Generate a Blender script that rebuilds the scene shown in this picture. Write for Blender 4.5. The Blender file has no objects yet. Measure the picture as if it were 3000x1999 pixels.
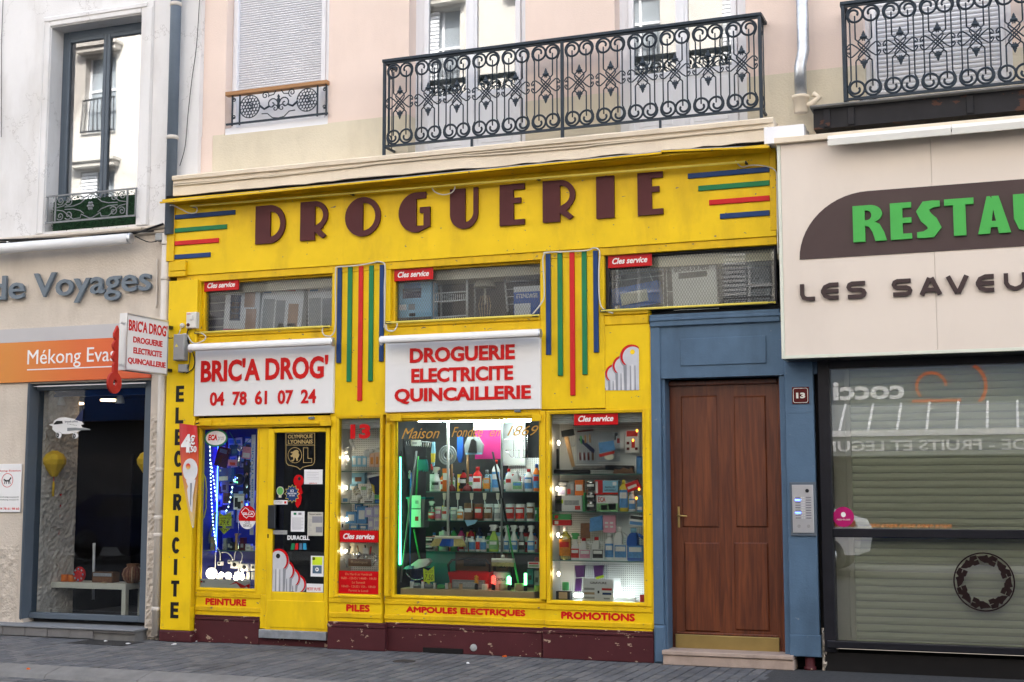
import bpy,bmesh,math,random
from mathutils import Vector,Matrix
random.seed(7)
SC = bpy.context.scene
COL = SC.collection
# ---------------------------------------------------------------- camera
FPX,YAW,PITCH,ROLL = 3967.7,-0.36402,0.10881,-0.0012
CAM = Vector((0.0,-12.0,1.55))
_f = Vector((math.sin(YAW)*math.cos(PITCH),math.cos(YAW)*math.cos(PITCH),math.sin(PITCH)))
_r = Vector((math.cos(YAW),-math.sin(YAW),0)); _u = _r.cross(_f)
CR = _r*math.cos(ROLL)+_u*math.sin(ROLL); CU = -_r*math.sin(ROLL)+_u*math.cos(ROLL); CF = _f
cd = bpy.data.cameras.new('camera'); cam = bpy.data.objects.new('camera',cd); COL.objects.link(cam)
cam.matrix_world = Matrix(((CR.x,CU.x,-CF.x,CAM.x),(CR.y,CU.y,-CF.y,CAM.y),(CR.z,CU.z,-CF.z,CAM.z),(0,0,0,1)))
cd.sensor_width = 36; cd.lens = 36*FPX/3000; cd.clip_end = 500; SC.camera = cam
# ---------------------------------------------------------------- sky, sun, exposure
SUN_EL,SUN_AZ = math.radians(42),math.radians(18)  # the sun stands behind the shop row: its facade is in shade
W = bpy.data.worlds.new('World'); SC.world = W; W.use_nodes = True
wn = W.node_tree; wn.nodes.clear()
sky = wn.nodes.new('ShaderNodeTexSky'); sky.sky_type = 'NISHITA'; sky.sun_disc = False
sky.sun_elevation = SUN_EL; sky.sun_rotation = SUN_AZ; sky.air_density = 1.0; sky.dust_density = 3.0; sky.ozone_density = 1.0
hs = wn.nodes.new('ShaderNodeHueSaturation'); hs.inputs['Saturation'].default_value = 0.48
bg = wn.nodes.new('ShaderNodeBackground'); bg.inputs['Strength'].default_value = 0.15
wo = wn.nodes.new('ShaderNodeOutputWorld')
wn.links.new(sky.outputs[0],hs.inputs['Color']); wn.links.new(hs.outputs[0],bg.inputs[0]); wn.links.new(bg.outputs[0],wo.inputs[0])
sl = bpy.data.lights.new('sun','SUN'); sl.energy = 2.1; sl.angle = math.radians(0.5); sl.color =(1,.94,.85)
so = bpy.data.objects.new('sun',sl); COL.objects.link(so)
_sd = Vector((math.sin(SUN_AZ)*math.cos(SUN_EL),math.cos(SUN_AZ)*math.cos(SUN_EL),math.sin(SUN_EL)))
so.rotation_euler =(-_sd).to_track_quat('-Z','Y').to_euler(); so.location =(0,10,30)
SC.view_settings.view_transform = 'Standard'; SC.view_settings.look = 'None'; SC.view_settings.gamma = 1
SC.view_settings.exposure = 2.55
SC.render.engine = 'CYCLES'; SC.cycles.use_denoising = True
SC.cycles.max_bounces = 8; SC.cycles.diffuse_bounces = 4; SC.cycles.glossy_bounces = 4; SC.cycles.transparent_max_bounces = 24
SC.cycles.caustics_reflective = False; SC.cycles.caustics_refractive = False; SC.cycles.sample_clamp_indirect = 6
# ---------------------------------------------------------------- measuring helpers: photograph point on a plane of known depth -> place
def at(px,py,Y=0.0):
 d = CR*((px-1500)/FPX)-CU*((py-999.5)/FPX)+CF
 t =(Y-CAM.y)/d.y
 p = CAM+d*t
 return p
def conv(x0,y0,s): return lambda x,y: (x0+x/s,y0+y/s)
v = lambda x,y: (x*1.27497,y*1.27497)
zW = conv(460,1150,1.9596); zC = conv(940,1150,2.2397); zR = conv(1560,1150,1.9595); zD = conv(560,1220,3.919); zE = conv(560,1500,5.6)
zL3 = conv(0,1250,2.0938); zL2 = conv(0,680,2.5297); zRes = conv(2250,1200,1.9627); zSig = conv(2280,500,3.268)
zS1 = conv(480,740,3.0149); zS2 = conv(1100,700,2.851); zS3 = conv(1560,680,2.7513); zBal = conv(1100,0,3.1354); zWin = conv(500,0,2.6138)
zP = conv(940,1700,6.03); zLW = conv(0,0,2.2406); zRB = conv(2250,0,2.6133); zN = conv(2180,860,3.4833); zFoot = conv(2180,1660,4.6267); zPav = conv(0,1780,3.361); zPB = conv(1000,1800,3.361)
def A(c,x,y,Y=0.0): return at(*c(x,y),Y)
def RC(c,l,t,r,b,Y=0.0):
 mx,my =(l+r)/2,(t+b)/2
 return A(c,l,my,Y).x,A(c,r,my,Y).x,A(c,mx,b,Y).z,A(c,mx,t,Y).z  # x0,x1,z0,z1
 # ---------------------------------------------------------------- mesh builder
class MB:
 def __init__(s): s.v =[]; s.f =[]; s.sm =[]; s.mi =[]; s.cur = 0
 def add(s,vs,fs,smooth=False):
  n = len(s.v); s.v+=[tuple(q) for q in vs]
  for f in fs: s.f.append(tuple(n+i for i in f)); s.sm.append(smooth); s.mi.append(s.cur)
  return s
 def box(s,x0,x1,y0,y1,z0,z1,c=0.0):
 # front is y0 (towards the street); c chamfers the front edges
  if c<=0:
   return s.add([(x0,y0,z0),(x1,y0,z0),(x1,y1,z0),(x0,y1,z0),(x0,y0,z1),(x1,y0,z1),(x1,y1,z1),(x0,y1,z1)],[(0,1,5,4),(1,2,6,5),(2,3,7,6),(3,0,4,7),(4,5,6,7),(3,2,1,0)])
  c = min(c,(x1-x0)*.45,(z1-z0)*.45,abs(y1-y0)*.9)
  vs =[(x0+c,y0,z0+c),(x1-c,y0,z0+c),(x1-c,y0,z1-c),(x0+c,y0,z1-c),(x0,y0+c,z0),(x1,y0+c,z0),(x1,y0+c,z1),(x0,y0+c,z1),(x0,y1,z0),(x1,y1,z0),(x1,y1,z1),(x0,y1,z1)]
  fs =[(0,1,2,3),(0,4,5,1),(1,5,6,2),(2,6,7,3),(3,7,4,0),(4,8,9,5),(5,9,10,6),(6,10,11,7),(7,11,8,4),(11,10,9,8)]
  return s.add(vs,fs)
 def beam(s,p0,p1,w,h,up=(0,0,1)):
  p0,p1 = Vector(p0),Vector(p1); d =(p1-p0).normalized(); up = Vector(up)
  sd = d.cross(up).normalized(); u2 = sd.cross(d).normalized(); vs =[]
  for p in (p0,p1):
   for a,b in ((-1,-1),(1,-1),(1,1),(-1,1)): vs.append(p+sd*(w/2*a)+u2*(h/2*b))
  return s.add(vs,[(0,1,5,4),(1,2,6,5),(2,3,7,6),(3,0,4,7),(3,2,1,0),(4,5,6,7)])
 def tube(s,pts,r,n=6,closed=False,cap=True):
  pts =[Vector(p) for p in pts]; N = len(pts); rr = r if isinstance(r,(list,tuple)) else [r]*N
  prev = None; vs =[]; fs =[]
  for i,p in enumerate(pts):
   a = pts[i-1] if (i or closed) else p; b = pts[(i+1)%N] if (i<N-1 or closed) else p
   d = b-a
   if d.length<1e-9: d = Vector((0,0,1))
   d.normalize()
   if prev is None:
    k = Vector((0,1,0)) if abs(d.y)<.9 else Vector((1,0,0)); prev =(k-d*k.dot(d)).normalized()
   else:
    prev = prev-d*prev.dot(d)
    prev = prev.normalized() if prev.length>1e-6 else d.orthogonal().normalized()
   o = d.cross(prev)
   for j in range(n):
    t = 2*math.pi*(j+.5)/n; vs.append(p+prev*(rr[i]*math.cos(t))+o*(rr[i]*math.sin(t)))
  for i in range(N if closed else N-1):
   k =(i+1)%N
   for j in range(n): fs.append((i*n+j,i*n+(j+1)%n,k*n+(j+1)%n,k*n+j))
  if cap and not closed: fs.append(tuple(range(n-1,-1,-1))); fs.append(tuple((N-1)*n+j for j in range(n)))
  return s.add(vs,fs,n>4)
 def lathe(s,prof,cx=0,cy=0,cz=0,n=14,axis='z',sx=1,sy=1):
  vs =[]; fs =[]; N = len(prof)
  for r,h in prof:
   for j in range(n):
    t = 2*math.pi*j/n; a,b = r*math.cos(t)*sx,r*math.sin(t)*sy
    vs.append((cx+a,cy+b,cz+h) if axis=='z' else (cx+a,cy+h,cz+b) if axis=='y' else (cx+h,cy+a,cz+b))
  for i in range(N-1):
   for j in range(n):
    q =(i*n+j,i*n+(j+1)%n,(i+1)*n+(j+1)%n,(i+1)*n+j); fs.append(q if axis!='y' else q[::-1])
  a,b = tuple(range(n-1,-1,-1)),tuple((N-1)*n+j for j in range(n))
  if axis=='y': a,b = a[::-1],b[::-1]
  fs+=[a,b]
  return s.add(vs,fs,True)
 def prism(s,poly,y0,y1):
 # poly: (x,z) outline (convex or concave, counter-clockwise seen from the street), extruded from y0 (front) to y1
  n = len(poly); vs =[(x,y0,z) for x,z in poly]+[(x,y1,z) for x,z in poly]
  fs =[tuple(range(n)),tuple(range(2*n-1,n-1,-1))]
  for i in range(n):
   k =(i+1)%n; fs.append((i,n+i,n+k,k))
  return s.add(vs,fs)
 def ribbon(s,pts,w,y0,y1,closed=False):
 # flat stroke of width w along (x,z) points, extruded in y; mitred
  N = len(pts); L =[]; Rr =[]
  for i in range(N):
   p = Vector(pts[i]); a = Vector(pts[i-1]) if (i or closed) else None; b = Vector(pts[(i+1)%N]) if (i<N-1 or closed) else None
   d1 =(p-a).normalized() if a is not None else None; d2 =(b-p).normalized() if b is not None else None
   d =(d1 or d2) if (d1 is None or d2 is None) else (d1+d2)
   d = d.normalized() if d.length>1e-6 else d2
   nn = Vector((-d.y,d.x)); k = 1.0
   if d1 is not None and d2 is not None: k = 1/max(.45,nn.dot(Vector((-d2.y,d2.x))))
   ww =(w[i] if isinstance(w,(list,tuple)) else w)/2*k
   L.append(p+nn*ww); Rr.append(p-nn*ww)
  vs =[]; fs =[]
  for i in range(N):
   for q,y in ((L[i],y0),(Rr[i],y0),(Rr[i],y1),(L[i],y1)): vs.append((q.x,y,q.y))
  for i in range(N if closed else N-1):
   k =(i+1)%N; a,b = i*4,k*4
   for j in range(4): fs.append((a+j,a+(j+1)%4,b+(j+1)%4,b+j))
  if not closed: fs+=[(3,2,1,0),(N*4-4,N*4-3,N*4-2,N*4-1)]
  return s.add(vs,fs)
 def disc(s,cx,cz,rx,rz,y0,y1,n=28):
  return s.prism([(cx+rx*math.cos(2*math.pi*i/n),cz+rz*math.sin(2*math.pi*i/n)) for i in range(n)],y0,y1)
 def build(s,name,mat,parent=None,loc=None,**kw):
  me = bpy.data.meshes.new(name)
  o0 = ORG.get(parent.name,Vector((0,0,0))) if parent is not None else Vector((0,0,0))
  if parent is None and loc is None:
   xs =[q[0] for q in s.v]; ys =[q[1] for q in s.v]; zs =[q[2] for q in s.v]
   loc =((min(xs)+max(xs))/2,(min(ys)+max(ys))/2,min(zs))
  off = Vector(loc) if loc is not None else o0
  me.from_pydata([(a-off.x,b-off.y,c-off.z) for a,b,c in s.v],[],s.f)
  if any(s.sm): me.polygons.foreach_set('use_smooth',s.sm)
  mats = mat if isinstance(mat,(list,tuple)) else [mat]
  for m in mats: me.materials.append(M[m])
  if len(mats)>1: me.polygons.foreach_set('material_index',s.mi)
  bm = bmesh.new(); bm.from_mesh(me); bmesh.ops.recalc_face_normals(bm,faces=bm.faces); bm.to_mesh(me); bm.free()
  return link(name,me,parent,off,o0,**kw)
ORG ={}
def link(name,me,parent,off,o0=Vector((0,0,0)),**kw):
 o = bpy.data.objects.new(name,me); COL.objects.link(o)
 if parent is not None: o.parent = parent
 o.location = off-o0
 ORG[o.name] = off.copy()
 tag(o,**kw)
 return o
def tag(o,label=None,cat=None,group=None,kind=None):
 if label: o['label'] = label
 if cat: o['category'] = cat
 if group: o['group'] = group
 if kind: o['kind'] = kind
 return o
def thing(name,label,cat,loc,group=None,rotz=0):
 o = bpy.data.objects.new(name,None); COL.objects.link(o); o.location = loc; o.empty_display_size = .1; o.rotation_euler[2] = rotz
 ORG[o.name] = Vector(loc) if rotz==0 else Vector((0,0,0))
 return tag(o,label,cat,group)
def again(src,parent,loc=None,name=None):
# one more piece like src, sharing its mesh
 o = src.copy(); COL.objects.link(o); o.parent = parent
 if loc is not None: o.location = loc
 ORG[o.name] = ORG[src.name]
 return o
def copy_tree(root,delta,label=None):
 c = root.copy(); COL.objects.link(c); c.location = root.location+Vector(delta)
 if label: c['label'] = label
 for ch in root.children:
  k = ch.copy(); COL.objects.link(k); k.parent = c
  for g in ch.children:
   q = g.copy(); COL.objects.link(q); q.parent = k
 return c
def bx(name,mat,parent,x0,x1,y0,y1,z0,z1,c=0.0,**kw): return MB().box(x0,x1,y0,y1,z0,z1,c).build(name,mat,parent,**kw)
def pxbox(name,mat,parent,c,l,t,r,b,Y0,Y1,ch=0.0,**kw):
 x0,x1,z0,z1 = RC(c,l,t,r,b,Y0); return bx(name,mat,parent,x0,x1,Y0,Y1,z0,z1,ch,**kw)
def wall_mesh(x0,x1,z0,z1,holes,y0,y1):
 xs = sorted({x0,x1}|{h[0] for h in holes}|{h[1] for h in holes}); zs = sorted({z0,z1}|{h[2] for h in holes}|{h[3] for h in holes})
 xs =[x for x in xs if x0<=x<=x1]; zs =[z for z in zs if z0<=z<=z1]
 m = MB(); solid ={}
 for i in range(len(xs)-1):
  for j in range(len(zs)-1):
   cx,cz =(xs[i]+xs[i+1])/2,(zs[j]+zs[j+1])/2
   solid[i,j] = not any(h[0]<cx<h[1] and h[2]<cz<h[3] for h in holes)
 for (i,j),s in solid.items():
  if not s: continue
  a,b,c,d = xs[i],xs[i+1],zs[j],zs[j+1]
  m.add([(a,y0,c),(b,y0,c),(b,y0,d),(a,y0,d)],[(0,1,2,3)]); m.add([(a,y1,c),(b,y1,c),(b,y1,d),(a,y1,d)],[(3,2,1,0)])
  if not solid.get((i-1,j)): m.add([(a,y0,c),(a,y0,d),(a,y1,d),(a,y1,c)],[(0,1,2,3)])
  if not solid.get((i+1,j)): m.add([(b,y0,c),(b,y1,c),(b,y1,d),(b,y0,d)],[(0,1,2,3)])
  if not solid.get((i,j-1)): m.add([(a,y0,c),(a,y1,c),(b,y1,c),(b,y0,c)],[(0,1,2,3)])
  if not solid.get((i,j+1)): m.add([(a,y0,d),(b,y0,d),(b,y1,d),(a,y1,d)],[(0,1,2,3)])
 return m
 # ---------------------------------------------------------------- lettering
def text_mesh(body,bold=0.0,shear=0.0,extrude=0.05,res=3,spacing=1.0):
 c = bpy.data.curves.new('lettering','FONT'); c.body = body; c.offset = bold; c.shear = shear; c.extrude = extrude; c.resolution_u = res; c.space_character = spacing
 o = bpy.data.objects.new('lettering',c); me = bpy.data.meshes.new_from_object(o)
 bpy.data.objects.remove(o); bpy.data.curves.remove(c)
 return me
def islands(me):
 bm = bmesh.new(); bm.from_mesh(me); bmesh.ops.remove_doubles(bm,verts=bm.verts,dist=1e-5)
 seen = set(); out =[]
 for v0 in bm.verts:
  if v0 in seen: continue
  st =[v0]; seen.add(v0); grp =[]
  while st:
   q = st.pop(); grp.append(q)
   for e in q.link_edges:
    w = e.other_vert(q)
    if w not in seen: seen.add(w); st.append(w)
  out.append(grp)
 out =[[min(q.co.x for q in g),max(q.co.x for q in g),g] for g in out]; out.sort(key=lambda k: k[0])
 merged =[]
 for a,b,g in out:
  for k in merged:
   ov = min(b,k[1])-max(a,k[0])
   if ov>.55*min(b-a,k[1]-k[0]): k[0] = min(a,k[0]); k[1] = max(b,k[1]); k[2]+=g; break
  else: merged.append([a,b,list(g)])
 res =[]
 for a,b,g in merged:
  idx ={q: i for i,q in enumerate(g)}; gs = set(g)
  fs =[tuple(idx[q] for q in f.verts) for f in bm.faces if f.verts[0] in gs]
  res.append(([q.co.copy() for q in g],fs))
 bm.free(); return res
def text(body,mat,parent,x0,x1,z0,z1,Y,depth=0.01,bold=0.012,shear=0.0,name='lettering',split=False,frame=None,spacing=1.0,fit=True,fat=0,**kw):
# lettering fitted to the rectangle; its front face at Y, `depth` thick. frame: 4x4 taking (x, y, z) elsewhere
 me = text_mesh(body,bold,shear,.5,3,spacing)
 xs =[q.co.x for q in me.vertices]; ys =[q.co.y for q in me.vertices]; ax,bx_,ay,by = min(xs),max(xs),min(ys),max(ys)
 sx =(x1-x0)/(bx_-ax); sz =(z1-z0)/(by-ay)
 if not fit: sx = sz
 def tr(q): return Vector((x0+(q.x-ax)*sx,Y+depth*(0.5-q.z),z0+(q.y-ay)*sz))
 parts = islands(me) if split else [([q.co.copy() for q in me.vertices],[tuple(p.vertices) for p in me.polygons])]
 bpy.data.meshes.remove(me); out =[]
 for vs,fs in parts:
  m = MB(); pts =[tr(q) for q in vs]
  if frame is not None: pts =[frame@q for q in pts]
  for k,(a,b_) in enumerate(((0,0),(fat,0),(-fat,0),(0,fat),(0,-fat)) if fat else ((0,0),)): m.add([q+Vector((a,.00012*k,b_)) for q in pts],fs)
  out.append(m.build(name,mat,parent,**kw))
 return out
def pxtext(body,mat,parent,c,l,t,r,b,Y,**kw):
 x0,x1,z0,z1 = RC(c,l,t,r,b,Y); return text(body,mat,parent,x0,x1,z0,z1,Y,**kw)
 # ---------------------------------------------------------------- materials
M ={}; WPOS = False
def _nt(name):
 m = bpy.data.materials.new(name); m.use_nodes = True; M[name] = m; nt = m.node_tree; b = nt.nodes['Principled BSDF']; return nt,b
def N(nt,t,**kw):
 n = nt.nodes.new(t)
 for k,val in kw.items():
  if k in n.inputs: n.inputs[k].default_value = val
  else: setattr(n,k,val)
 return n
def noise(nt,scale,detail=4,rough=.55,stretch=None):
 tc = N(nt,'ShaderNodeTexCoord'); n = N(nt,'ShaderNodeTexNoise',Scale=scale,Detail=detail,Roughness=rough)
 if WPOS: nt.links.new(N(nt,'ShaderNodeNewGeometry').outputs['Position'],n.inputs[0]); return n
 if stretch:
  mp = N(nt,'ShaderNodeMapping'); mp.inputs['Scale'].default_value = stretch; nt.links.new(tc.outputs['Object'],mp.inputs[0]); nt.links.new(mp.outputs[0],n.inputs[0])
 else: nt.links.new(tc.outputs['Object'],n.inputs[0])
 return n
def ramp(nt,src,stops):
 r = N(nt,'ShaderNodeValToRGB'); e = r.color_ramp.elements
 while len(e)>1: e.remove(e[-1])
 e[0].position = stops[0][0]; e[0].color =(*stops[0][1],1) if len(stops[0][1])==3 else stops[0][1]
 for p,c in stops[1:]: k = e.new(p); k.color =(*c,1)
 nt.links.new(src,r.inputs[0]); return r
def mixc(nt,f,a,b,mode='MIX'):
 m = N(nt,'ShaderNodeMix',data_type='RGBA',blend_type=mode)
 for s,q in ((m.inputs['Factor'],f),(m.inputs['A'],a),(m.inputs['B'],b)):
  if hasattr(q,'is_output'): nt.links.new(q,s)
  elif isinstance(q,(int,float)): s.default_value = q
  else: s.default_value =(*q,1)
 return m.outputs['Result']
def paint(name,col,rough=.5,var=.10,scale=3.0,bump=.0,bscale=40,dirt=None,dirt_amt=.0,dscale=2.5,metallic=0.0,stretch=None,spec=.2,chip=None,chip_t=.68,cscale=9):
 nt,b = _nt(name); col = Vector(col)
 n1 = noise(nt,scale,5,.6,stretch)
 lo,hi = tuple(col*(1-var)),tuple(min(1,q) for q in col*(1+var*.8))
 c = ramp(nt,n1.outputs['Fac'],[(.3,lo),(.7,hi)]).outputs[0]
 if dirt is not None:
  n2 = noise(nt,dscale,6,.65,(1,1,.35)); f = ramp(nt,n2.outputs['Fac'],[(.5,(0,0,0)),(.75,(dirt_amt,)*3)]).outputs[0]
  c = mixc(nt,f,c,dirt)
 if chip is not None:
  n3 = noise(nt,cscale,5,.6,(1,1,1.6)); f = ramp(nt,n3.outputs['Fac'],[(chip_t,(0,0,0)),(chip_t+.012,(1,1,1))]).outputs[0]
  c = mixc(nt,f,c,chip)
 if name=='left_wall':  # hairline cracks in the old render
  tc = N(nt,'ShaderNodeTexCoord'); n5 = noise(nt,2.2,5,.7); ad = N(nt,'ShaderNodeVectorMath',operation='ADD'); vr = N(nt,'ShaderNodeTexVoronoi',feature='DISTANCE_TO_EDGE',Scale=.75); nt.links.new(tc.outputs['Object'],ad.inputs[0]); nt.links.new(n5.outputs['Color'],ad.inputs[1]); nt.links.new(ad.outputs[0],vr.inputs['Vector'])
  c = mixc(nt,ramp(nt,vr.outputs['Distance'],[(.0,(.5,.5,.5)),(.006,(0,0,0))]).outputs[0],c,(.3,.28,.26))
 nt.links.new(c,b.inputs['Base Color']); b.inputs['Roughness'].default_value = rough; b.inputs['Metallic'].default_value = metallic
 b.inputs['Specular IOR Level'].default_value = spec
 if bump:
  n4 = noise(nt,bscale,4,.6); bp = N(nt,'ShaderNodeBump',Strength=bump,Distance=.02); nt.links.new(n4.outputs['Fac'],bp.inputs['Height']); nt.links.new(bp.outputs[0],b.inputs['Normal'])
 return M[name]
def emis(name,col,k):
 nt,b = _nt(name); nt.nodes.remove(b); e = N(nt,'ShaderNodeEmission',Strength=k); e.inputs[0].default_value =(*col,1)
 nt.links.new(e.outputs[0],nt.nodes['Material Output'].inputs[0])
def glass(name,tint=(1,1,1),gain=1.6,rough=0.0,base=0.0,wavy=0.0):
 nt,b = _nt(name); nt.nodes.remove(b)
 t = N(nt,'ShaderNodeBsdfTransparent'); t.inputs[0].default_value =(*tint,1); g = N(nt,'ShaderNodeBsdfGlossy',Roughness=rough); g.inputs[0].default_value =(1,1,1,1)
 fr = N(nt,'ShaderNodeFresnel',IOR=1.5); mm = N(nt,'ShaderNodeMath',operation='MULTIPLY_ADD'); mm.inputs[1].default_value = gain; mm.inputs[2].default_value = base; mm.use_clamp = True
 mx = N(nt,'ShaderNodeMixShader'); L = nt.links.new
 if wavy:
  n4 = noise(nt,1.1,1,.4); bp = N(nt,'ShaderNodeBump',Strength=wavy,Distance=.02); L(n4.outputs['Fac'],bp.inputs['Height']); L(bp.outputs[0],g.inputs['Normal'])
 L(fr.outputs[0],mm.inputs[0]); L(mm.outputs[0],mx.inputs[0]); L(t.outputs[0],mx.inputs[1]); L(g.outputs[0],mx.inputs[2]); L(mx.outputs[0],nt.nodes['Material Output'].inputs[0])
paint('yellow',(.82,.55,.008),.42,.08,2.2,.08,60,dirt=(.50,.30,.014),dirt_amt=.62,dscale=2.4,chip=(.22,.17,.12),chip_t=.69,cscale=15)
paint('yellow_trim',(.74,.47,.008),.42,.12,4,.06,60,dirt=(.36,.2,.015),dirt_amt=.6,dscale=4,chip=(.2,.15,.1),chip_t=.665,cscale=17)
paint('yellow_rod',(.80,.66,.12),.35,.06)
paint('maroon',(.075,.018,.022),.5,.15,3,.1,50,chip=(.40,.29,.21),chip_t=.63,cscale=10)
paint('letter_brown',(.085,.021,.023),.5,.08,6,.04)
paint('blue_wood',(.085,.145,.225),.45,.10,3,.10,60,dirt=(.045,.075,.115),dirt_amt=.6,dscale=2,chip=(.16,.2,.25),chip_t=.69,cscale=13)
paint('stripe_blue',(.012,.045,.16),.45,.10,6,.03); paint('stripe_green',(.015,.19,.075),.45,.1,6,.03); paint('stripe_red',(.58,.018,.02),.45,.1,6,.03)
paint('sign_white',(.78,.78,.78),.35,.02,2); paint('sign_red',(.58,.008,.008),.4,.05,5); paint('sign_black',(.012,.012,.012),.5,.1)
paint('red_plastic',(.52,.007,.010),.25,.03,5); paint('white',(.80,.80,.80),.35,.02); paint('offwhite',(.72,.71,.66),.5,.04)
paint('pink_wall',(.80,.655,.575),.9,.04,1.2,.18,70,dirt=(.66,.53,.46),dirt_amt=.5,dscale=1.1); paint('beige_wall',(.69,.62,.48),.9,.07,1.6,.3,60,dirt=(.48,.42,.31),dirt_amt=.5,dscale=1.6); paint('cornice',(.76,.66,.52),.85,.06,2,.15,60,dirt=(.4,.33,.25),dirt_amt=.3)
paint('left_wall',(.76,.75,.745),.9,.06,1.1,.15,60,dirt=(.42,.38,.33),dirt_amt=.45,dscale=1.3)
paint('left_stone',(.62,.55,.47),.9,.08,1.8,.35,40,dirt=(.36,.3,.24),dirt_amt=.5,dscale=2.2,chip=(.34,.29,.23),chip_t=.70,cscale=6)
paint('left_rough',(.60,.53,.45),.95,.18,12,1.0,34,dirt=(.3,.25,.2),dirt_amt=.5)
paint('zinc',(.30,.33,.37),.5,.18,7,.03,40,metallic=.5); paint('pipe_grey',(.135,.17,.215),.45,.08,5); paint('galv',(.55,.58,.62),.35,.28,9,.0,40,metallic=.8,dirt=(.25,.3,.4),dirt_amt=.6,dscale=5)
paint('pipe_white',(.62,.57,.51),.5,.06,5); paint('iron',(.028,.04,.055),.45,.2,12); paint('iron_black',(.016,.016,.02),.5,.2,6,.0,40,chip=(.07,.03,.02),chip_t=.62,cscale=5)
paint('iron_silver',(.22,.23,.24),.5,.15,12); paint('alu',(.62,.63,.65),.3,.04,6,metallic=.85); paint('alu_grey',(.10,.125,.155),.4,.05,6); paint('steel_dark',(.06,.065,.075),.35,.1,6,metallic=.8)
paint('pvc',(.80,.81,.85),.35,.015,2); paint('shutter_grey',(.74,.745,.78),.45,.02,2); paint('wood_rail',(.38,.20,.09),.6,.15,8,stretch=(.3,1,6))
paint('rest_panel',(.74,.655,.575),.38,.03,.8,dirt=(.64,.56,.49),dirt_amt=.5,dscale=1.2); paint('rest_brown',(.07,.045,.045),.22,.12,1.2); paint('rest_green',(.075,.42,.085),.45,.04,10); paint('rest_edge',(.70,.72,.62),.4,.03)
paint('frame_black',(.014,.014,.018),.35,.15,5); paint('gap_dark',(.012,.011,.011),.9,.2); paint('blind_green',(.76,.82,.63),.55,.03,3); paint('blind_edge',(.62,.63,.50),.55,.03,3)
paint('stone_sill',(.40,.31,.26),.8,.12,8,.15,60,dirt=(.2,.16,.14),dirt_amt=.5,dscale=6); paint('brass',(.42,.30,.11),.38,.10,5,metallic=.75)
paint('tile_grey',(.17,.165,.165),.6,.15,6,.08,30); paint('sill_grey',(.20,.21,.225),.6,.08,6,.05)
paint('concrete',(.18,.178,.174),.85,.16,6,.25,60,dirt=(.1,.1,.1),dirt_amt=.5); paint('asphalt',(.055,.057,.06),.85,.25,25,.4,120)
WPOS = True
paint('brick_grey',(.125,.13,.14),.8,.16,9,.3,150,dirt=(.06,.06,.062),dirt_amt=.8,dscale=1.7); paint('brick_grey2',(.15,.15,.155),.8,.16,9,.3,150,dirt=(.065,.065,.067),dirt_amt=.8,dscale=1.7); paint('brick_grey3',(.108,.113,.124),.8,.16,9,.3,150,dirt=(.055,.055,.058),dirt_amt=.8,dscale=1.7)
WPOS = False
paint('joint',(.06,.06,.064),.95,.3,30,.2,120); paint('castiron',(.035,.035,.037),.6,.2,20,.2,80)
paint('orange_old',(.66,.11,.012),.5,.05)
paint('cable_white',(.62,.60,.55),.5,.08); paint('cable_black',(.015,.015,.015),.5,.1); paint('cable_cream',(.66,.57,.44),.6,.05)
paint('box_grey',(.34,.35,.35),.5,.06); paint('box_white',(.66,.65,.60),.5,.05); paint('key_red',(.45,.03,.018),.5,.12,8,.05,dirt=(.2,.02,.015),dirt_amt=.5)
paint('paper',(.78,.78,.80),.7,.02); paint('paper_news',(.52,.50,.44),.8,.08,20); paint('print_grey',(.25,.25,.28),.7,.1); paint('print_black',(.015,.015,.018),.6,.1); paint('gold',(.42,.31,.13),.5,.05)
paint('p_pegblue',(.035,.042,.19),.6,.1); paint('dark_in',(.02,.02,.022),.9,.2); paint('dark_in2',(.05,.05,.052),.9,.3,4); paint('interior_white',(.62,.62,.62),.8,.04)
glass('glass',(.97,1,.985),1.1); glass('glass_dim',(.9,.93,.95),.45); glass('glass_up',(.80,.84,.86),1.5,base=.17,rough=.012,wavy=.04); glass('glass_shelf',(.72,.86,.80),1.2); glass('glass_rest',(.97,.98,.97),1.2,base=.125); glass('clear_plastic',(.88,.9,.93),1.2,.12)
emis('tube_white',(.86,1,.98),20); emis('tube_soft',(.9,1,1),4); emis('bulb_warm',(1,.8,.58),9); emis('bulb_white',(1,.86,.66),1.1); emis('neon_green',(.05,1,.22),4); emis('led_blue',(.03,.08,1),4); emis('led_cyan',(.6,1,.95),1.3)
emis('glow_red',(1,.03,.02),1.6); emis('glow_green',(.15,1,.35),1.6); emis('glow_spot',(1,.62,.3),2.5); emis('glow_orange',(1,.3,.03),1)
# pegboard: fine dark dots on white board
nt,b = _nt('pegboard'); tc = N(nt,'ShaderNodeTexCoord'); vo = N(nt,'ShaderNodeVectorMath',operation='SCALE'); vo.inputs['Scale'].default_value = 50; nt.links.new(tc.outputs['Object'],vo.inputs[0])
fr = N(nt,'ShaderNodeVectorMath',operation='FRACTION'); nt.links.new(vo.outputs[0],fr.inputs[0]); sb = N(nt,'ShaderNodeVectorMath',operation='SUBTRACT'); sb.inputs[1].default_value =(.5,0,.5); nt.links.new(fr.outputs[0],sb.inputs[0])
ml = N(nt,'ShaderNodeVectorMath',operation='MULTIPLY'); ml.inputs[1].default_value =(1,0,1); nt.links.new(sb.outputs[0],ml.inputs[0]); ln = N(nt,'ShaderNodeVectorMath',operation='LENGTH'); nt.links.new(ml.outputs[0],ln.inputs[0])
nt.links.new(ramp(nt,ln.outputs['Value'],[(.2,(.14,.14,.14)),(.26,(.78,.78,.78))]).outputs[0],b.inputs['Base Color']); b.inputs['Roughness'].default_value = .6
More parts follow.
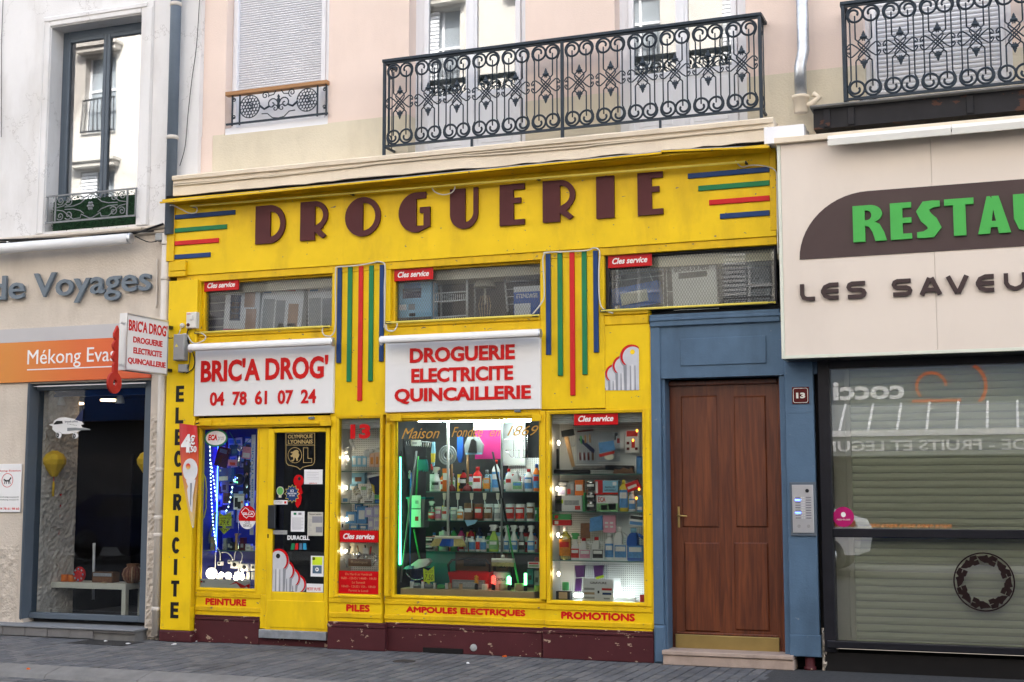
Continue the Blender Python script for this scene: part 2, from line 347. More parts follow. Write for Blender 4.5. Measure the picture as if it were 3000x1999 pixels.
# wood door
nt,b = _nt('door_wood'); n1 = noise(nt,3.2,4,.5,(8,8,.55)); n1.inputs['Distortion'].default_value = .8; n2 = noise(nt,16,3,.5,(9,9,.4)); c1 = ramp(nt,n1.outputs['Fac'],[(.25,(.065,.0145,.005)),(.5,(.125,.031,.010)),(.76,(.20,.056,.017))]).outputs[0]
c2 = mixc(nt,.35,c1,ramp(nt,n2.outputs['Fac'],[(.35,(.5,.5,.5)),(.65,(1,1,1))]).outputs[0],'MULTIPLY'); nt.links.new(c2,b.inputs['Base Color']); b.inputs['Roughness'].default_value = .38
# orange band fading from amber to red-orange along the shop front (a print)
nt,b = _nt('band_orange'); tc = N(nt,'ShaderNodeTexCoord'); sp = N(nt,'ShaderNodeSeparateXYZ'); nt.links.new(tc.outputs['Generated'],sp.inputs[0])
nt.links.new(ramp(nt,sp.outputs['X'],[(.5,(.62,.22,.025)),(.75,(.66,.13,.018)),(1,(.62,.075,.016))]).outputs[0],b.inputs['Base Color']); b.inputs['Roughness'].default_value = .4
# ================================================================ GROUND
def gp(px,py,z=0.0):
 d = CR*((px-1500)/FPX)-CU*((py-999.5)/FPX)+CF
 return CAM+d*((z-CAM.z)/d.z)
road = MB().add([(-70,-60,-.10),(70,-60,-.10),(70,-2.27,-.10),(-70,-2.27,-.10)],[(0,1,2,3)]).build('road','asphalt',loc=(0,0,-.1),kind='structure')
pavement = MB().box(-70,40,-2.0,.8,-.3,-.012).build('pavement','joint',loc=(0,0,0),kind='structure')
bx('asphalt_patch','asphalt',pavement,gp(2235,1985).x,40,-2.0,.0,-.01,.001)
kerb = MB().box(-70,40,-2.28,-2.0,-.3,-.085).build('kerb','joint',loc=(0,0,0),kind='structure')
kx = -13.0; ksrc = None
while kx<-3:
 L = random.choice((.95,1.0,1.05)); m = MB(); a,b_ = kx+.004,kx+L-.004
 m.add([(a,-2.262,-.08),(b_,-2.262,-.08),(b_,-2.235,-.045),(a,-2.235,-.045),(b_,-2.06,-.006),(a,-2.06,-.006),(b_,-2.002,.0),(a,-2.002,.0),(a,-2.002,-.09),(b_,-2.002,-.09)],[(0,1,2,3),(3,2,4,5),(5,4,6,7),(7,6,9,8),(0,3,5,7,8),(1,9,6,4,2)])
 m.build('kerb_stone','concrete',kerb); kx+=L
def in_frame(x,y,z=0):
 d = Vector((x,y,z))-CAM; w = d.dot(CF); px,py = 1500+FPX*d.dot(CR)/w,999.5-FPX*d.dot(CU)/w
 return -40<px<3040 and -40<py<2040
bricks =[]
BW,BL = .104,.208
i = 0; x = -13.0; xr = gp(2235,1985).x
while x<xr-.05:
 y = -1.995-(i%2)*BL/2
 while y<.12:
  y0,y1 = max(y,-1.99),min(y+BL,.12)
  if y1-y0>.04: bricks.append((x+.003,x+BW-.003,y0+.003,y1-.003))
  y+=BL
 x+=BW; i+=1
def brick(m,q,dz):
 a,b_,c,d = q; e = .005
 m.add([(a,c,-.02),(b_,c,-.02),(b_,d,-.02),(a,d,-.02),(a+e,c+e,dz),(b_-e,c+e,dz),(b_-e,d-e,dz),(a+e,d-e,dz)],[(4,5,6,7),(0,1,5,4),(1,2,6,5),(2,3,7,6),(3,0,4,7)])
vis =[q for q in bricks if in_frame((q[0]+q[1])/2,(q[2]+q[3])/2)]; vis.sort(key=lambda q: (Vector(((q[0]+q[1])/2,(q[2]+q[3])/2,0))-CAM).length)
near = set(vis[:300]); BM_ =('brick_grey','brick_grey2','brick_grey3')
rest = MB()
cache ={}
for q in bricks:
 dz = random.uniform(-.0025,.0025)
 if q in near:
  full = abs(q[3]-q[2]-(BL-.006))<1e-4
  k =(random.randrange(3),random.randrange(3))
  if full and k in cache: again(cache[k],pavement,Vector((q[0],q[2],dz)))
  else:
   o = MB(); brick(o,(0,q[1]-q[0],0,q[3]-q[2]),0); o = o.build('paving_brick',BM_[k[0]],pavement); o.location =(q[0],q[2],dz)
   if full: cache[k] = o
 else: rest.cur = random.randrange(3); brick(rest,q,dz)
rest.build('paving_bricks',list(BM_),pavement,kind='stuff')
# setts in the gutter beyond the kerb and the tram rail
gut = MB(); x = -13.0; i = 0
while x<-4:
 y = -2.95
 while y<-2.29:
  brick_q =(x+.004+(.05 if int(y*100)%2 else 0),x+.196,y+.004,y+.10); gut.cur = random.randrange(3); a = len(gut.v); brick(gut,brick_q,random.uniform(-.004,.004))
  gut.v[a:] =[(p[0],p[1],p[2]-.083) for p in gut.v[a:]]; y+=.104
 x+=.2
gut.build('gutter_setts',list(BM_),road,kind='stuff')
bx('rail','galv',road,-13,-5,-3.03,-2.975,-.12,-.078)
# manhole and cover plates in the pavement
q = gp(1184,1938); MB().lathe([(.105,-.01),(.105,.004),(.095,.006)],q.x,q.y,0,24).build('water_cover','castiron',label='small round dark iron cover in the pavement before the centre window',cat='cover')
m = MB(); q = gp(310,1884)
for k in range(14): m.box(q.x-.34,q.x+.34,q.y-.17+k*.025,q.y-.17+k*.025+.016,.001,.006)
m.build('drain_grate','castiron',label='dark ribbed iron grate in pavement below the broken stone step',cat='grate')
def litter(name,px,py,mat,w,d,lab):
 q = gp(px,py); m = MB(); pts =[(w*math.cos(t)*random.uniform(.6,1),d*math.sin(t)*random.uniform(.6,1)) for t in [k*math.pi/3 for k in range(6)]]
 m.add([(q.x+a,q.y+b_,.004+random.uniform(0,.012)) for a,b_ in pts]+[(q.x,q.y,.016)]+[(q.x+a,q.y+b_,.002) for a,b_ in pts],[(i,(i+1)%6,6) for i in range(6)]+[(i,i+7,(i+1)%6+7,(i+1)%6) for i in range(6)]+[(12,11,10,9,8,7)]); m.build(name,mat,label=lab,cat='litter')
litter('paper_scrap',*zPav(1948,336),'paper',.04,.05,'crumpled white paper at the foot of the maroon plinth')
litter('paper_scrap',*zPav(1715,367),'paper',.02,.05,'small white paper scrap before the yellow ELECTRICITE pilaster')
litter('paper_scrap',*zPav(1262,364),'paper',.025,.04,'white paper scrap right of the two on the iron grate')
litter('paper_scrap',*zPav(1042,338),'paper',.02,.04,'tiny white scrap lying left on the iron grate')
litter('orange_peel',*zPav(1115,305),'orange_old',.02,.04,'bit of orange rubbish in the hole under the stone step')
litter('cigarette_end',*zFoot(450,1398),'orange_old',.02,.02,'orange cigarette end by the brown stone door step')
litter('paper_scrap',*zPB(1246,487),'paper',.02,.03,'small white scrap on pavement before the round vent')
litter('leaf_scrap',*zPB(1605,421),'orange_old',.025,.03,'dry brown leaf bit against the maroon plinth')
litter('leaf_scrap',*zPav(280,612),'orange_old',.02,.02,'orange bit lying in the gutter at far left')
litter('leaf_scrap',*zPav(150,246),'orange_old',.03,.03,'orange litter at the left foot of the grey tiled step')
# ================================================================ LEFT BUILDING (travel agency below)
XP = at(*v(456,300),.05).x  # party line between the two buildings
YL = .05
LB = thing('corner_house','grey white rendered house with a travel agency on its ground floor','building',(-14,.05,0))
wx0,wx1,wz0,wz1 = RC(zLW,317,142,910,1497,YL)
zled = A(zLW,600,1512,YL-.05).z
wall_mesh(-40,XP,zled,22.5,[(wx0,wx1,wz0,wz1)],YL,YL+.35).build('upper_wall','left_wall',LB)
bx('building_mass','dark_in',LB,-40,XP-.02,2.2,12,0,22.4)
bx('side_wall','left_wall',LB,XP-.02,XP-.004,YL+.35,12,4.3,22.4)
# moulded surround
sx0,sx1,sz0,sz1 = RC(zLW,255,62,985,1500,YL-.03)
for nm,q in (('surround',(sx0,wx0-.01,wz0-.02,sz1)),('surround',(wx1+.01,sx1,wz0-.02,sz1)),('surround',(wx0-.01,wx1+.01,wz1+.01,sz1))):
 m = MB(); m.box(q[0],q[1],YL-.022,YL-.001,q[2],q[3],.008)
 if q[1]-q[0]<.6: m.box(q[0]+.07 if q[0]>wx1 else q[0]+.01,q[1]-.01 if q[0]>wx1 else q[1]-.07,YL-.034,YL-.0225,q[2],q[3]-.07,.006)
 else: m.box(q[0]-.08,q[1]+.08,YL-.034,YL-.0225,q[3]-.06,q[3]-.01,.006)
 m.build(nm,'left_wall',LB)
win = bx('window','interior_white',LB,wx0,wx1,YL+.30,YL+.31,wz0,wz1)
fy0,fy1 = YL+.2,YL+.27
m = MB(); m.box(wx0,wx0+.07,fy0,fy1,wz0,wz1,.006).box(wx1-.03,wx1,fy0,fy1,wz0,wz1,.006).box(wx0+.07,wx1-.03,fy0,fy1,wz1-.09,wz1,.006).box(wx0+.07,wx1-.03,fy0,fy1,wz0,wz0+.09,.006); m.build('frame','alu_grey',win)
xm =(wx0+wx1)/2+.01
for nm,a,b_ in (('casement',wx0+.07,xm-.002),('casement',xm+.002,wx1-.03)):
 m = MB(); z0_,z1_ = wz0+.09,wz1-.09; w = .045
 m.box(a,a+w,fy0-.015,fy1-.015,z0_,z1_,.006).box(b_-w,b_,fy0-.015,fy1-.015,z0_,z1_,.006).box(a+w,b_-w,fy0-.0148,fy1-.0152,z0_,z0_+w,.006).box(a+w,b_-w,fy0-.0148,fy1-.0152,z1_-w,z1_,.006)
 m.build(nm,'alu_grey',win)
 bx('pane','glass_up',win,a+w,b_-w,fy0+.01,fy0+.016,z0_+w,z1_-w)
 # little iron rail with artificial hedge
rx0,rx1,rz0,rz1 = RC(zLW,312,1265,890,1440,YL-.06)
def spiral(cx,cz,r0,r1,t0,turns,n=18,s=1):
 return [(cx+(r0+(r1-r0)*i/n)*math.cos(t0+s*turns*2*math.pi*i/n),cz+(r0+(r1-r0)*i/n)*math.sin(t0+s*turns*2*math.pi*i/n)) for i in range(n+1)]
def t3(pts,Y): return [(x,Y,z) for x,z in pts]
wr = thing('window_railing','grey scrolled iron rail with a flower in the middle, before the hedge','railing',((rx0+rx1)/2,YL-.06,rz0))
Yr = YL-.06; m = MB()
m.beam((rx0-.02,Yr,rz1),(rx1+.01,Yr,rz1),.02,.016); m.beam((rx0-.02,Yr,rz0),(rx1,Yr,rz0),.02,.018); m.build('rail','iron_silver',wr)
for xx in (rx0,rx0+.11,rx1-.11,rx1): MB().beam((xx,Yr,rz0-.0),(xx,Yr,rz1),.014,.014,(1,0,0)).build('upright','iron_silver',wr)
cx,cz,hw,hh =(rx0+rx1)/2,(rz0+rz1)/2,(rx1-rx0)/2-.12,(rz1-rz0)/2-.012
m = MB(); r_ = .006
for sx in (-1,1):
 for sz in (-1,1):
  P = lambda a,b_: (cx+sx*a*hw,cz+sz*b_*hh)
  for c_,R0 in ((P(.88,.62),hh*.34),(P(.64,.58),hh*.40)):
   m.tube(t3(spiral(c_[0],c_[1],.008,R0,0,1.4,18,sx),Yr),r_,5)
  m.tube(t3([P(.98,.1),P(.8,.2),P(.5,.95),P(.30,.9),P(.27,.6),P(.05,.95),P(0,.98)],Yr),r_,5)
  m.tube(t3([P(.75,.1),P(.5,.12),P(.3,.3),P(.2,.55)],Yr),r_,5)
m.build('scrollwork','iron_silver',wr,kind='stuff')
m = MB()
for k in range(6): a = k*math.pi/3; m.lathe([(.002,-.012),(.016,-.004),(.016,.004),(.002,.012)],cx+.028*math.cos(a),Yr-.008,cz+.036*math.sin(a),8,'y')
m.lathe([(.002,-.014),(.014,-.006),(.014,.004),(.002,.012)],cx,Yr-.01,cz,8,'y'); m.build('rosette','iron_silver',wr)
m = MB()
paint('hedge',(.012,.045,.018),.7,.5,30)
for k in range(2600):
 p = Vector((random.uniform(rx0-.01,rx1-.02),random.uniform(YL+.0,YL+.12),random.uniform(rz0-.10,rz1-.01+.03*math.sin(k)))); d = Vector((random.gauss(0,1),random.gauss(0,1),random.gauss(0,1))).normalized(); e = d.orthogonal().normalized(); s_ = random.uniform(.008,.016)
 m.add([p-d*s_,p+e*s_*.5,p+d*s_,p-e*s_*.5],[(0,1,2,3)])
m.box(rx0,rx1-.02,YL+.04,YL+.1,rz0-.1,rz1-.04); m.build('artificial_hedge','hedge',label='dark green artificial hedge screen behind the small iron window rail',cat='hedge')
# string course, cables, lower wall
m = MB(); m.box(-40,XP-.32,YL-.06,YL+.2,zled-.045,zled,.015); m.box(-40,XP-.32,YL-.035,YL+.2,zled-.09,zled-.046,.012); m.build('string_course','left_stone',LB)
sx0_,sx1_,_,_ = RC(zL3,165,0,905,1170,YL)
gz0 = A(zL3,550,1165,YL).z; gz1 = A(zL2,680,1110,YL).z
wall_mesh(-40,XP-.30,0,zled-.09,[(sx0_,sx1_,-.1,gz1)],YL,YL+.35).build('lower_wall','left_stone',LB)
# rough broken render between agency window and yellow pilaster
def rough_sheet(x0,x1,z0,z1,Y,amp,nx,nz,name,mat,parent):
 m = MB(); g ={}
 for i in range(nx+1):
  for j in range(nz+1): g[i,j] =(x0+(x1-x0)*i/nx,Y-random.random()*amp*(0 if i in (0,nx) or j in (0,nz) else 1),z0+(z1-z0)*j/nz)
 vs =[g[i,j] for i in range(nx+1) for j in range(nz+1)]
 m.add(vs,[(i*(nz+1)+j,(i+1)*(nz+1)+j,(i+1)*(nz+1)+j+1,i*(nz+1)+j+1) for i in range(nx) for j in range(nz)]); return m.build(name,mat,parent)
rough_sheet(sx1_+.01,XP-.30,.0,2.35,YL-.002,.022,8,90,'broken_render','left_rough',LB)
rough_sheet(-40,sx0_-.09,.02,.95,YL-.002,.014,500,18,'rough_dado','left_rough',LB)
# shop window of the agency
AW = bx('shop_window','dark_in',LB,sx0_-.0,sx1_,1.9,1.95,-.1,gz1+.2)
gx0,gx1,_,_ = RC(zL3,212,0,882,1150,YL+.12); gz0 = A(zL3,530,1150,YL+.12).z; gzt = A(zL2,690,1165,YL+.12).z
m = MB(); yy0,yy1 = YL+.08,YL+.16
m.box(sx0_+.001,gx0-.03,YL-.02,YL+.3,.16,gz1,.004); m.box(gx0-.03,gx0,yy0,yy1,.16,gz1,.004); m.box(gx1,sx1_-.001,yy0,yy1,.16,gz1-.002,.004); m.box(gx0,gx1,yy0,yy1,.16,gz0,.004); m.box(gx0,gx1,yy0,yy1,gzt,gz1-.001,.004); m.build('frame','alu_grey',AW)
bx('pane','glass_dim',AW,gx0,gx1,yy0+.04,yy0+.048,gz0,gzt)
bx('floor','dark_in2',AW,sx0_,sx1_,yy1,1.9,.12,.16); bx('ceiling','dark_in',AW,sx0_,sx1_,yy1+.01,1.9,gz1-.05,gz1)
rough_sheet(0,0,0,0,0,0,1,1,'x','left_rough',None) if False else None
sidew = rough_sheet(0,.5,.16,gz1,0,.03,24,90,'side_wall','left_rough',AW); sidew.location = Vector((gx0+.02,yy1+.02,0))-ORG[LB.name]; sidew.rotation_euler[2] = math.radians(80)
for q in sidew.data.vertices: q.co+=ORG[LB.name]
bx('partition','interior_white',AW,gx0+.62,gx1-.3,1.62,1.66,2.05,gz1-.05); bx('partition','interior_white',AW,gx1-.30,gx1,1.55,1.6,.16,2.05)
x0_,x1_,z0_,z1_ = RC(zL2,285,1135,1092,1215,YL+.3); bx('blue_valance','stripe_blue',AW,x0_,gx1,YL+.3,YL+.33,z0_,gz1)
MB().beam((gx0-.03,YL+.02,gz1-.03),(gx1+.05,YL+.02,gz1-.03),.012,.012).build('blind_rod','alu',AW)
for (px,py) in ((555,1277),(810,1253)):
 q = A(zL2,px,py,.9); o = MB().lathe([(.10,0),(.10,.02),(.085,.021)],q.x,q.y,q.z,20).build('ceiling_spot','glow_spot',label='lit round ceiling spot in the agency, '+('left' if px<600 else 'right')+' one',cat='lamp')
for (px,py) in ((452,1245),(890,1230)):
 q = A(zL2,px,py,.45); o = MB().lathe([(.02,.09),(.025,.03),(.05,-.03),(.052,-.06)],q.x,q.y,q.z,14).build('spotlight','box_white',label='unlit white spotlight hanging at the '+('left' if px<600 else 'right')+' in the agency window',cat='lamp')
 MB().tube([(q.x,q.y,q.z+.08),(q.x,q.y,gz1)],.006,5).build('stem','box_white',o)
 # step with tiles
stz = A(zPav,700,195,-.18).z
step = MB().box(-14,A(zPav,1320,240,-.18).x,-.16,.35,.0,stz-.02).build('shop_step','concrete',label='grey stone step with tiled front below the agency window',cat='step')
bx('slab','sill_grey',step,-14,A(zPav,1325,240,-.2).x,-.2,.4,stz-.018,stz,.004)
sx = A(zPav,1322,240,-.18).x; tw = A(zPav,690,240,-.18).x-A(zPav,466,240,-.18).x; k = 0
xx = A(zPav,1148,240,-.18).x
first = True
while xx>-12.5:
 bx('tile','tile_grey',step,(xx-tw+.003),xx-.003,-.182,-.161,.01 if k else .075,stz-.02,.002); xx-=tw; k+=1
bx('tile','tile_grey',step,A(zPav,1148,240,-.18).x,sx,-.182,-.161,.075,stz-.02,.002)
# wall lamp tube over the agency name
lx0 = -14; p1 = A(zL2,960,48,YL-.16); m = MB(); m.tube([(lx0,p1.y,p1.z+0),(p1.x,p1.y,p1.z)],.058,14); tl = m.build('strip_light','white',label='long white tube lamp cover above the grey agency lettering',cat='lamp')
MB().lathe([(.06,0),(.06,.02),(.04,.03)],p1.x,p1.y,p1.z,14,'x').build('end_cap','alu',tl)
for px in (570,70): q = A(zL2,px,110,YL-.1); MB().beam((q.x,YL,q.z+.02),(q.x,YL-.14,q.z+.05),.02,.012).build('bracket','alu',tl)
# agency lettering and bands
AG = thing('agency_lettering','raised grey letters de Voyages on the stone wall','lettering',(at(*v(200,690),YL).x,YL,at(*v(200,690),YL).z))
paint('letter_grey',(.15,.185,.22),.4,.05)
for body,l,t,r,b_ in (('Voyages',248,303,1118,500),('de',-70,323,180,498)):
 x0_,x1_,_,_ = RC(zL2,l,t,r,b_,YL-.05)
 zb = A(zL2,310 if body!='de' else 130,486 if body!='de' else 497,YL-.05).z; zt = A(zL2,310,305,YL-.05).z
 if body=='Voyages': zb-=(zt-zb)*.29
 text(body,'letter_grey',AG,x0_,x1_,zb,zt,YL-.055,depth=.035,bold=.012,name='letter',split=True)
x0_,x1_,z0_,z1_ = RC(zL2,-900,790,1115,1100,YL-.03); zt = A(zL2,500,800,YL-.03).z; zb = A(zL2,500,1103,YL-.03).z
fb = MB().box(x0_,x1_,YL-.03,YL-.002,zb,zt,.003).build('agency_sign','band_orange',label='orange fascia board with white lettering over the agency window',cat='sign')
zt2 = A(zL2,500,698,YL-.028).z; paint('band_grey',(.50,.485,.49),.5,.03); bx('upper_band','band_grey',fb,x0_,x1_,YL-.028,YL-.002,zt+.001,zt2)
lx,rx,_,_ = RC(zL2,203,900,1020,1000,YL-.032)
zb = A(zL2,203,980,YL-.032).z; zt = A(zL2,203,897,YL-.032).z; text('Mékong Evasion','white',fb,lx,rx,zb-.055,zt+.03,YL-.033,depth=.003,bold=.0,name='letter',split=True)
zu = A(zL2,203,1022,YL-.032).z; bx('underline','white',fb,lx,rx,YL-.033,YL-.0305,zu-.006,zu+.006)
# wall plate
x0_,x1_,z0_,z1_ = RC(zL3,-40,230,128,525,YL-.02); wp = MB().box(x0_,x1_,YL-.02,YL-.012,z0_,z1_,.002).build('wall_plate','sign_white',label='clear white info plate with red oval emblem left of agency window',cat='plate')
m = MB(); cxp =(x0_+x1_)/2; czp = z0_+(z1_-z0_)*.66
m.ribbon([(cxp+.075*math.cos(t),czp+.075*math.sin(t)) for t in [k*math.pi/12 for k in range(24)]],.006,YL-.0215,YL-.0195,True); m.build('emblem_ring','sign_red',wp)
m = MB(); m.ribbon([(cxp-.05,czp+.01),(cxp-.02,czp-.005),(cxp+.02,czp-.005),(cxp+.05,czp+.03)],.016,YL-.0215,YL-.0195)
for a in (-.03,-.01,.015,.03): m.ribbon([(cxp+a,czp-.005),(cxp+a*1.4,czp-.04)],.008,YL-.0218,YL-.0195)
m.build('emblem_figure','print_black',wp)
text('Mekong Evasion','sign_red',wp,x0_+.01,x1_-.01,czp+.09,czp+.115,YL-.0215,depth=.002)
for k in range(2): text('www.mekong-evasion.fr','print_black',wp,x0_+.015,x1_-.02,z0_+.155-k*.03,z0_+.172-k*.03,YL-.0215,depth=.002,bold=0)
text('Tél. 04 78 61 98 60','sign_red',wp,x0_+.008,x1_-.012,z0_+.025,z0_+.05,YL-.0215,depth=.002)
# ================================================================ PINK APARTMENT BUILDING
YB = .12
PB = thing('apartment_building','pale pink rendered apartment building with beige band above the yellow shop','building',(-4,.12,0))
zbt = A(zWin,900,985,YB).z
ZC0 = at(957,531,-.16).z; ZC1 = at(952,473,-.16).z  # cornice bottom/top
zband = at(640,396,YB).z
h1 = RC(zWin,418,500,1206,985,YB); h1 =(h1[0],h1[1],zbt,8.2)
z6 = conv(1700,0,3.1354)
h2x =(A(zBal,305,700,YB).x,A(zBal,1378,700,YB).x); h3x =(A(z6,320,600,YB).x,A(z6,1528,600,YB).x)
zdoor = ZC1+.02
h4 =(A(zRB,735,350,YB).x,A(zRB,1870,350,YB).x,A(zRB,800,760,YB).z,8.4)
wall_mesh(XP,22,zband,22.5,[h1,(h2x[0],h2x[1],zdoor,8.3),(h3x[0],h3x[1],zdoor,8.3),h4],YB,YB+.3).build('wall','pink_wall',PB)
wall_mesh(XP,22,3.6,zband-.002,[h1,(h2x[0],h2x[1],zdoor,8.3),(h3x[0],h3x[1],zdoor,8.3),h4],YB-.006,YB+.3).build('lower_band','beige_wall',PB)
bx('building_mass','dark_in',PB,XP,22,1.6,12,4.4,22.4); bx('building_mass','dark_in',PB,XP,22,2.6,12,0,4.38)
bx('quoin_strip','pink_wall',PB,XP+.0,XP+.14,YB-.012,YB-.0065,ZC1,zband-.003)
# roller-shuttered window
def slats(parent,x0,x1,z0,z1,Y,pitch,mat):
 n = int((z1-z0)/pitch)+1; m = MB(); d = .006
 m.add([(x,Y+dy,dz) for x in (x0,x1) for dy,dz in ((.004,0),(-.004,pitch*.12),(-d*1.6,pitch*.45),(-.004,pitch*.82),(.004,pitch*.93))],[(0,5,6,1),(1,6,7,2),(2,7,8,3),(3,8,9,4)])
 src = m.build('slat',mat,parent)
 base = src.location.copy()
 for i in range(n):
  o = src if i==0 else again(src,parent)
  o.location = base+Vector((0,0,z0+i*pitch))
 bx('shutter_back','shutter_grey',parent,x0,x1,Y+.012,Y+.02,z0,z0+n*pitch)
w1 = MB(); ys = YB+.16
sx0_ = A(zWin,528,400,ys).x; sx1_ = A(zWin,1168,400,ys).x
w1.box(h1[0],sx0_-.05,ys-.03,ys+.05,h1[2],8.2).box(sx0_-.046,sx0_,ys-.045,ys+.05,h1[2]+.0,8.2,.004).box(sx1_,sx1_+.05,ys-.045,ys+.05,h1[2],8.2,.004).box(sx1_+.051,h1[1],ys-.03,ys+.05,h1[2],8.2)
w1 = w1.build('shuttered_window','pvc',PB)
slats(w1,sx0_,sx1_,A(zWin,860,672,ys).z,7.2,ys,.0262,'shutter_grey')
bx('sill','pvc',w1,h1[0]+.001,h1[1]-.001,YB+.01,ys+.06,h1[2]-.001,A(zWin,860,935,YB).z,.003)
bx('backing','shutter_grey',w1,sx0_,sx1_,ys+.03,ys+.04,h1[2],A(zWin,860,680,ys).z+.05)
# its wooden-capped iron rail
r0 = A(zWin,430,715,YB-.03); r1 = A(zWin,1206,632,YB-.03); zr1 =(r0.z+r1.z)/2; zr0 = A(zWin,820,912,YB-.03).z
RW = thing('window_railing','dark iron rail with two round lattice medallions and wooden handrail','railing',((r0.x+r1.x)/2,YB-.03,zr0))
bx('handrail','wood_rail',RW,r0.x,r1.x+.0,YB-.065,YB+.01,zr1-.03,zr1+.012,.004)
Yr = YB-.03; MB().beam((r0.x,Yr,zr0),(r1.x,Yr,zr0),.018,.02).build('bottom_bar','iron',RW)
RWp = r1.x-r0.x
for f_ in (.06,.135,.90,.985): MB().beam((r0.x+RWp*f_,Yr,zr0-.02),(r0.x+RWp*f_,Yr,zr1-.03),.014,.014,(1,0,0)).build('upright','iron',RW)
cz =(zr0+zr1)/2; hh =(zr1-zr0)/2
for f_ in (.235,.80):
 cx = r0.x+RWp*f_; R0 = hh*.72; m = MB(); m.tube(t3([(cx+R0*math.cos(t),cz+R0*math.sin(t)) for t in [k*math.pi/14 for k in range(28)]],Yr),.006,5,True)
 k = -3
 for a in range(-3,4):
  for b_ in range(-3,4):
   X,Z = cx+a*R0*.31+(b_%2)*R0*.155,cz+b_*R0*.28
   if math.hypot(X-cx,Z-cz)<R0*.86: m.tube(t3([(X+R0*.15*math.cos(t),Z+R0*.15*math.sin(t)) for t in [q*math.pi/4 for q in range(8)]],Yr),.0042,4,True)
 m.tube(t3(spiral(cx,cz,.008,R0*.42,0,1.5),Yr),.006,5); m.build('medallion','iron',RW)
m = MB(); cx = r0.x+RWp*.52
for s in (-1,1):
 m.tube(t3([(cx,zr0+.01),(cx+s*.07,zr0+.02),(cx+s*.13,zr0+.07),(cx+s*.2,zr0+.075)],Yr),.006,5); m.tube(t3(spiral(cx+s*.075,cz+.0,.01,hh*.42,1.5,1.3,16,s),Yr),.007,5); m.tube(t3(spiral(cx+s*.04,cz-.05,.006,hh*.25,1.5,1.2,14,-s),Yr),.006,5)
 m.tube(t3(spiral(cx+s*.16,cz+hh*.6,.008,hh*.27,2,1.4,16,s),Yr),.006,5); m.tube(t3([(cx+s*.11,cz-.02),(cx+s*.17,cz-.045),(cx+s*.23,cz+.0)],Yr),.012,5); m.tube(t3([(cx+s*.12,cz+hh*.55),(cx+s*.06,cz+hh*.6),(cx+s*.03,cz+hh*.85),(cx,cz+hh*.9)],Yr),.006,5)
 for q in (-1,1): m.tube(t3(spiral(cx+s*(RWp*.445),cz+q*hh*.55,.006,.022,0,1.3,12,q),Yr),.006,5)
m.lathe([(.004,-.07),(.02,-.04),(.012,-.01),(.024,.02),(.01,.05),(.016,.065),(.003,.09)],cx,Yr,cz+.01,8); m.build('scrollwork','iron',RW,kind='stuff')
# french windows behind the balcony
def french(hx,gl,gr,gm0,gm1,c,ypan,lab):
 yf = YB+.17; w = MB()
 a0,a1,b0,b1 =(A(c,q,700,yf).x for q in (gl,gm0,gm1,gr))
 zp = A(c,(gl+gr)/2,ypan,yf).z
 w.box(hx[0],a0-.06,yf,yf+.06,zdoor,8.3).box(b1+.06,hx[1],yf,yf+.06,zdoor,8.3)
 o = w.build('french_window','pvc',PB,label=lab)
 m = MB(); xc =(a1+b0)/2
 for p0,p1 in ((a0-.055,xc-.003),(xc+.003,b1+.055)):
  g0,g1 =(a0,a1) if p0<a1 else (b0,b1)
  m.box(p0,g0,yf-.02,yf+.03,zdoor+.01,8.3,.004).box(g1,p1,yf-.02,yf+.03,zdoor+.01,8.3,.004).box(g0,g1,yf-.0195,yf+.03,zdoor+.01,zdoor+.09,.004).box(g0,g1,yf-.0195,yf+.03,zp-.06,zp,.004)
 m.box(xc-.03,xc+.03,yf-.032,yf-.021,zdoor+.01,8.3,.004); m.build('sash','pvc',o)
 for g0,g1 in ((a0,a1),(b0,b1)):
  bx('lower_panel','pvc',o,g0,g1,yf-.008,yf+.02,zdoor+.09,zp-.06); m = MB(); m.box(g0+.04,g1-.04,yf-.014,yf-.0082,zdoor+.13,zp-.10,.006); m.build('raised_panel','pvc',o)
  bx('pane','glass_up',o,g0,g1,yf,yf+.006,zp,8.3)
 bx('curtain','interior_white',o,hx[0],hx[1],yf+.105,yf+.11,zp-.1,8.3)
 bx('window_guard','iron_black',o,a0,b1,yf+.08,yf+.1,zp+.08,zp+.1)
french(h2x,495,1290,835,940,zBal,850,'left of the two white french windows, part hidden by the railing'); french(h3x,500,1395,885,1000,z6,650,'right of the two white french windows, part hidden by the railing')
# shuttered window at far right
w4 = MB(); q0 = A(zRB,828,400,ys).x; w4.box(h4[0],q0-.05,ys-.03,ys+.05,h4[2],8.4).box(q0-.046,q0,ys-.045,ys+.05,h4[2],8.4,.004); q1 = A(zRB,1770,300,ys).x; w4.box(q1,q1+.05,ys-.045,ys+.05,h4[2],8.4,.004).box(q1+.052,h4[1],ys-.03,ys+.05,h4[2],8.4); w4 = w4.build('shuttered_window','pvc',PB)
slats(w4,q0,q1,h4[2],6.6,ys,.0405,'shutter_grey')
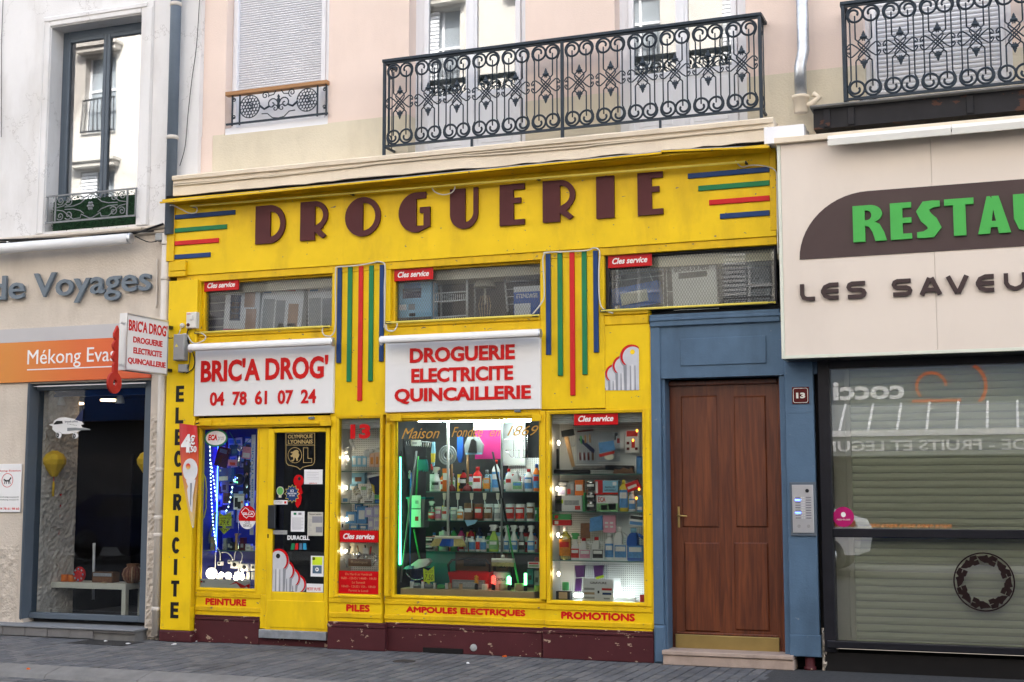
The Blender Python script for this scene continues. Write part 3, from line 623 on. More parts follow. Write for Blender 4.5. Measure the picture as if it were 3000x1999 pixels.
# cornice with cables
cx0,cx1 = at(*v(398,430),-.16).x,at(*v(1778,305),-.16).x
m = MB(); prof =[(YB,ZC0+.01),(-.16,ZC0),(-.16,ZC1-.055),(-.185,ZC1-.05),(-.19,ZC1-.012),(-.175,ZC1),(YB,ZC1+.004)]
nseg = 40; vs =[]; fs =[]
for i in range(nseg+1):
 x = cx0+(cx1-cx0)*i/nseg
 for k,(y,z) in enumerate(prof): vs.append((x,y+random.uniform(-.002,.002),z+(random.uniform(-.012,.006) if k==1 else random.uniform(-.002,.002))))
n = len(prof)
for i in range(nseg):
 for k in range(n): fs.append((i*n+k,i*n+(k+1)%n,(i+1)*n+(k+1)%n,(i+1)*n+k))
fs+=[tuple(range(n)),tuple(range(nseg*n+n-1,nseg*n-1,-1))]
m.add(vs,fs); m.build('cornice','cornice',PB)
for k,dz in enumerate((0,.02)):
 pts =[]
 for i in range(33):
  f_ = i/32; pts.append((cx0+.01+(cx1-cx0-.05)*f_,-.172,ZC1-.085-.012*math.sin(f_*9+k)-dz*(1 if (i//6)%2 else .55)+.01*f_))
 MB().tube(pts,.008,5).build('cornice_cable','cable_cream',label=('upper' if k==0 else 'lower')+' cream painted cable clipped along the cornice',cat='cable')
 # ---- balcony railings
def curl(cx,cz,R0,q,s):
# rolled bar end: one full outer turn, then a tight inner hook; q = -1 at the top, 1 at the bottom
 pts =[]
 for i in range(33):
  f_ = i/32; rr = R0*(.94 if f_<.55 else .94-(f_-.55)/.45*.66); a = math.radians(-35)+f_*math.radians(600)
  pts.append((cx+s*rr*math.cos(a),cz-q*rr*math.sin(a)))
 return pts
def motif(m,Y,cx,zt,zb,p,zc,r=.0070):
# one pair of scrolled bars with the interlaced knot between; p = spacing
 hx = p*.225; ox = p*.37; R0 = p*.235; zts = zt-R0-.004; zbs = zb+R0+.004
 k = p/.262; h = lambda a: a*k
 for s in (-1,1):
 # inner bar up into the spiral, out to the outer bar, down, lower spiral, inner bar
  up =[(cx+s*hx,zc+h(.085)),(cx+s*hx,zts-.012)]
  m.tube(t3(up+[(cx+s*hx,zts-R0*.2)],Y),r,5); m.tube(t3(curl(cx+s*hx,zts,R0,-1,s),Y),r*1.5,6)
  m.tube(t3([(cx+s*hx,zc-h(.085)),(cx+s*hx,zbs+R0*.2)],Y),r,5); m.tube(t3(curl(cx+s*hx,zbs,R0,1,s),Y),r*1.5,6)
  m.tube(t3([(cx+s*(hx+R0*.98),zts-R0*.25),(cx+s*(hx+R0*.75),zts-R0*.8),(cx+s*ox,zts-R0*1.05),(cx+s*ox,zbs+R0*1.05),(cx+s*(hx+R0*.75),zbs+R0*.8),(cx+s*(hx+R0*.98),zbs+R0*.25)],Y+.001),r,5)
  for q in (-1,1):
   P = lambda a,b_: (cx+s*h(a),zc+q*h(b_))
   # bar bends in, crosses, ends in the side loop
   m.tube(t3([P(-.059,.085),P(-.0,.028),P(.055,-.028),P(.085,-.05),P(.108,-.047),P(.122,-.028),P(.118,-.012),P(.106,-.014),P(.108,-.026)],Y-.003),r*.95,5)
   # centre strand ends in the heart under the finial
   m.tube(t3([P(0,0),P(.026,.026),P(.04,.048),P(.038,.07),P(.022,.086),P(.004,.082),P(.008,.07)],Y+.003),r*.95,5)
 for q in (-1,1):
  z0_ = zc+q*h(.084)
  m.lathe([(.006,0),(.034,q*.010),(.028,q*.024),(.016,q*.032),(.019,q*.040),(.011,q*.050),(.012,q*.056),(.002,q*.075)],cx,Y,z0_,8,'z',1,.35)
def balcony(name,label,X0,X1,Y,zt,zb,posts,nper,feet,ret,zfoot,group=None):
 o = thing(name,label,'balcony railing',((X0+X1)/2,Y,zb))
 MB().box(X0-.02,X1+.02,Y-.03,Y+.025,zt-.012,zt+.018,.004).build('handrail','iron',o); bx('under_rail','iron',o,X0,X1,Y-.012,Y+.012,zt-.03,zt-.013); bx('bottom_rail','iron',o,X0,X1,Y-.012,Y+.012,zb-.012,zb+.010)
 src = None
 for xx in posts: MB().box(xx-.014,xx+.014,Y-.02,Y+.008,zfoot,zt-.012,.003).build('post','iron',o)
 for xx in feet: MB().box(xx-.01,xx+.01,Y-.011,Y+.011,zfoot,zb-.012).build('foot','iron',o)
 for a,b_,n_ in nper:
  p =(b_-a)/n_
  for i in range(n_):
   if src is None:
    m = MB(); motif(m,Y,0,zt-.03,zb+.01,p,(zt+zb)/2); src = m.build('scroll_panel','iron',o); src.location = Vector((a+p*.5,0,0))-ORG[o.name];
    for q in src.data.vertices: q.co+=ORG[o.name]
    ORG[src.name] = Vector((0,0,0))
   else: again(src,o,Vector((a+p*(i+.5),0,0))-ORG[o.name])
 for xx in ret:
  m = MB(); m.beam((xx,Y,zt),(xx,YB,zt),.05,.028); m.beam((xx,Y,zb),(xx,YB,zb),.022,.02);
  for k in (.35,.7): m.tube([(xx,Y+(YB-Y)*k,zb),(xx,Y+(YB-Y)*k,zt)],.006,5)
  m.tube([(xx,Y+(YB-Y)*.5+.05*math.cos(t),zt-.09+.05*math.sin(t)) for t in [q*math.pi/8 for q in range(16)]],.007,5,True); m.tube([(xx,Y+(YB-Y)*.5+.05*math.cos(t),zb+.09+.05*math.sin(t)) for t in [q*math.pi/8 for q in range(16)]],.007,5,True)
  m.build('side_panel','iron',o)
 return o
Yb = -.12
pL,pR = A(zBal,88,580,Yb),A(z6,1645,160,Yb); bX0,bX1 = pL.x,pR.x; zt =(A(zBal,900,470,Yb).z+A(z6,900,230,Yb).z)/2; zb =(A(zBal,900,1262,Yb).z+A(z6,900,1080,Yb).z)/2
pm = A(zBal,1717,800,Yb).x
balcony('balcony_railing','long dark iron balcony railing with scrolls and knots above the cornice',bX0,bX1,Yb,zt,zb,(bX0,pm,bX1),((bX0+.014,pm-.014,6),(pm+.014,bX1-.014,6)),(A(zBal,885,1300,Yb).x,A(z6,735,1130,Yb).x),(bX0,bX1),ZC1-.01)
Yb = -.16
p0 = A(zRB,572,60,Yb); zt2 = A(zRB,720,17,Yb).z; zb2 = A(zRB,720,752,Yb).z; per =(A(zRB,1877,300,Yb).x-A(zRB,723,380,Yb).x)/4
balcony('balcony_railing','dark iron scroll balcony railing cut off by the right edge',p0.x,p0.x+per*9+.03,Yb,zt2,zb2,(p0.x,),((p0.x+.015,p0.x+.015+per*9,9),),(),(p0.x,),zb2-.02)
# slab and black steel under it
q0 = A(zRB,318,800,-.22).x; zs1 = A(zRB,900,752,-.22).z; zs0 = A(zRB,900,930,-.2).z
sb_ = MB().box(q0,12,-.22,YB,zs1-.018,zs1,.004).build('balcony_slab','concrete',PB); bx('slab_beam','iron_black',PB,A(zRB,345,880,-.17).x,12,-.15,YB,zs0,zs1-.02);
for px in (450,635,1550): xx = A(zRB,px,880,-.17).x; bx('bracket_plate','iron_black',PB,xx-.03,xx+.03,-.168,-.151,zs0+.01,zs1-.03,.004)
jar = A(zRB,765,735,-.05); MB().lathe([(.03,0),(.075,.004),(.08,.05),(.07,.055),(.03,.058)],jar.x,-.06,zs1,16).build('glass_ashtray','clear_plastic',label='clear glass ashtray on the right balcony behind the railing',cat='ashtray')
# ---- downpipes
def pipe(name,pts,r,mat,lab,collars=(),cmat='pipe_white'):
 o = MB().tube(pts,r,14).build(name,mat,label=lab,cat='pipe')
 for (x,y,z) in collars: MB().lathe([(r*1.02,-.022),(r*1.14,-.018),(r*1.14,.018),(r*1.02,.022)],x,y,z,14).build('collar',cmat,o)
 return o
xa = at(*v(398,250),-.04).x; zlow = at(*v(380,540),-.04).z
pipe('downpipe',[(xa,-.04,9.5),(xa,-.04,zlow)],.058,'pipe_grey','blue grey rain downpipe between the two houses',[(xa,-.04,A(zLW,1165,30,-.04).z),(xa,-.04,A(zLW,1138,905,-.04).z)])
xb = at(*v(368,1000),-.03).x; pipe('downpipe',[(xb,-.01,zlow+.02),(xb,-.01,.05)],.046,'pipe_white','stone coloured lower downpipe beside the yellow pilaster',[(xb,-.01,at(*v(370,y),-.03).z) for y in (560,640,745,1080,1190,1230,1400)])
q =[A(zRB,265,0,-.02),A(zRB,270,390,-.02),A(zRB,246,510,-.02),A(zRB,250,725,-.02)]; q[0].z+=2
for k in q: k.y = -.02
q[0].x = q[1].x; q[3].x = q[2].x
pipe('downpipe',q,.055,'galv','bent silver zinc downpipe right of the long balcony')
q = A(zRB,250,760,-.02); o = MB().lathe([(.05,-.13),(.062,-.12),(.066,0),(.075,.002),(.078,.03),(.062,.035)],q.x,-.02,q.z,14).build('pipe_socket','cornice',label='cream pipe socket below the silver downpipe',cat='pipe')
p = A(zRB,330,800,-.03); p2 = A(zRB,390,745,-.03); p3 = A(zRB,345,720,-.03); MB().tube([(q.x+.03,-.02,q.z-.06),p,p2,p3],.028,10).build('branch','cornice',o)
# ================================================================ RESTAURANT FRONT (right)
RF = thing('restaurant','beige panelled restaurant front with black framed window','shop front',(at(*v(2100,1530),0).x,0,0))
YS = -.30
bx0 = A(zN,378,400,YS).x; bz0 = A(zRB,900,1100,YS).z; bzb = at(2650,1040,YS).z; bzt = at(2640,393,YS).z
xs_ = A(zSig,1500,900,YS).x
bx('fascia_panel','rest_panel',RF,bx0+.03,xs_-.002,YS,.05,bzb+.03,bzt,.002); bx('fascia_panel','rest_panel',RF,xs_,12,YS,.05,bzb+.03,bzt,.002)
m = MB(); m.box(bx0,bx0+.029,YS-.006,.0,bzb,bzt,.003); m.box(bx0+.029,12,YS-.006,.0,bzb,bzb+.029,.003); m.build('edge_trim','rest_edge',RF)
bx('soffit','steel_dark',RF,bx0+.03,12,YS+.02,.0,bzb-.004,bzb-.001)
m = MB(); a = A(zRB,45,1080,YS-.05); m.box(a.x,12,YS-.05,YB,bzt+.003,A(zRB,1200,950,YS-.05).z,.004); m.build('top_ledge','cornice',RF)
a = at(*v(1757,345),-.2); b_ = at(*v(1757,285),-.2); bx('ledge_return','pvc',RF,a.x,a.x+.35,-.21,YB-.01,at(*v(1800,328),-.2).z,at(*v(1800,290),-.2).z)
# lamp cover
q0 = A(zRB,462,1085,YS-.12); zc_ = A(zRB,930,1045,YS-.12).z; js = A(zRB,1405,990,YS-.12).x
lamp = thing('strip_light','long weathered white lamp trough above the brown restaurant sign','lamp',(q0.x,YS-.1,zc_))
for a,b_ in ((q0.x,js-.003),(js+.003,12)):
 m = MB(); pr =[(YS-.17,zc_-.045),(YS-.175,zc_+.01),(YS-.15,zc_+.045),(YS-.03,zc_+.05),(YS-.03,zc_+.035),(YS-.14,zc_+.03),(YS-.16,zc_+.0),(YS-.155,zc_-.045)]
 n = len(pr); m.add([(x,y,z) for x in (a,b_) for y,z in pr],[(i,(i+1)%n,n+(i+1)%n,n+i) for i in range(n)]+[tuple(range(n)),tuple(range(2*n-1,n-1,-1))]); m.build('trough','offwhite',lamp)
m = MB(); m.box(js-.2,js+.2,YS-.03,YS-.002,zc_+.02,zc_+.045); m.build('bracket','steel_dark',lamp)
# brown shape + lettering
zbm = A(zSig,205,855,YS).z; ztm = A(zSig,820,200,YS).z; x0_ = A(zSig,205,855,YS).x; xt = A(zSig,860,195,YS).x
pts =[(x0_,zbm),(12,zbm),(12,ztm)]+[(xt-(xt-x0_)*math.sin(t),zbm+(ztm-zbm)*math.cos(t)) for t in [k*math.pi/2/14 for k in range(15)]][:-1]
RS = MB().prism(pts,YS-.006,YS-.0008).build('restaurant_sign','rest_brown',label='dark brown rounded sign field carrying green RESTAU letters',cat='sign')
HG = ztm-zbm
zl0,zl1 = A(zSig,790,690,YS).z,A(zSig,780,345,YS).z; LH = zl1-zl0
xL =[A(zSig,a,600,YS).x for a in (722,1042,1080,1283,1328,1562,1600,1882,1915,2232,2262)]; G = 'rest_green'
def poly_letter(polys,mat,parent,x0,x1,z0,z1,Y,d):
 m = MB()
 for k,p in enumerate(polys): m.prism([(x0+(x1-x0)*a,z0+(z1-z0)*b_) for a,b_ in p],Y-.0004*k,Y+d)
 return m.build('letter',mat,parent)
def arc(cx,cy,rx,ry,t0,t1,n=10): return [(cx+rx*math.cos(math.radians(t0+(t1-t0)*i/n)),cy+ry*math.sin(math.radians(t0+(t1-t0)*i/n))) for i in range(n+1)]
Yl = YS-.035; d_ = .028
# R
poly_letter([[(0,0),(.36,0),(.36,1),(0,1)],[(.36,.86)]+[(.36,1),(.5,1)]+arc(.5,.755,.38,.245,90,-90,14)+[(.36,.51),(.36,.585),(.42,.585)]+arc(.42,.72,.14,.135,-90,90,8)+[(.36,.86)],[(.36,.44),(.36,.52),(.62,.55),(.80,.46),(.92,.25),(1.0,0),(.66,0),(.58,.25),(.48,.4)]],G,RS,xL[0],xL[1],zl0,zl1,Yl,d_)
poly_letter([[(0,0),(.58,0),(.58,1),(0,1)],[(.58,.85),(1,.85),(1,1),(.58,1)],[(.58,.44),(1,.44),(1,.585),(.58,.585)],[(.58,0),(1,0),(1,.15),(.58,.15)]],G,RS,xL[2],xL[3],zl0,zl1,Yl,d_)
m = MB(); sp =[(x,z) for x,z in ((.98,.905),(.70,.905),(.42,.87),(.28,.72),(.40,.56),(.62,.42),(.74,.27),(.58,.12),(.30,.085),(.02,.085))]
W_ = xL[5]-xL[4]; m.ribbon([(xL[4]+W_*a,zl0+LH*b_) for a,b_ in sp],[LH*.16,LH*.19,LH*.26,LH*.31,LH*.33,LH*.33,LH*.31,LH*.26,LH*.18,LH*.155],Yl,Yl+d_); m.build('letter',G,RS)
poly_letter([[(.30,0),(.72,0),(.72,.9),(.30,.9)],[(0,.83),(1,.83),(1,1),(0,1)]],G,RS,xL[6],xL[7],zl0,zl1,Yl,d_)
poly_letter([[(0,0),(.36,0),(.52,.85),(.40,1),(.30,1)],[(1,0),(.63,0),(.44,.85),(.45,1),(.66,1)],[(.36,.17),(.64,.17),(.60,.33),(.40,.33)]],G,RS,xL[8],xL[9],zl0,zl1,Yl,d_)
m = MB(); W_ = .24; m.ribbon([(xL[10]+.045,zl1),(xL[10]+.045,zl0+.12),(xL[10]+.07,zl0+.06),(xL[10]+.12,zl0+.045),(xL[10]+.17,zl0+.06),(xL[10]+.195,zl0+.12),(xL[10]+.195,zl1)],.09,Yl,Yl+d_); m.build('letter',G,RS)
# LES SAVEU - rounded techno letters
RL = thing('restaurant_lettering','raised dark brown letters on the beige panel under the brown sign field','lettering',(A(zSig,1200,1150,YS).x,YS,A(zSig,1200,1150,YS).z))
zq0,zq1 = A(zSig,300,1250,YS).z,A(zSig,230,1092,YS).z; Hh = zq1-zq0; th = Hh*.235
def techno(ch,l,r):
 a,b_ = A(zSig,l,1100,YS).x,A(zSig,r,1100,YS).x; W_ = b_-a; m = MB(); t = th; Y0,Y1 = YS-.025,YS-.001
 X = lambda f_: a+W_*f_
 Zz = lambda f_: zq0+Hh*f_
 e = t/2; ex = e
 if ch=='L': S =[[(a+e,zq1),(a+e,zq0+e+.04),(a+e+.012,zq0+e+.012),(a+e+.04,zq0+e),(b_,zq0+e)]]
 elif ch=='E': S =[[(b_,zq1-e),(a+e+.06,zq1-e),(a+e+.018,zq1-e-.018),(a+e,zq1-e-.05),(a+e,zq0+e+.05),(a+e+.018,zq0+e+.018),(a+e+.06,zq0+e),(b_,zq0+e)],[(a+e,Zz(.5)),(b_,Zz(.5))]]
 elif ch=='S': S =[[(b_-.01,zq1-e),(a+e+.03,zq1-e),(a+e+.008,zq1-e-.01),(a+e,zq1-e-.03),(a+e+.008,Zz(.5)+.01),(a+e+.03,Zz(.5)),(b_-e-.03,Zz(.5)),(b_-e-.008,Zz(.5)-.01),(b_-e,zq0+e+.03),(b_-e-.008,zq0+e+.01),(b_-e-.03,zq0+e),(a+.01,zq0+e)]]
 elif ch=='A': S =[[(a+e*1.1,zq0),(X(.46),zq1-.004)],[(b_-e*1.1,zq0),(X(.54),zq1-.004)],[(X(.2),Zz(.28)),(X(.8),Zz(.28))]]
 elif ch=='V': S =[[(a+e*1.1,zq1),(X(.47),zq0+.004)],[(b_-e*1.1,zq1),(X(.53),zq0+.004)]]
 elif ch=='U': S =[[(a+e,zq1),(a+e,zq0+e+.05),(a+e+.018,zq0+e+.018),(a+e+.06,zq0+e),(b_-e-.06,zq0+e),(b_-e-.018,zq0+e+.018),(b_-e,zq0+e+.05),(b_-e,zq1)]]
 for k,s in enumerate(S): m.ribbon(s,t*(1.12 if ch in 'AV' and k<2 else 1),Y0-.0005*k,Y1)
 m.build('letter','letter_brown2',RL)
paint('letter_brown2',(.055,.036,.036),.4,.05)
for ch,l,r in (('L',211,350),('E',410,578),('S',655,845),('S',1088,1283),('A',1350,1570),('V',1605,1830),('E',1892,2068),('U',2162,2380)): techno(ch,l,r)
# window
fx0 = A(zN,752,1000,-.02).x; wx0_ = A(zRes,375,700,-.02).x; zmid0,zmid1 = A(zRes,900,740,-.02).z,A(zRes,900,690,-.02).z; zb_ = A(zRes,900,1355,-.02).z; ztop = A(zN,950,765,-.02).z
WF = thing('restaurant_window','large black framed window with pale green closed roller blind behind the glass','window',(wx0_+1,0,0))
m = MB(); m.box(fx0,wx0_,-.02,.12,.16,bzb,.006); m.box(wx0_,12,-.02,.12,ztop,bzb,.006); m.build('frame','frame_black',WF); bx('mid_rail','frame_black',WF,wx0_,12,-.03,.1,zmid0,zmid1,.006); bx('bottom_rail','frame_black',WF,wx0_,12,-.022,.12,.235,zb_,.006)
bx('outer_sill','frame_black',WF,fx0+.03,12,-.06,-.0225,.20,.26,.006); bx('base','gap_dark',WF,fx0,12,.0,.3,.0,.158)
bx('gap','gap_dark',WF,A(zN,712,1000,0).x,fx0-.002,.06,.3,.0,bzb)
bx('pane','glass_rest',WF,wx0_,12,.03,.036,zmid1,ztop); bx('pane','glass_rest',WF,wx0_,12,.03,.036,zb_,zmid0)
xg = A(zRes,497,800,.16).x; slats(WF,xg,12,zb_-.05,ztop+.05,.16,.0645,'blind_green')
bx('blind_guide','blind_edge',WF,A(zRes,465,800,.16).x,xg,.13,.2,zb_-.05,ztop+.05,.004); bx('side_wall','blind_edge',WF,wx0_-.05,A(zRes,463,800,.17).x,.17,.2,zb_-.05,ztop+.05)
# window stickers
q = A(zRes,434,618,.027); m = MB(); m.disc(q.x,q.z,.089,.087,.024,.029); paint('magenta',(.42,.01,.13),.4,.05); st = m.build('round_sticker','magenta',label='round magenta sticker at the left edge of the restaurant pane',cat='sticker')
MB().disc(q.x,q.z+.02,.02,.022,.0225,.0238).build('emblem','white',st); text('resto-in.com','offwhite',st,q.x-.055,q.x+.055,q.z-.03,q.z-.012,.0228,depth=.001,bold=0)
q = A(zRes,1242,992,.027); R0 = A(zRes,1417,992,.027).x-q.x; m = MB()
m.ribbon([(q.x+R0*math.cos(t),q.z+R0*math.sin(t)) for t in [k*math.pi/24 for k in range(48)]],.012,.0255,.0285,True)
for k in range(16):
 t = k*math.pi/8+.1;
 if k%2==0:
  pts =[(.66,-.12),(.90,-.13),(.90,.13),(.74,.02)]
  m.prism([(q.x+R0*(r*math.cos(t)-w*math.sin(t)),q.z+R0*(r*math.sin(t)+w*math.cos(t))) for r,w in pts],.0255,.0285)
 else:
  pts =[(.68,-.2),(.70,-.05),(.80,.02),(.88,-.05),(.86,-.14),(.80,-.13)]
  m.ribbon([(q.x+R0*(r*math.cos(t)-w*math.sin(t)),q.z+R0*(r*math.sin(t)+w*math.cos(t))) for r,w in pts],.038,.0255,.0285)
  m.ribbon([(q.x+R0*(r*math.cos(t)-w*math.sin(t)),q.z+R0*(r*math.sin(t)+w*math.cos(t))) for r,w in [(.66,.1),(.82,.14),(.9,.2)]],.036,.0256,.0285)
paint('sticker_maroon',(.012,.004,.004),.5,.1); m.build('round_sticker','sticker_maroon',label='large dark ring sticker with ornamental waves on the lower pane',cat='sticker')
# ================================================================ YELLOW SHOP FRONT
SF = thing('hardware_shop','bright yellow wooden hardware shop front with brown DROGUERIE letters and maroon plinth','shop front',(at(*v(940,1500),0).x,0,0))
Y_ = 'yellow'; T_ = 'yellow_trim'
XA = at(*v(390,640),0).x; XZ = at(*v(1785,540),0).x; XR = at(*v(1496,1100),0).x
zf0 = at(*v(1100,588),-.03).z; zf1 = ZC0+.02
bx('fascia_board',Y_,SF,XA,XZ,-.03,.1,zf0,zf1,.003)
bx('fascia_rail',T_,SF,XA+.1,XZ,-.016,.1,at(*v(1100,606),-.016).z,zf0-.001,.004)
bx('corner_strip',T_,SF,XA-.02,at(*v(400,540),-.05).x,-.05,-.0305,at(*v(395,600),-.05).z,zf1-.06,.004)
bx('corner_strip',T_,SF,at(*v(1769,450),-.04).x,XZ+.012,-.04,-.0305,zf0+.05,zf1-.06,.004)
m = MB(); a = at(*v(390,602),-.07); b_ = at(*v(425,634),-.07); m.box(a.x,b_.x,-.07,-.0305,(a.z+b_.z)/2-.02,a.z,.004); m.box(a.x,b_.x-.006,-.062,-.0305,b_.z,(a.z+b_.z)/2-.023,.004); m.build('corner_block',T_,SF)
# canopy lip under the cornice
p0,p1,p2 = at(*v(368,466),-.27),at(*v(1520,352),-.27),at(*v(1768,342),-.27)
CN = MB().beam(p0,p1,.02,.016).build('canopy',T_,SF)
pj = p0.lerp(p1,.045)
m = MB()
def slab(m,a,b_,za):
 m.add([a+Vector((0,-.004,.009)),b_+Vector((0,-.004,.009)),b_+Vector((0,.06,.034)),a+Vector((0,.06,.034)),a+Vector((0,.2,.06)),b_+Vector((0,.2,.06))],[(0,1,2,3),(3,2,5,4)])
slab(m,pj,p1,0); slab(m,p1+Vector((0,0,.012)),p2+Vector((0,0,.012)),0); paint('flashing',(.27,.26,.26),.7,.35,5,.2,40,dirt=(.07,.05,.04),dirt_amt=.9,dscale=3); m.build('flashing','flashing',SF)
MB().beam(p1+Vector((0,-.004,.014)),p2+Vector((0,-.004,.014)),.02,.016).build('canopy_lip',T_,SF)
bx('canopy_board',T_,SF,XA+.05,XZ-.02,-.24,-.031,ZC0-.075,ZC0-.055)
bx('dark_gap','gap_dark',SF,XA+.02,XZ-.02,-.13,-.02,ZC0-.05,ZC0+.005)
# lamp rod
q0,q1 = A(conv(480,400,2.5576),200,522,-.12),at(*v(1712,372),-.12)
rod = MB().tube([q0,q1],.011,8).build('light_rod','yellow_rod',label='thin yellow light rod running under the canopy above DROGUERIE',cat='lamp')
for f_ in (.0,.32,.66,1): p = q0.lerp(q1,f_); MB().beam((p.x,-.12,p.z),(p.x,-.03,p.z),.02,.014).build('clip','steel_dark',rod)
# DROGUERIE, art deco block letters
zlet =[(587,655,472,557,'D'),(690,754,463,551,'R'),(793,874,452,544,'O'),(916,988,442,534,'G'),(1034,1098,428,528,'U'),(1148,1205,423,519,'E'),(1247,1323,416,509,'R'),(1370,1411,407,500,'I'),(1465,1523,399,495,'E')]
DL = thing('shop_name_letters','nine raised brown art deco letters spelling DROGUERIE on the fascia','lettering',(at(*v(1055,500),-.06).x,-.06,zf0+.2))
def deco(ch):
 if ch=='D': return [[(0,0),(.50,0),(.50,1),(0,1)],[(.50,0)]+arc(.5,.5,.5,.5,-90,90,16)+[(.50,1),(.50,.83)]+arc(.5,.5,.34,.33,90,-90,12)+[(.50,.17)]]
 if ch=='R': return [[(0,0),(.52,0),(.52,1),(0,1)],[(.52,.2)]+[(.52,.36)]+arc(.52,.63,.30,.24,-60,90,10)+[(.52,1)]+arc(.52,.63,.46,.37,90,-50,12)+[(.80,.3),(.72,.26)],[(.52,.30),(.60,.34),(.93,.10),(.80,.03),(.52,.2)]]
 if ch=='O': return [[(.5,0)]+arc(.5,.5,.5,.5,270,90,20)+[(.5,1)],[(.5,0)]+arc(.5,.5,.5,.5,-90,90,16)+[(.5,1),(.5,.86)]+arc(.5,.5,.36,.36,90,-90,12)+[(.5,.14)]]
 if ch=='G': return [[(.56,0),(.56,1)]+arc(.56,.5,.56,.5,90,270,20),[(.56,.84),(.86,.84),(.86,1),(.56,1)],[(.56,0),(.62,0),(1,.13),(1,.16),(.56,.16)],[(.80,.12),(1,.12),(1,.60),(.80,.60)],[(.68,.48),(1,.48),(1,.62),(.68,.62)]]
 if ch=='U': return [[(0,1),(0,.38)]+arc(.5,.38,.5,.38,180,270,12)+[(.54,0),(.54,1)],[(.54,0)]+arc(.54,.38,.46,.38,-90,0,10)+[(1,1),(.84,1),(.84,.4)]+arc(.54,.4,.30,.24,0,-90,8)]
 if ch=='E': return [[(0,0),(.56,0),(.56,1),(0,1)],[(.56,.86),(1,.86),(1,1),(.56,1)],[(.56,.53),(.86,.53),(.86,.66),(.56,.66)],[(.56,0),(1,0),(1,.13),(.56,.13)]]
 if ch=='I': return [[(0,0),(1,0),(1,1),(0,1)]]
zl1 = sum(at((a+b_)/2*1.275,t*1.275,-.055).z for a,b_,t,b2,c in zlet)/9; zl0 = sum(at((a+b_)/2*1.275,b2*1.275,-.055).z for a,b_,t,b2,c in zlet)/9
for a,b_,t,b2,ch in zlet:
 poly_letter(deco(ch),'letter_brown',DL,at(a*1.275,(t+b2)*.6375,-.055).x,at(b_*1.275,(t+b2)*.6375,-.055).x,zl0,zl1,-.058,.026)
 # stripes
def hstripe(xl,xr,yc,mat,nm,at_left):
 xx0 = at(xl*1.275,yc*1.275,-.045).x; xx1 = at(xr*1.275,yc*1.275,-.045).x; z = at((xl if at_left else xr)*1.275,yc*1.275,-.045).z
 bx('stripe',mat,SF,xx0,xx1,-.047,-.0305,z-.024,z+.024,.004)
for xr,yc,mt in ((539.6,487.5,'stripe_blue'),(520.6,520.4,'stripe_green'),(501.6,552,'stripe_red'),(482.6,585,'stripe_blue')): hstripe(401,xr,yc,mt,'s',False)
for xl,yc,mt in ((1580,389,'stripe_blue'),(1604,420,'stripe_green'),(1629,455,'stripe_red'),(1654,489,'stripe_blue')): hstripe(xl,1768,yc,mt,'s',False)
# columns of the upper zone
XT =[RC(v,466,632,768,761,.04),RC(v,902,600,1246,737,.04),RC(v,1392,571,1785,709,.04)]
zfr = at(*v(1100,606),-.016).z
ztr = min(t[2] for t in XT)
zg = at(*v(1100,960),0).z
Xw1 = at(*v(440,1150),0).x
bx('pilaster',Y_,SF,at(*v(368,1400),-.05).x,at(*v(436,1400),-.05).x,-.05,.12,.115,zfr+.02,.006)
bx('pilaster_base','maroon',SF,at(*v(364,1460),-.07).x,at(*v(438,1460),-.07).x,-.07,.12,0,.113,.01)
xp1 = at(*v(436,1400),-.05).x
bx('post',Y_,SF,xp1,XT[0][0],-.012,.12,at(*v(450,795),0).z,zfr,.004)
bx('stripe_panel',Y_,SF,XT[0][1],XT[1][0],-.012,.12,at(*v(820,955),0).z,zfr,.004); bx('stripe_panel',Y_,SF,XT[1][1],XT[2][0],-.012,.12,at(*v(1315,940),0).z,zfr,.004)
zk = at(*v(1440,940),0).z
bx('key_panel',Y_,SF,XT[2][0],XR,-.006,.12,zk,at(*v(1440,745),0).z,.003)
for xs,tops,bots in (((779,803,828,852,876.5),(614,613,612,611,610),(834,877.5,920.7,876,830.7)),((1259.6,1286.5,1314.4,1342.5,1369),(584.6,581,579.5,577.5,576),(815.6,863.5,909,861,810))):
 ztp = sum(at(x*1.275,t*1.275,-.03).z for x,t in zip(xs,tops))/5
 for x,b_,mt in zip(xs,bots,('stripe_blue','stripe_green','stripe_red','stripe_green','stripe_blue')):
  X = at(x*1.275,700*1.275,-.03).x; bx('stripe',mt,SF,X-.0235,X+.0235,-.034,-.0125,at(x*1.275,b_*1.275,-.03).z,ztp,.004)
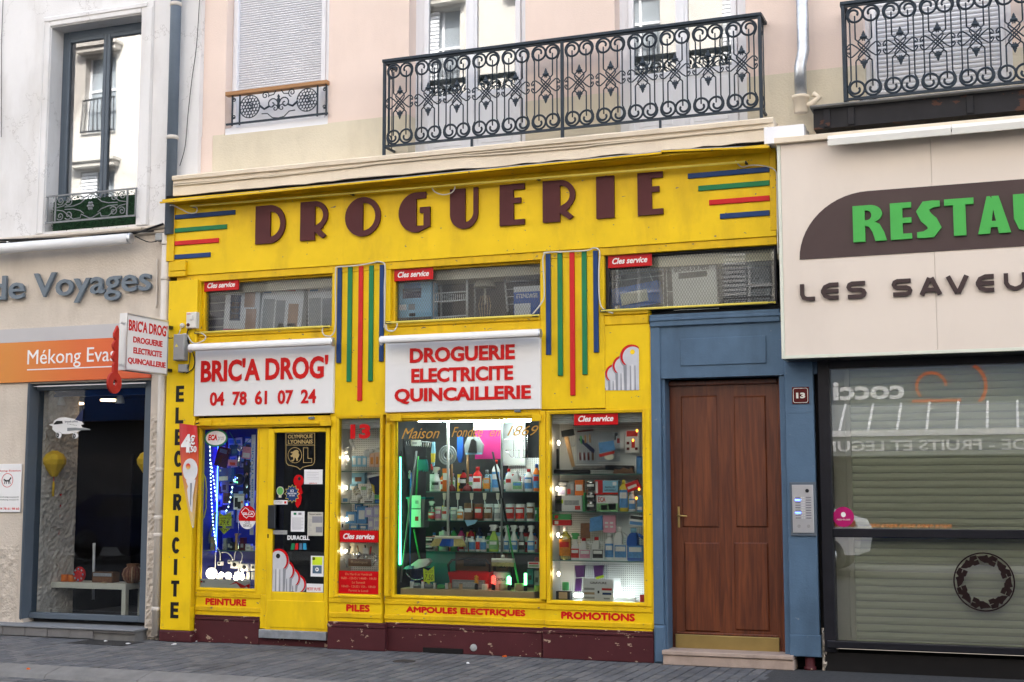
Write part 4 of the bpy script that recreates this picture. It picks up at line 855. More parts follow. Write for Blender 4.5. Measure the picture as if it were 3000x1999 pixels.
  # transom windows: frame, glass, mesh, box behind
TW =[]
for i,(x0_,x1_,z0_,z1_) in enumerate(XT):
 z1_ = zfr
 back = bx('transom_window','dark_in2',SF,x0_-.02,x1_+.02,.62,.65,z0_-.1,zfr+.02)
 m = MB(); m.box(x0_,x0_+.035,.03,.1,z0_,z1_,.004).box(x1_-.02,x1_,.03,.1,z0_,z1_,.004).box(x0_+.035,x1_-.02,.0302,.1,z0_,z0_+.02,.004).box(x0_+.035,x1_-.02,.0302,.1,z1_-.02,z1_,.004); m.build('frame',T_ if i<2 else 'frame_black',back)
 bx('pane','glass_dim' if i<2 else 'glass',back,x0_+.035,x1_-.02,.075,.08,z0_+.02,z1_-.02)
 m = MB(); p = .026; a0,a1,c0,c1 = x0_+.035,x1_-.02,z0_+.02,z1_-.02; H_ = c1-c0; Wd = a1-a0
 k = -H_
 sl = 1.75
 while k<Wd+H_:
  for s in (1,-1):
  # line x = k + s*(z)/sl clipped to the opening
   za,zb = 0,H_; xa,xb = k,k+s*H_/sl
   if s<0: xa,xb = k,k-H_/sl
   pts =[]
   def cl(x,z): return x,z
   if xa==xb: continue
   t0_,t1_ = 0.,1.
   dx = xb-xa
   for lim,sg in ((0,1),(Wd,-1)):
    tt =(lim-xa)/dx
    if dx*sg>0: t0_ = max(t0_,tt)
    else: t1_ = min(t1_,tt)
   if t1_-t0_>.02:
    A0 =(a0+xa+dx*t0_,.062 if s>0 else .0635,c0+H_*t0_); A1 =(a0+xa+dx*t1_,.062 if s>0 else .0635,c0+H_*t1_); m.beam(A0,A1,.0012,.0024,(1,0,0))
  k+=p
 paint('mesh_wire',(.13,.133,.14),.45,.1,5,metallic=.3) if 'mesh_wire' not in M else None
 m.build('wire_mesh','mesh_wire',back,kind='stuff')
 bx('box_floor','dark_in2',back,x0_-.02,x1_+.02,.1,.62,z0_-.1,z0_-.005); bx('box_side','dark_in2',back,x0_-.05,x0_-.022,.1,.65,z0_-.1,zfr); bx('box_side','dark_in2',back,x1_+.022,x1_+.05,.1,.65,z0_-.1,zfr); bx('box_top','dark_in2',back,x0_-.02,x1_+.02,.1,.62,zfr-.01,zfr+.02)
 TW.append((x0_,x1_,z0_,z1_))
 # moulding under
 x1m = x1_ if i<2 else XR
 m = MB(); zz = z0_
 m.box(x0_,x1m,-.03,.1,zz-.035,zz-.001,.006).box(x0_,x1m,-.018,.1,zz-.13,zz-.036,.01); m.build('sill_moulding',T_,SF)
 ra,rb =(x0_-.02,x1_+.0); zz = z0_+.006
 rd = MB().tube([(ra,-.05,zz),(rb,-.05,zz)],.011,8).build('light_rod','yellow_rod',label=('left','middle','right')[i]+' yellow light rod on the sill of the mesh window',cat='lamp')
 for xx in (ra+.02,rb-.04): MB().box(xx-.03,xx+.03,-.058,-.031,zz-.012,zz+.012,.003).build('clip','steel_dark',rd)
 # blue lintel over the house door belongs to the doorway below
 # ---- ground floor: openings (v coordinates of the visible glass)
G1 = RC(v,461,986,589,1352,.03); GD = RC(v,629,994,748,1361,.02); G2 = RC(v,777.5,962,873,1366,.0); G3 = RC(v,908,965.5,1240,1371.5,.03); G4 = RC(v,1265,950,1479,1382,.0)
zp_ = at(*v(1100,1431),0).z  # top of maroon plinth
def rail_set(x0,x1,ztop_,Y,sub):
# two proud rails, recessed panel and strip down to the plinth; sub = height of the painted word
 r1a,r1b = sub+.092,sub+.048; r2a,r2b = sub-.048,sub-.094
 ztop_ = max(ztop_,r1a+.005)
 bx('bottom_panel',Y_,SF,x0,x1,Y+.012,Y+.1,zp_-.07,ztop_+.0)
 bx('rail',T_,SF,x0,x1,Y,Y+.0115,r1b,r1a,.004); bx('rail',T_,SF,x0,x1,Y,Y+.0115,r2b,r2a,.004)
def window(name,g,Yg,x0,x1,ztop_,zbot,Yf,depth=.5,back='pegboard',label=None,fw=.0):
 o = bx(name,back,SF,g[0]-.04,g[1]+.04,Yg+depth,Yg+depth+.02,g[2]-.06,g[3]+.08,label=label)
 m = MB(); m.box(x0,g[0],Yf,Yg+.05,zbot,ztop_,.005).box(g[1],x1,Yf,Yg+.05,zbot,ztop_,.005).box(g[0],g[1],Yf+.0004,Yg+.05,zbot,g[2],.005).box(g[0],g[1],Yf+.0004,Yg+.05,g[3],ztop_,.005); m.build('frame',Y_,o)
 m = MB(); w = .014
 m.box(g[0]-w*2.2,g[0]-w,Yf-.006,Yf,g[2]-w*2.2,g[3]+w*2.2,.003).box(g[1]+w,g[1]+w*2.2,Yf-.006,Yf,g[2]-w*2.2,g[3]+w*2.2,.003).box(g[0]-w,g[1]+w,Yf-.006,Yf,g[2]-w*2.2,g[2]-w,.003).box(g[0]-w,g[1]+w,Yf-.006,Yf,g[3]+w,g[3]+w*2.2,.003)
 if name!='display_window_plain': m.build('bead',T_,o)
 bx('pane','glass',o,g[0],g[1],Yg+.02,Yg+.026,g[2],g[3])
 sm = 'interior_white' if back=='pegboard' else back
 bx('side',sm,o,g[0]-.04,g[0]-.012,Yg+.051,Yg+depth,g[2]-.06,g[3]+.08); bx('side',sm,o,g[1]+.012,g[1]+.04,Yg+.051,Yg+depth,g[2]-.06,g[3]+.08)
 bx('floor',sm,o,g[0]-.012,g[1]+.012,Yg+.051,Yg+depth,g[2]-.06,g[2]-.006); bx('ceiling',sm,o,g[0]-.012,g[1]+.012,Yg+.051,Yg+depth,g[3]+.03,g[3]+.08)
 return o
def X_(x,y=1150,Y=0): return at(x*1.275,y*1.275,Y).x
def Z_(x,y,Y=0): return at(x*1.275,y*1.275,Y).z
x_d0,x_d1 = X_(613),X_(757)
zs1 = at(*v(600,957),0).z
# recessed bay 1 + door
W1 = window('display_window',G1,.03,xp1+.012,x_d0,Z_(520,966),G1[2]-.05,.02,.45,'p_pegblue','left display window glowing blue, above PEINTURE')
rail_set(xp1+.012,X_(600),G1[2]-.045,.02,at(*v(519,1384),.03).z)
bx('door_post',Y_,SF,X_(600),x_d0,.02,.12,.16,G1[2]-.052,.004)
SD = bx('shop_door',Y_,SF,x_d0+.004,GD[0],.0,.05,at(*v(690,1451),0).z,Z_(690,984),.006)
bx('stile',Y_,SD,GD[1],x_d1-.004,.0,.05,at(*v(690,1451),0).z,Z_(690,984),.006); bx('top_rail',Y_,SD,GD[0],GD[1],.0004,.05,GD[3],Z_(690,984),.006); bx('bottom_rail',Y_,SD,GD[0],GD[1],.0004,.05,at(*v(690,1451),0).z,GD[2],.006)
zdp = at(*v(690,1451),0).z
bx('lower_panel',Y_,SD,x_d0+.03,x_d1-.03,-.006,-.0004,zdp+.03,at(*v(690,1381),0).z,.004)
bx('pane','glass',SD,GD[0],GD[1],.02,.026,GD[2],GD[3])
h = RC(v,617,1161,634,1215,-.01); bx('push_plate','steel_dark',SD,h[0],h[1],-.03,.0,h[2],h[3],.006)
m = MB(); q = at(*v(616,1232),0); m.box(q.x-.006,q.x+.006,-.004,0,q.z-.02,q.z+.02); m.build('keyhole','gap_dark',SD)
th = RC(v,591,1450,753,1469,-.03); tp = bx('threshold','galv',SF,X_(594,1460,-.03),x_d1,-.03,.15,th[2],th[3],.003)
bx('door_header',T_,SF,xp1+.03,x_d1+.01,-.02,.1,Z_(600,982,-.02),Z_(600,958,-.02),.006)
bx('header_rail',T_,SF,xp1+.02,x_d1+.02,-.04,-.0205,Z_(600,977,-.04),Z_(600,970,-.04),.004)
for a,b_ in ((449,485),(735,760)): bx('shutter_bracket',T_,SF,X_(a,970,-.06),X_(b_,970,-.06),-.06,-.0405,Z_((a+b_)/2,979,-.06),Z_((a+b_)/2,966,-.06),.004)
# dark shop interior seen through the door
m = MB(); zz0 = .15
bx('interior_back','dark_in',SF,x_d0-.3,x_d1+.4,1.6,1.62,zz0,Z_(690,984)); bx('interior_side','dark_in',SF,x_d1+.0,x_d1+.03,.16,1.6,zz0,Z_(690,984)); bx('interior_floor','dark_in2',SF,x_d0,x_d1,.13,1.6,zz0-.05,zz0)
# narrow bay 2
W2 = window('display_window',G2,.0,X_(760),X_(880),at(*v(820,955),0).z-.001,G2[2]-.04,-.02,.3,'pegboard','narrow display window with red 13 on its glass, above PILES')
rail_set(X_(760),X_(880),G2[2]-.035,-.02,at(*v(822,1398),-.01).z)
# sliding post between
bx('shutter_guide',T_,SF,X_(884,1150,-.05),X_(894,1150,-.05),-.05,.02,at(*v(889,1370),-.05).z,at(*v(889,975),-.05).z,.004)
bx('shutter_guide',T_,SF,X_(436,1150,-.04),X_(444,1150,-.04),-.04,.02,at(*v(440,1395),-.04).z,at(*v(440,985),-.04).z,.004)
# centre bay 3
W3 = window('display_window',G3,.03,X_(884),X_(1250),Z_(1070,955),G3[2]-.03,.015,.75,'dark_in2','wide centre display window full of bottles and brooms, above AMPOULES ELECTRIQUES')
rail_set(X_(884),X_(1252),G3[2]-.025,.01,at(*v(1070,1406),.02).z)
bx('header',T_,SF,X_(887),X_(1243),-.02,.02,Z_(1070,964,-.02),Z_(1070,942,-.02),.006); bx('header_rail',T_,SF,X_(890),X_(1243),-.035,-.0205,Z_(1070,959,-.035),Z_(1070,952,-.035),.004)
for a,b_ in ((895,921),(1222,1243)): bx('shutter_bracket',T_,SF,X_(a,960,-.06),X_(b_,960,-.06),-.06,-.0355,Z_((a+b_)/2,968,-.06),Z_((a+b_)/2,953,-.06),.004)
bx('mullion',T_,SF,X_(1244),X_(1256),-.03,.03,at(*v(1250,1378),-.03).z,zk,.004)
# right bay 4
W4 = window('display_window',G4,.0,X_(1256),XR,zk-.001,G4[2]-.035,-.02,.3,'pegboard','right display window with cleaning bottles, above PROMOTIONS')
rail_set(X_(1254),XR,G4[2]-.03,-.02,at(*v(1374,1417),-.01).z)
bx('edge_strip',T_,SF,XR-.0,XR+.012,-.012,.1,zp_,at(*v(1496,748),0).z,.003)
# plinths
def plinth(xa,xb,Y,zt,nick=None):
 o = bx('plinth','maroon',SF,xa,xb,Y,.2,0,zt-.05,.006); bx('plinth_cap','maroon',SF,xa,xb,Y-.006,.2,zt-.048,zt-.02,.005); bx('plinth_cap','maroon',SF,xa,xb,Y+.006,.2,zt-.0195,zt,.005); return o
plinth(xp1+.012,X_(598),.02,at(*v(520,1415),.02).z); bx('plinth','maroon',SF,X_(598),x_d1-.01,.03,.2,0,th[2]-.002)
plinth(X_(752,1460,-.06),X_(884,1460,-.06),-.06,at(*v(820,1431),-.06).z); plinth(X_(884,1460,0)+.001,X_(1246,1460),.0,at(*v(1070,1437),0).z); plinth(X_(1246,1460,-.025)+.001,XR+.01,-.025,at(*v(1370,1447),-.025).z)
m = MB(); a,b_ = zPB(805,372),zPB(1195,400); xx0,xx1 = at(*a,-.01).x,at(*b_,-.01).x; m.box(xx0,xx1,-.014,-.0005,.004,.05); m.build('vent_hole','gap_dark',SF)
q = A(zPB,1302,330,-.005); m = MB(); m.lathe([(.034,.01),(.034,-.008),(.028,-.012)],q.x,.0,q.z,20,'y'); m.build('round_vent','box_grey',SF)
# red print on the bottom panels
for body,l,t,r,b_,Y in (('PEINTURE',473,1373,565,1395,.03),('PILES',796.5,1390,848.5,1405.5,-.01),('AMPOULES ELECTRIQUES',934,1397.7,1206,1414.5,.02),('PROMOTIONS',1290.5,1408.5,1457.7,1425,-.01)):
 x0_,x1_,z0_,z1_ = RC(v,l,t,r,b_,Y); zc_ =(z0_+z1_)/2
 text(body,'sign_red',SF,x0_,x1_,zc_-.030,zc_+.030,Y+.0,depth=.0022,bold=0,fat=.0056,name='painted_lettering')
 # ELECTRICITE down the pilaster
xc_ =(at(*v(368,1400),-.05).x+at(*v(436,1400),-.05).x)/2
for i,ch in enumerate('ELECTRICITE'):
 za = at(405*1.275,(887+49.7*i)*1.275,-.05).z; zb = at(405*1.275,(924+49.7*i)*1.275,-.05).z
 w ={'I': .018,'T': .072,'C': .075}.get(ch,.066)*.5*2
 wd = .04 if ch=='I' else .098
 Hh = za-zb; t = .039; xa,xb = xc_-wd/2-.004,xc_+wd/2-.004; m = MB(); Y0,Y1 = -.0525,-.0498
 if ch=='E': m.box(xa,xa+t,Y0,Y1,zb,za)
 if ch=='E':
  for f_ in (0,.5,1): zc_ = zb+t*.45+(Hh-t*.9)*f_; m.box(xa+t,xb if f_!=.5 else xb-.006,Y0,Y1,zc_-t*.45,zc_+t*.45)
 if ch=='L': m.box(xa,xa+t,Y0,Y1,zb,za).box(xa+t,xb,Y0,Y1,zb,zb+t*.9)
 if ch=='T': m.box(xa,xb,Y0,Y1,za-t*.9,za).box((xa+xb)/2-t/2,(xa+xb)/2+t/2,Y0,Y1,zb,za-t*.9)
 if ch=='I': m.box(xa,xb,Y0,Y1,zb,za)
 if ch=='C': m.ribbon([((xa+xb)/2+(wd/2-t*.42)*math.cos(math.radians(a)),(za+zb)/2+(Hh/2-t*.42)*math.sin(math.radians(a))) for a in range(40,321,20)],t*.92,Y0,Y1)
 if ch=='R':
  m.box(xa,xa+t,Y0,Y1,zb,za); m.ribbon([(xa+t,za-t*.42),(xb-.035,za-t*.42),(xb-.018,za-t*.8),(xb-.018,za-Hh*.36),(xb-.035,za-Hh*.5),(xa+t,za-Hh*.5)],t*.85,Y0,Y1); m.ribbon([(xa+.045,zb+Hh*.5),(xb-.014,zb)],t,Y0-.0003,Y1)
 m.build('painted_letter','sign_black',SF)
 # ================================================================ BLUE DOORWAY
DW = thing('house_doorway','blue painted wooden doorway surround with brown panelled house door','doorway',(at(*v(1660,1530),0).x,0,0))
Bl = 'blue_wood'
xl0 = XR+.013; xl1 = at(*v(1794,800),0).x; zl_t,zl_b = at(*v(1640,717),-.03).z,at(*v(1640,745),-.03).z
zl_t = min(zl_t,TW[2][2]-.02)
bx('lintel',Bl,DW,xl0,xl1,-.03,.12,zl_b,zl_t,.006); bx('lintel_lip',Bl,DW,xl0,xl1+.02,-.042,-.0305,zl_b+.05,zl_b+.075,.004)
xd0,xd1 = X_(1522,1150),X_(1810,1150); zdo = at(*v(1660,866),0).z
bx('left_pilaster',Bl,DW,xl0,xd0,-.012,.2,.34,zl_b-.001,.004); bx('pilaster_foot',Bl,DW,xl0-.0,xd0+.012,-.03,.2,0,.335,.02)
bx('over_panel',Bl,DW,xd0+.0005,xl1+.35,.0,.2,zdo,zl_b-.001); p = RC(v,1563,775,1760,838,-.012)
m = MB(); m.box(p[0],p[1],-.012,-.0005,p[2],p[3],.004); m.build('raised_panel',Bl,DW)
xpl0,xpl1 = X_(1811,1200),X_(1880,1300)
bx('right_pillar',Bl,DW,xpl0,xpl1,-.03,.25,at(*v(1845,1460),-.03).z,zdo+.3,.006); bx('pillar_foot',Bl,DW,xpl0-.004,xpl1+.01,-.04,.25,.115,at(*v(1845,1459),-.03).z,.006)
bx('pillar_joint',Bl,DW,xpl0+.0,xpl1-.004,-.034,-.0305,at(*v(1845,946),-.03).z,at(*v(1845,949),-.03).z)
bx('jamb',Bl,DW,xd1-.055,xpl0-.001,.02,.24,.12,zdo-.001,.004); bx('jamb',Bl,DW,xd0+.0005,xd0+.03,.02,.24,.12,zdo-.001,.004)
YD = .16
f0,f1,fb,ft = X_(1529,1190,YD),X_(1800,1190,YD),at(*v(1670,1503),YD).z,at(*v(1670,873),YD).z
HD = thing('house_door','brown varnished wooden house door with four panels and brass kick plate','door',((f0+f1)/2,YD,fb))
wd = .045
m = MB(); m.box(f0,f0+wd,YD,YD+.08,fb,ft,.008).box(f1-wd*.6,f1,YD,YD+.08,fb,ft,.008).box(f0+wd,f1-wd*.6,YD+.0005,YD+.08,ft-wd,ft,.008); m.build('door_frame','door_wood',HD)
d0,d1,dt = f0+wd+.002,f1-wd*.6-.002,ft-wd-.002
bx('leaf','door_wood',HD,d0,d1,YD+.03,YD+.07,fb+.005,dt)
zq =[RC(v,1566,910,1650,1212,YD+.02),RC(v,1688,910,1762,1212,YD+.02),RC(v,1573,1247,1655,1452,YD+.02),RC(v,1688,1247,1767,1450,YD+.02)]
for p in zq:
 mm = MB(); mm.box(p[0],p[1],YD+.016,YD+.0295,p[2],p[3],.012); mm.build('panel','door_wood',HD)
k = RC(v,1557,1462,1795,1500,YD+.0); bx('kick_plate','brass',HD,d0+.03,d1-.03,YD+.0,YD+.028,fb+.006,k[3],.006); bx('kick_moulding','door_wood',HD,d0+.045,d1-.045,YD+.006,YD+.028,k[3]+.001,k[3]+.02,.006)
q = at(*v(1558,1190),YD); m = MB(); m.box(q.x-.010,q.x+.010,YD+.022,YD+.0295,q.z-.09,q.z+.10,.003); m.build('handle_plate','brass',HD)
MB().tube([(q.x,YD+.02,q.z+.02),(q.x,YD-.03,q.z+.02),(q.x+.09,YD-.03,q.z+.015)],.008,8).build('handle','brass',HD)
SP = MB().box(X_(1523,1515,-.08),X_(1824,1515,-.08),-.08,.25,0,.085,.006).build('door_step','stone_sill',label='brownish stone door step below the panelled house door',cat='step'); bx('sill','stone_sill',SP,X_(1521,1505,-.09),X_(1822,1505,-.09),-.095,.25,.088,.125,.006)
fp = A(zFoot,890,1400,.0); MB().lathe([(.045,.11),(.042,.03),(.055,.025),(.055,0)][::-1],fp.x,.03,0,14).build('red_pipe','maroon',label='short red pipe foot below the blue pillar',cat='pipe')
bx('dark_niche','gap_dark',DW,xpl0+.02,xpl1+.06,.12,.25,0,.114); rough_sheet(xpl1+.012,xpl1+.06,0,.36,.02,.05,4,12,'broken_plaster','left_rough',DW)
# number plate, intercom
p = RC(zN,490,955,663,1127,-.036); NP = MB().box(p[0],p[1],-.04,-.031,p[2],p[3],.002).build('house_number','maroon_enamel' if 'maroon_enamel' in M else 'rest_brown',label='dark red enamel house number 13 on the blue pillar',cat='number plate')
paint('maroon_enamel',(.09,.012,.012),.25,.2,8,dirt=(.02,.01,.01),dirt_amt=.7,dscale=10); NP.data.materials[0] = M['maroon_enamel']
i_ = .011; n_ = .012; x0_,x1_,z0_,z1_ = p; x0_+=i_; x1_-=i_; z0_+=i_; z1_-=i_
m = MB(); m.ribbon([(x0_+n_,z0_),(x1_-n_,z0_),(x1_-n_*.4,z0_+n_*.4),(x1_,z0_+n_),(x1_,z1_-n_),(x1_-n_*.4,z1_-n_*.4),(x1_-n_,z1_),(x0_+n_,z1_),(x0_+n_*.4,z1_-n_*.4),(x0_,z1_-n_),(x0_,z0_+n_),(x0_+n_*.4,z0_+n_*.4)],.004,-.0415,-.0395,True); m.build('border','offwhite',NP)
text('13','offwhite',NP,x0_+.025,x1_-.022,(z0_+z1_)/2-.026,(z0_+z1_)/2+.024,-.042,depth=.003,bold=.05)
p = RC(v,1816,1108,1876,1232,-.04); IC = MB().box(p[0],p[1],-.045,-.031,p[2],p[3],.004).build('intercom','alu_grey',label='silver door intercom with camera and two blue lit buttons',cat='intercom')
a = RC(zRes,140,433,262,710,-.05); bx('plate','alu',IC,a[0],a[1],-.052,-.0455,a[2],a[3],.003); W_,H_ = a[1]-a[0],a[3]-a[2]
MB().lathe([(.016,.004),(.016,-.004),(.010,-.007)],a[0]+W_*.72,-.053,a[2]+H_*.875,16,'y').build('camera_eye','print_black',IC)
for cx_ in (.27,.77):
 for k in range(9):
  lit = cx_<.5 and k in (1,6); z = a[2]+H_*(.735-k*.053); bx('name_button','led_blue' if lit else 'print_grey',IC,a[0]+W_*(cx_-.12),a[0]+W_*(cx_+.12),-.0555,-.0525,z-.005,z+.005,.001)
for k in range(9):
 z = a[2]+H_*(.735-k*.053); m = MB(); m.box(a[0]+W_*.44,a[0]+W_*.49,-.0545,-.0525,z-.005,z+.005).box(a[0]+W_*.53,a[0]+W_*.58,-.0545,-.0525,z-.005,z+.005); m.build('key','white',IC)
for cx_ in (.3,.75):
 m = MB()
 for i in range(-2,3):
  for j in range(-2,3):
   if abs(i)+abs(j)<4: m.disc(a[0]+W_*cx_+i*.0055,a[2]+H_*.14+j*.0055,.0016,.0016,-.0532,-.0522,6)
 m.build('speaker_grille','print_black',IC)
 # ================================================================ SIGNS AND FITTINGS
def proj(p):
 d = Vector(p)-CAM; w = d.dot(CF); return 1500+FPX*d.dot(CR)/w,999.5-FPX*d.dot(CU)/w
def MBmap(m,fn): m.v =[tuple(fn(Vector(q))) for q in m.v]; return m
def board(rect_,Y,label,d=.04):
 return MB().box(rect_[0],rect_[1],Y,-.013,rect_[2],rect_[3],.004).build('sign_board','sign_white',label=label,cat='sign')
def tube_lamp(a,b_,lab):
 p0,p1 = at(*v(*a),-.16),at(*v(*b_),-.16); zc_ =(p0.z+p1.z)/2
 o = thing('strip_light',lab,'lamp',(p0.x,-.16,zc_)); n = 12
 m = MB(); pr =[(-.16+.045*math.cos(t),zc_+.045*math.sin(t)) for t in [math.radians(-30+k*20) for k in range(13)]]; pr+=[(y+.0035,z-.004) for y,z in pr[::-1]]
 k = len(pr); m.add([(x,y,z) for x in (p0.x,p1.x) for y,z in pr],[(i,(i+1)%k,k+(i+1)%k,k+i) for i in range(k)]+[tuple(range(k)),tuple(range(2*k-1,k-1,-1))]); m.build('cover','white',o)
 m = MB(); m.lathe([(.046,0),(.046,.012),(.03,.016)],p1.x,-.16,zc_,14,'x'); m.build('end_cap','alu',o)
 m = MB(); m.lathe([(.03,0),(.046,.004),(.046,.012)],p0.x-.012,-.16,zc_,14,'x'); m.build('end_cap','alu',o)
 for f_ in (.2,.8): x = p0.x+(p1.x-p0.x)*f_; MB().beam((x,-.15,zc_+.03),(x,-.02,zc_+.045),.03,.01).build('bracket','alu',o)
 MB().tube([(p0.x+.03,-.16,zc_-.005),(p1.x-.03,-.16,zc_-.005)],.016,8).build('tube','offwhite',o)
S1 = RC(v,445.5,795,765.5,953,-.05); s1 = board(S1,-.05,'white sign board with red shop name and telephone number')
S2 = RC(v,885,776,1241.5,944,-.05); s2 = board(S2,-.05,'white sign board lettered DROGUERIE ELECTRICITE QUINCAILLERIE in red')
def sign_line(body,sgn,c,l,tl,bl,r,tr_,br,bold,dz=0):
 x0,x1 = A(c,l,(tl+bl)/2,-.075).x,A(c,r,(tr_+br)/2,-.075).x; z1 =(A(c,l,tl,-.075).z+A(c,r,tr_,-.075).z)/2; z0 =(A(c,l,bl,-.075).z+A(c,r,br,-.075).z)/2
 text(body,'sign_red',sgn,x0,x1,z0-dz,z1,-.0575,depth=.0065,bold=bold,name='letter',split=True)
sign_line("BRIC'A DROG'",s1,zS1,318,945,1152,1442,907,1105,.034)
sign_line('04  78  61  07  24',s1,zS1,397,1230,1357,1335,1205,1332,.028)
sign_line('DROGUERIE',s2,zS2,280,912,1040,1158,877,1002,.037); sign_line('ELECTRICITE',s2,zS2,292,1085,1206,1143,1052,1175,.037); sign_line('QUINCAILLERIE',s2,zS2,152,1252,1376,1292,1218,1342,.037,.012)
tube_lamp((438,800),(764,787),'white half round lamp cover over the shop name board'); tube_lamp((877,782),(1240,768),'white half round lamp cover over the three line sign board')
for c,x,y in ((zS1,1305,1462),(zS2,1188,1438)):
 q = A(c,x,y,-.03); MB().box(q.x-.03,q.x+.03,-.045,-.0205,q.z-.012,q.z+.012,.003).build('maker_plate','letter_grey',label='small grey maker plate under the '+('shop name' if c is zS1 else 'three line')+' board',cat='plate')
 # ---- projecting double-faced sign
Yw = -.16; Xs = A(zL2,1247,850,Yw).x
Yn = Yw
for _ in range(60):
 if proj((Xs,Yn,2.9))[0]>zL2(938,800)[0]: Yn-=.02
zt_ = at(*zL2(938,600),Yn).z; zb_ = at(*zL2(936,1022),Yn).z
PS = thing('projecting_sign','projecting white light box lettered with red shop name, on the yellow corner','sign',(Xs-.04,(Yw+Yn)/2,zb_))
TH = .09; bx('light_box','sign_white',PS,Xs-TH+.004,Xs-.004,Yn+.012,Yw-.012,zb_+.012,zt_-.012)
m = MB(); e = .014
m.box(Xs-TH,Xs,Yn,Yn+e,zb_,zt_).box(Xs-TH,Xs,Yw-e,Yw,zb_,zt_).box(Xs-TH,Xs,Yn+e,Yw-e,zb_,zb_+e).box(Xs-TH,Xs,Yn+e,Yw-e,zt_-e,zt_); m.build('frame','alu',PS)
FM = Matrix(((0,-1,0,Xs),(1,0,0,Yn),(0,0,1,0),(0,0,0,1))); Wd = Yw-Yn; Hs = zt_-zb_
for body,a,b_,c0,c1,bo in (("BRIC'A DROG'",.05,.97,.70,.90,.025),('DROGUERIE',.16,.86,.50,.61,.03),('ELECTRICITE',.17,.85,.31,.42,.03),('QUINCAILLERIE',.05,.95,.11,.23,.03)):
 text(body,'sign_red',PS,Wd*a,Wd*b_,zb_+Hs*c0,zb_+Hs*c1,.001,depth=.004,bold=bo,frame=FM)
for z in (zb_+.06,zt_-.06): MB().beam((Xs-.045,Yw,z),(Xs-.045,-.05,z),.05,.03).build('bracket','steel_dark',PS)
for z in (zb_+.05,zt_-.1): MB().beam((Xs-.045,Yn,z),(Xs-.045,Yn-.05,z),.02,.02).build('key_clamp','alu',PS)
# red key hanging on its end
kc = A(zL2,866,1117,Yn-.11); KR = thing('red_key_sign','weathered red wooden key cut-out hung at the end of the light box','sign',(Xs-.05,Yn-.11,kc.z))
m = MB(); R0 = .105
ring =[(R0*math.cos(t),R0*math.sin(t)*1.02) for t in [k*math.pi/14 for k in range(28)]]; hole =[(.03*math.cos(t),.03*math.sin(t)) for t in [k*math.pi/14 for k in range(28)]]
vs =[(x,y,z) for y in (-.012,.012) for x,z in ring+hole]; n = 28; fs =[]
for i in range(n):
 k =(i+1)%n; fs+=[(i,k,n+k,n+i),(2*n+i,3*n+i,3*n+k,2*n+k),(i,2*n+i,2*n+k,k),(n+i,n+k,3*n+k,3*n+i)]
m.add(vs,fs)
zt2 = at(*zL2(872,692),Yn-.1).z-kc.z
sh =[(.042,.09),(.042,zt2*.93),(.02,zt2),(-.03,zt2*.86),(-.03,zt2*.80),(-.005,zt2*.74),(-.045,zt2*.66),(-.045,zt2*.62),(-.01,zt2*.55),(-.045,zt2*.46),(-.045,zt2*.42),(-.012,zt2*.36),(-.03,zt2*.3),(-.03,.09)]
m2 = MB(); m2.prism(sh,-.0115,.0115)
MBmap(m,lambda q: Vector((Xs-.05-q.y,Yn-.11+q.x,kc.z+q.z))).build('key_bow','key_red',KR); MBmap(m2,lambda q: Vector((Xs-.05-q.y,Yn-.11+q.x,kc.z+q.z))).build('key_blade','key_red',KR)
# ---- electrical boxes and cables
def ebox(name,c,l,t,r,b_,Yf,mat,lab,Yb=-.05):
 p = RC(c,l,t,r,b_,Yf); return MB().box(p[0],p[1],Yf,Yb,p[2],p[3],.008).build(name,mat,label=lab,cat='electric box'),p
o,p = ebox('switch_box',zL2,1378,594,1452,712,-.11,'box_white','cream switch box with red button beside the left mesh window'); MB().lathe([(.018,.01),(.018,-.006),(.012,-.008)],p[0]+.03,-.112,p[2]+.035,14,'y').build('button','maroon',o); text('NEON','sign_red',o,p[0]+.012,p[0]+.055,p[3]-.025,p[3]-.012,-.1115,depth=.002)
MB().box((p[0]+p[1])/2-.006,(p[0]+p[1])/2+.022,-.125,-.1105,(p[2]+p[3])/2,(p[2]+p[3])/2+.05,.004).build('lever','box_white',o)
o,p = ebox('transformer_box',zL2,1283,757,1363,950,-.13,'box_grey','grey transformer box with yellow warning triangle on the pilaster'); MB().prism([(p[0]+.022,p[2]+.14),(p[0]+.062,p[2]+.14),(p[0]+.042,p[2]+.172)],-.1325,-.1305).build('warning_triangle','yellow_rod',o)
o,p = ebox('junction_box',zL2,1317,980,1380,1038,-.10,'box_grey','small grey junction box under the transformer')
q = A(zL2,1345,692,-.08); MB().lathe([(.024,.03),(.026,0),(.02,-.012),(.006,-.016)],q.x,-.07,q.z,14,'y').build('round_socket','box_white',label='small round white cap left of the switch box',cat='electric box')
def cable(pts,r,mat,lab,c=None,Y=-.06,n=5):
 P =[]
 for q in pts:
  yy = q[2] if len(q)>2 else Y
  P.append(A(c,q[0],q[1],yy))
  # smooth
 out =[]
 for i in range(len(P)-1):
  a = P[max(i-1,0)]; b_ = P[i]; c_ = P[i+1]; d = P[min(i+2,len(P)-1)]
  for k in range(4):
   t = k/4; out.append(.5*((2*b_)+(c_-a)*t+(2*a-5*b_+4*c_-d)*t*t+(3*b_-a-3*c_+d)*t**3))
 out.append(P[-1]); return MB().tube(out,r,n).build('cable',mat,label=lab,cat='cable')
cable([(1395,715),(1385,790),(1408,860),(1400,990),(1360,1045)],.006,'cable_black','black cable from switch box down to junction box',zL2,-.07); cable([(1420,715),(1385,760),(1440,930),(1432,1010),(1380,1048)],.006,'cable_black','outer black cable loop beside the transformer box',zL2,-.065)
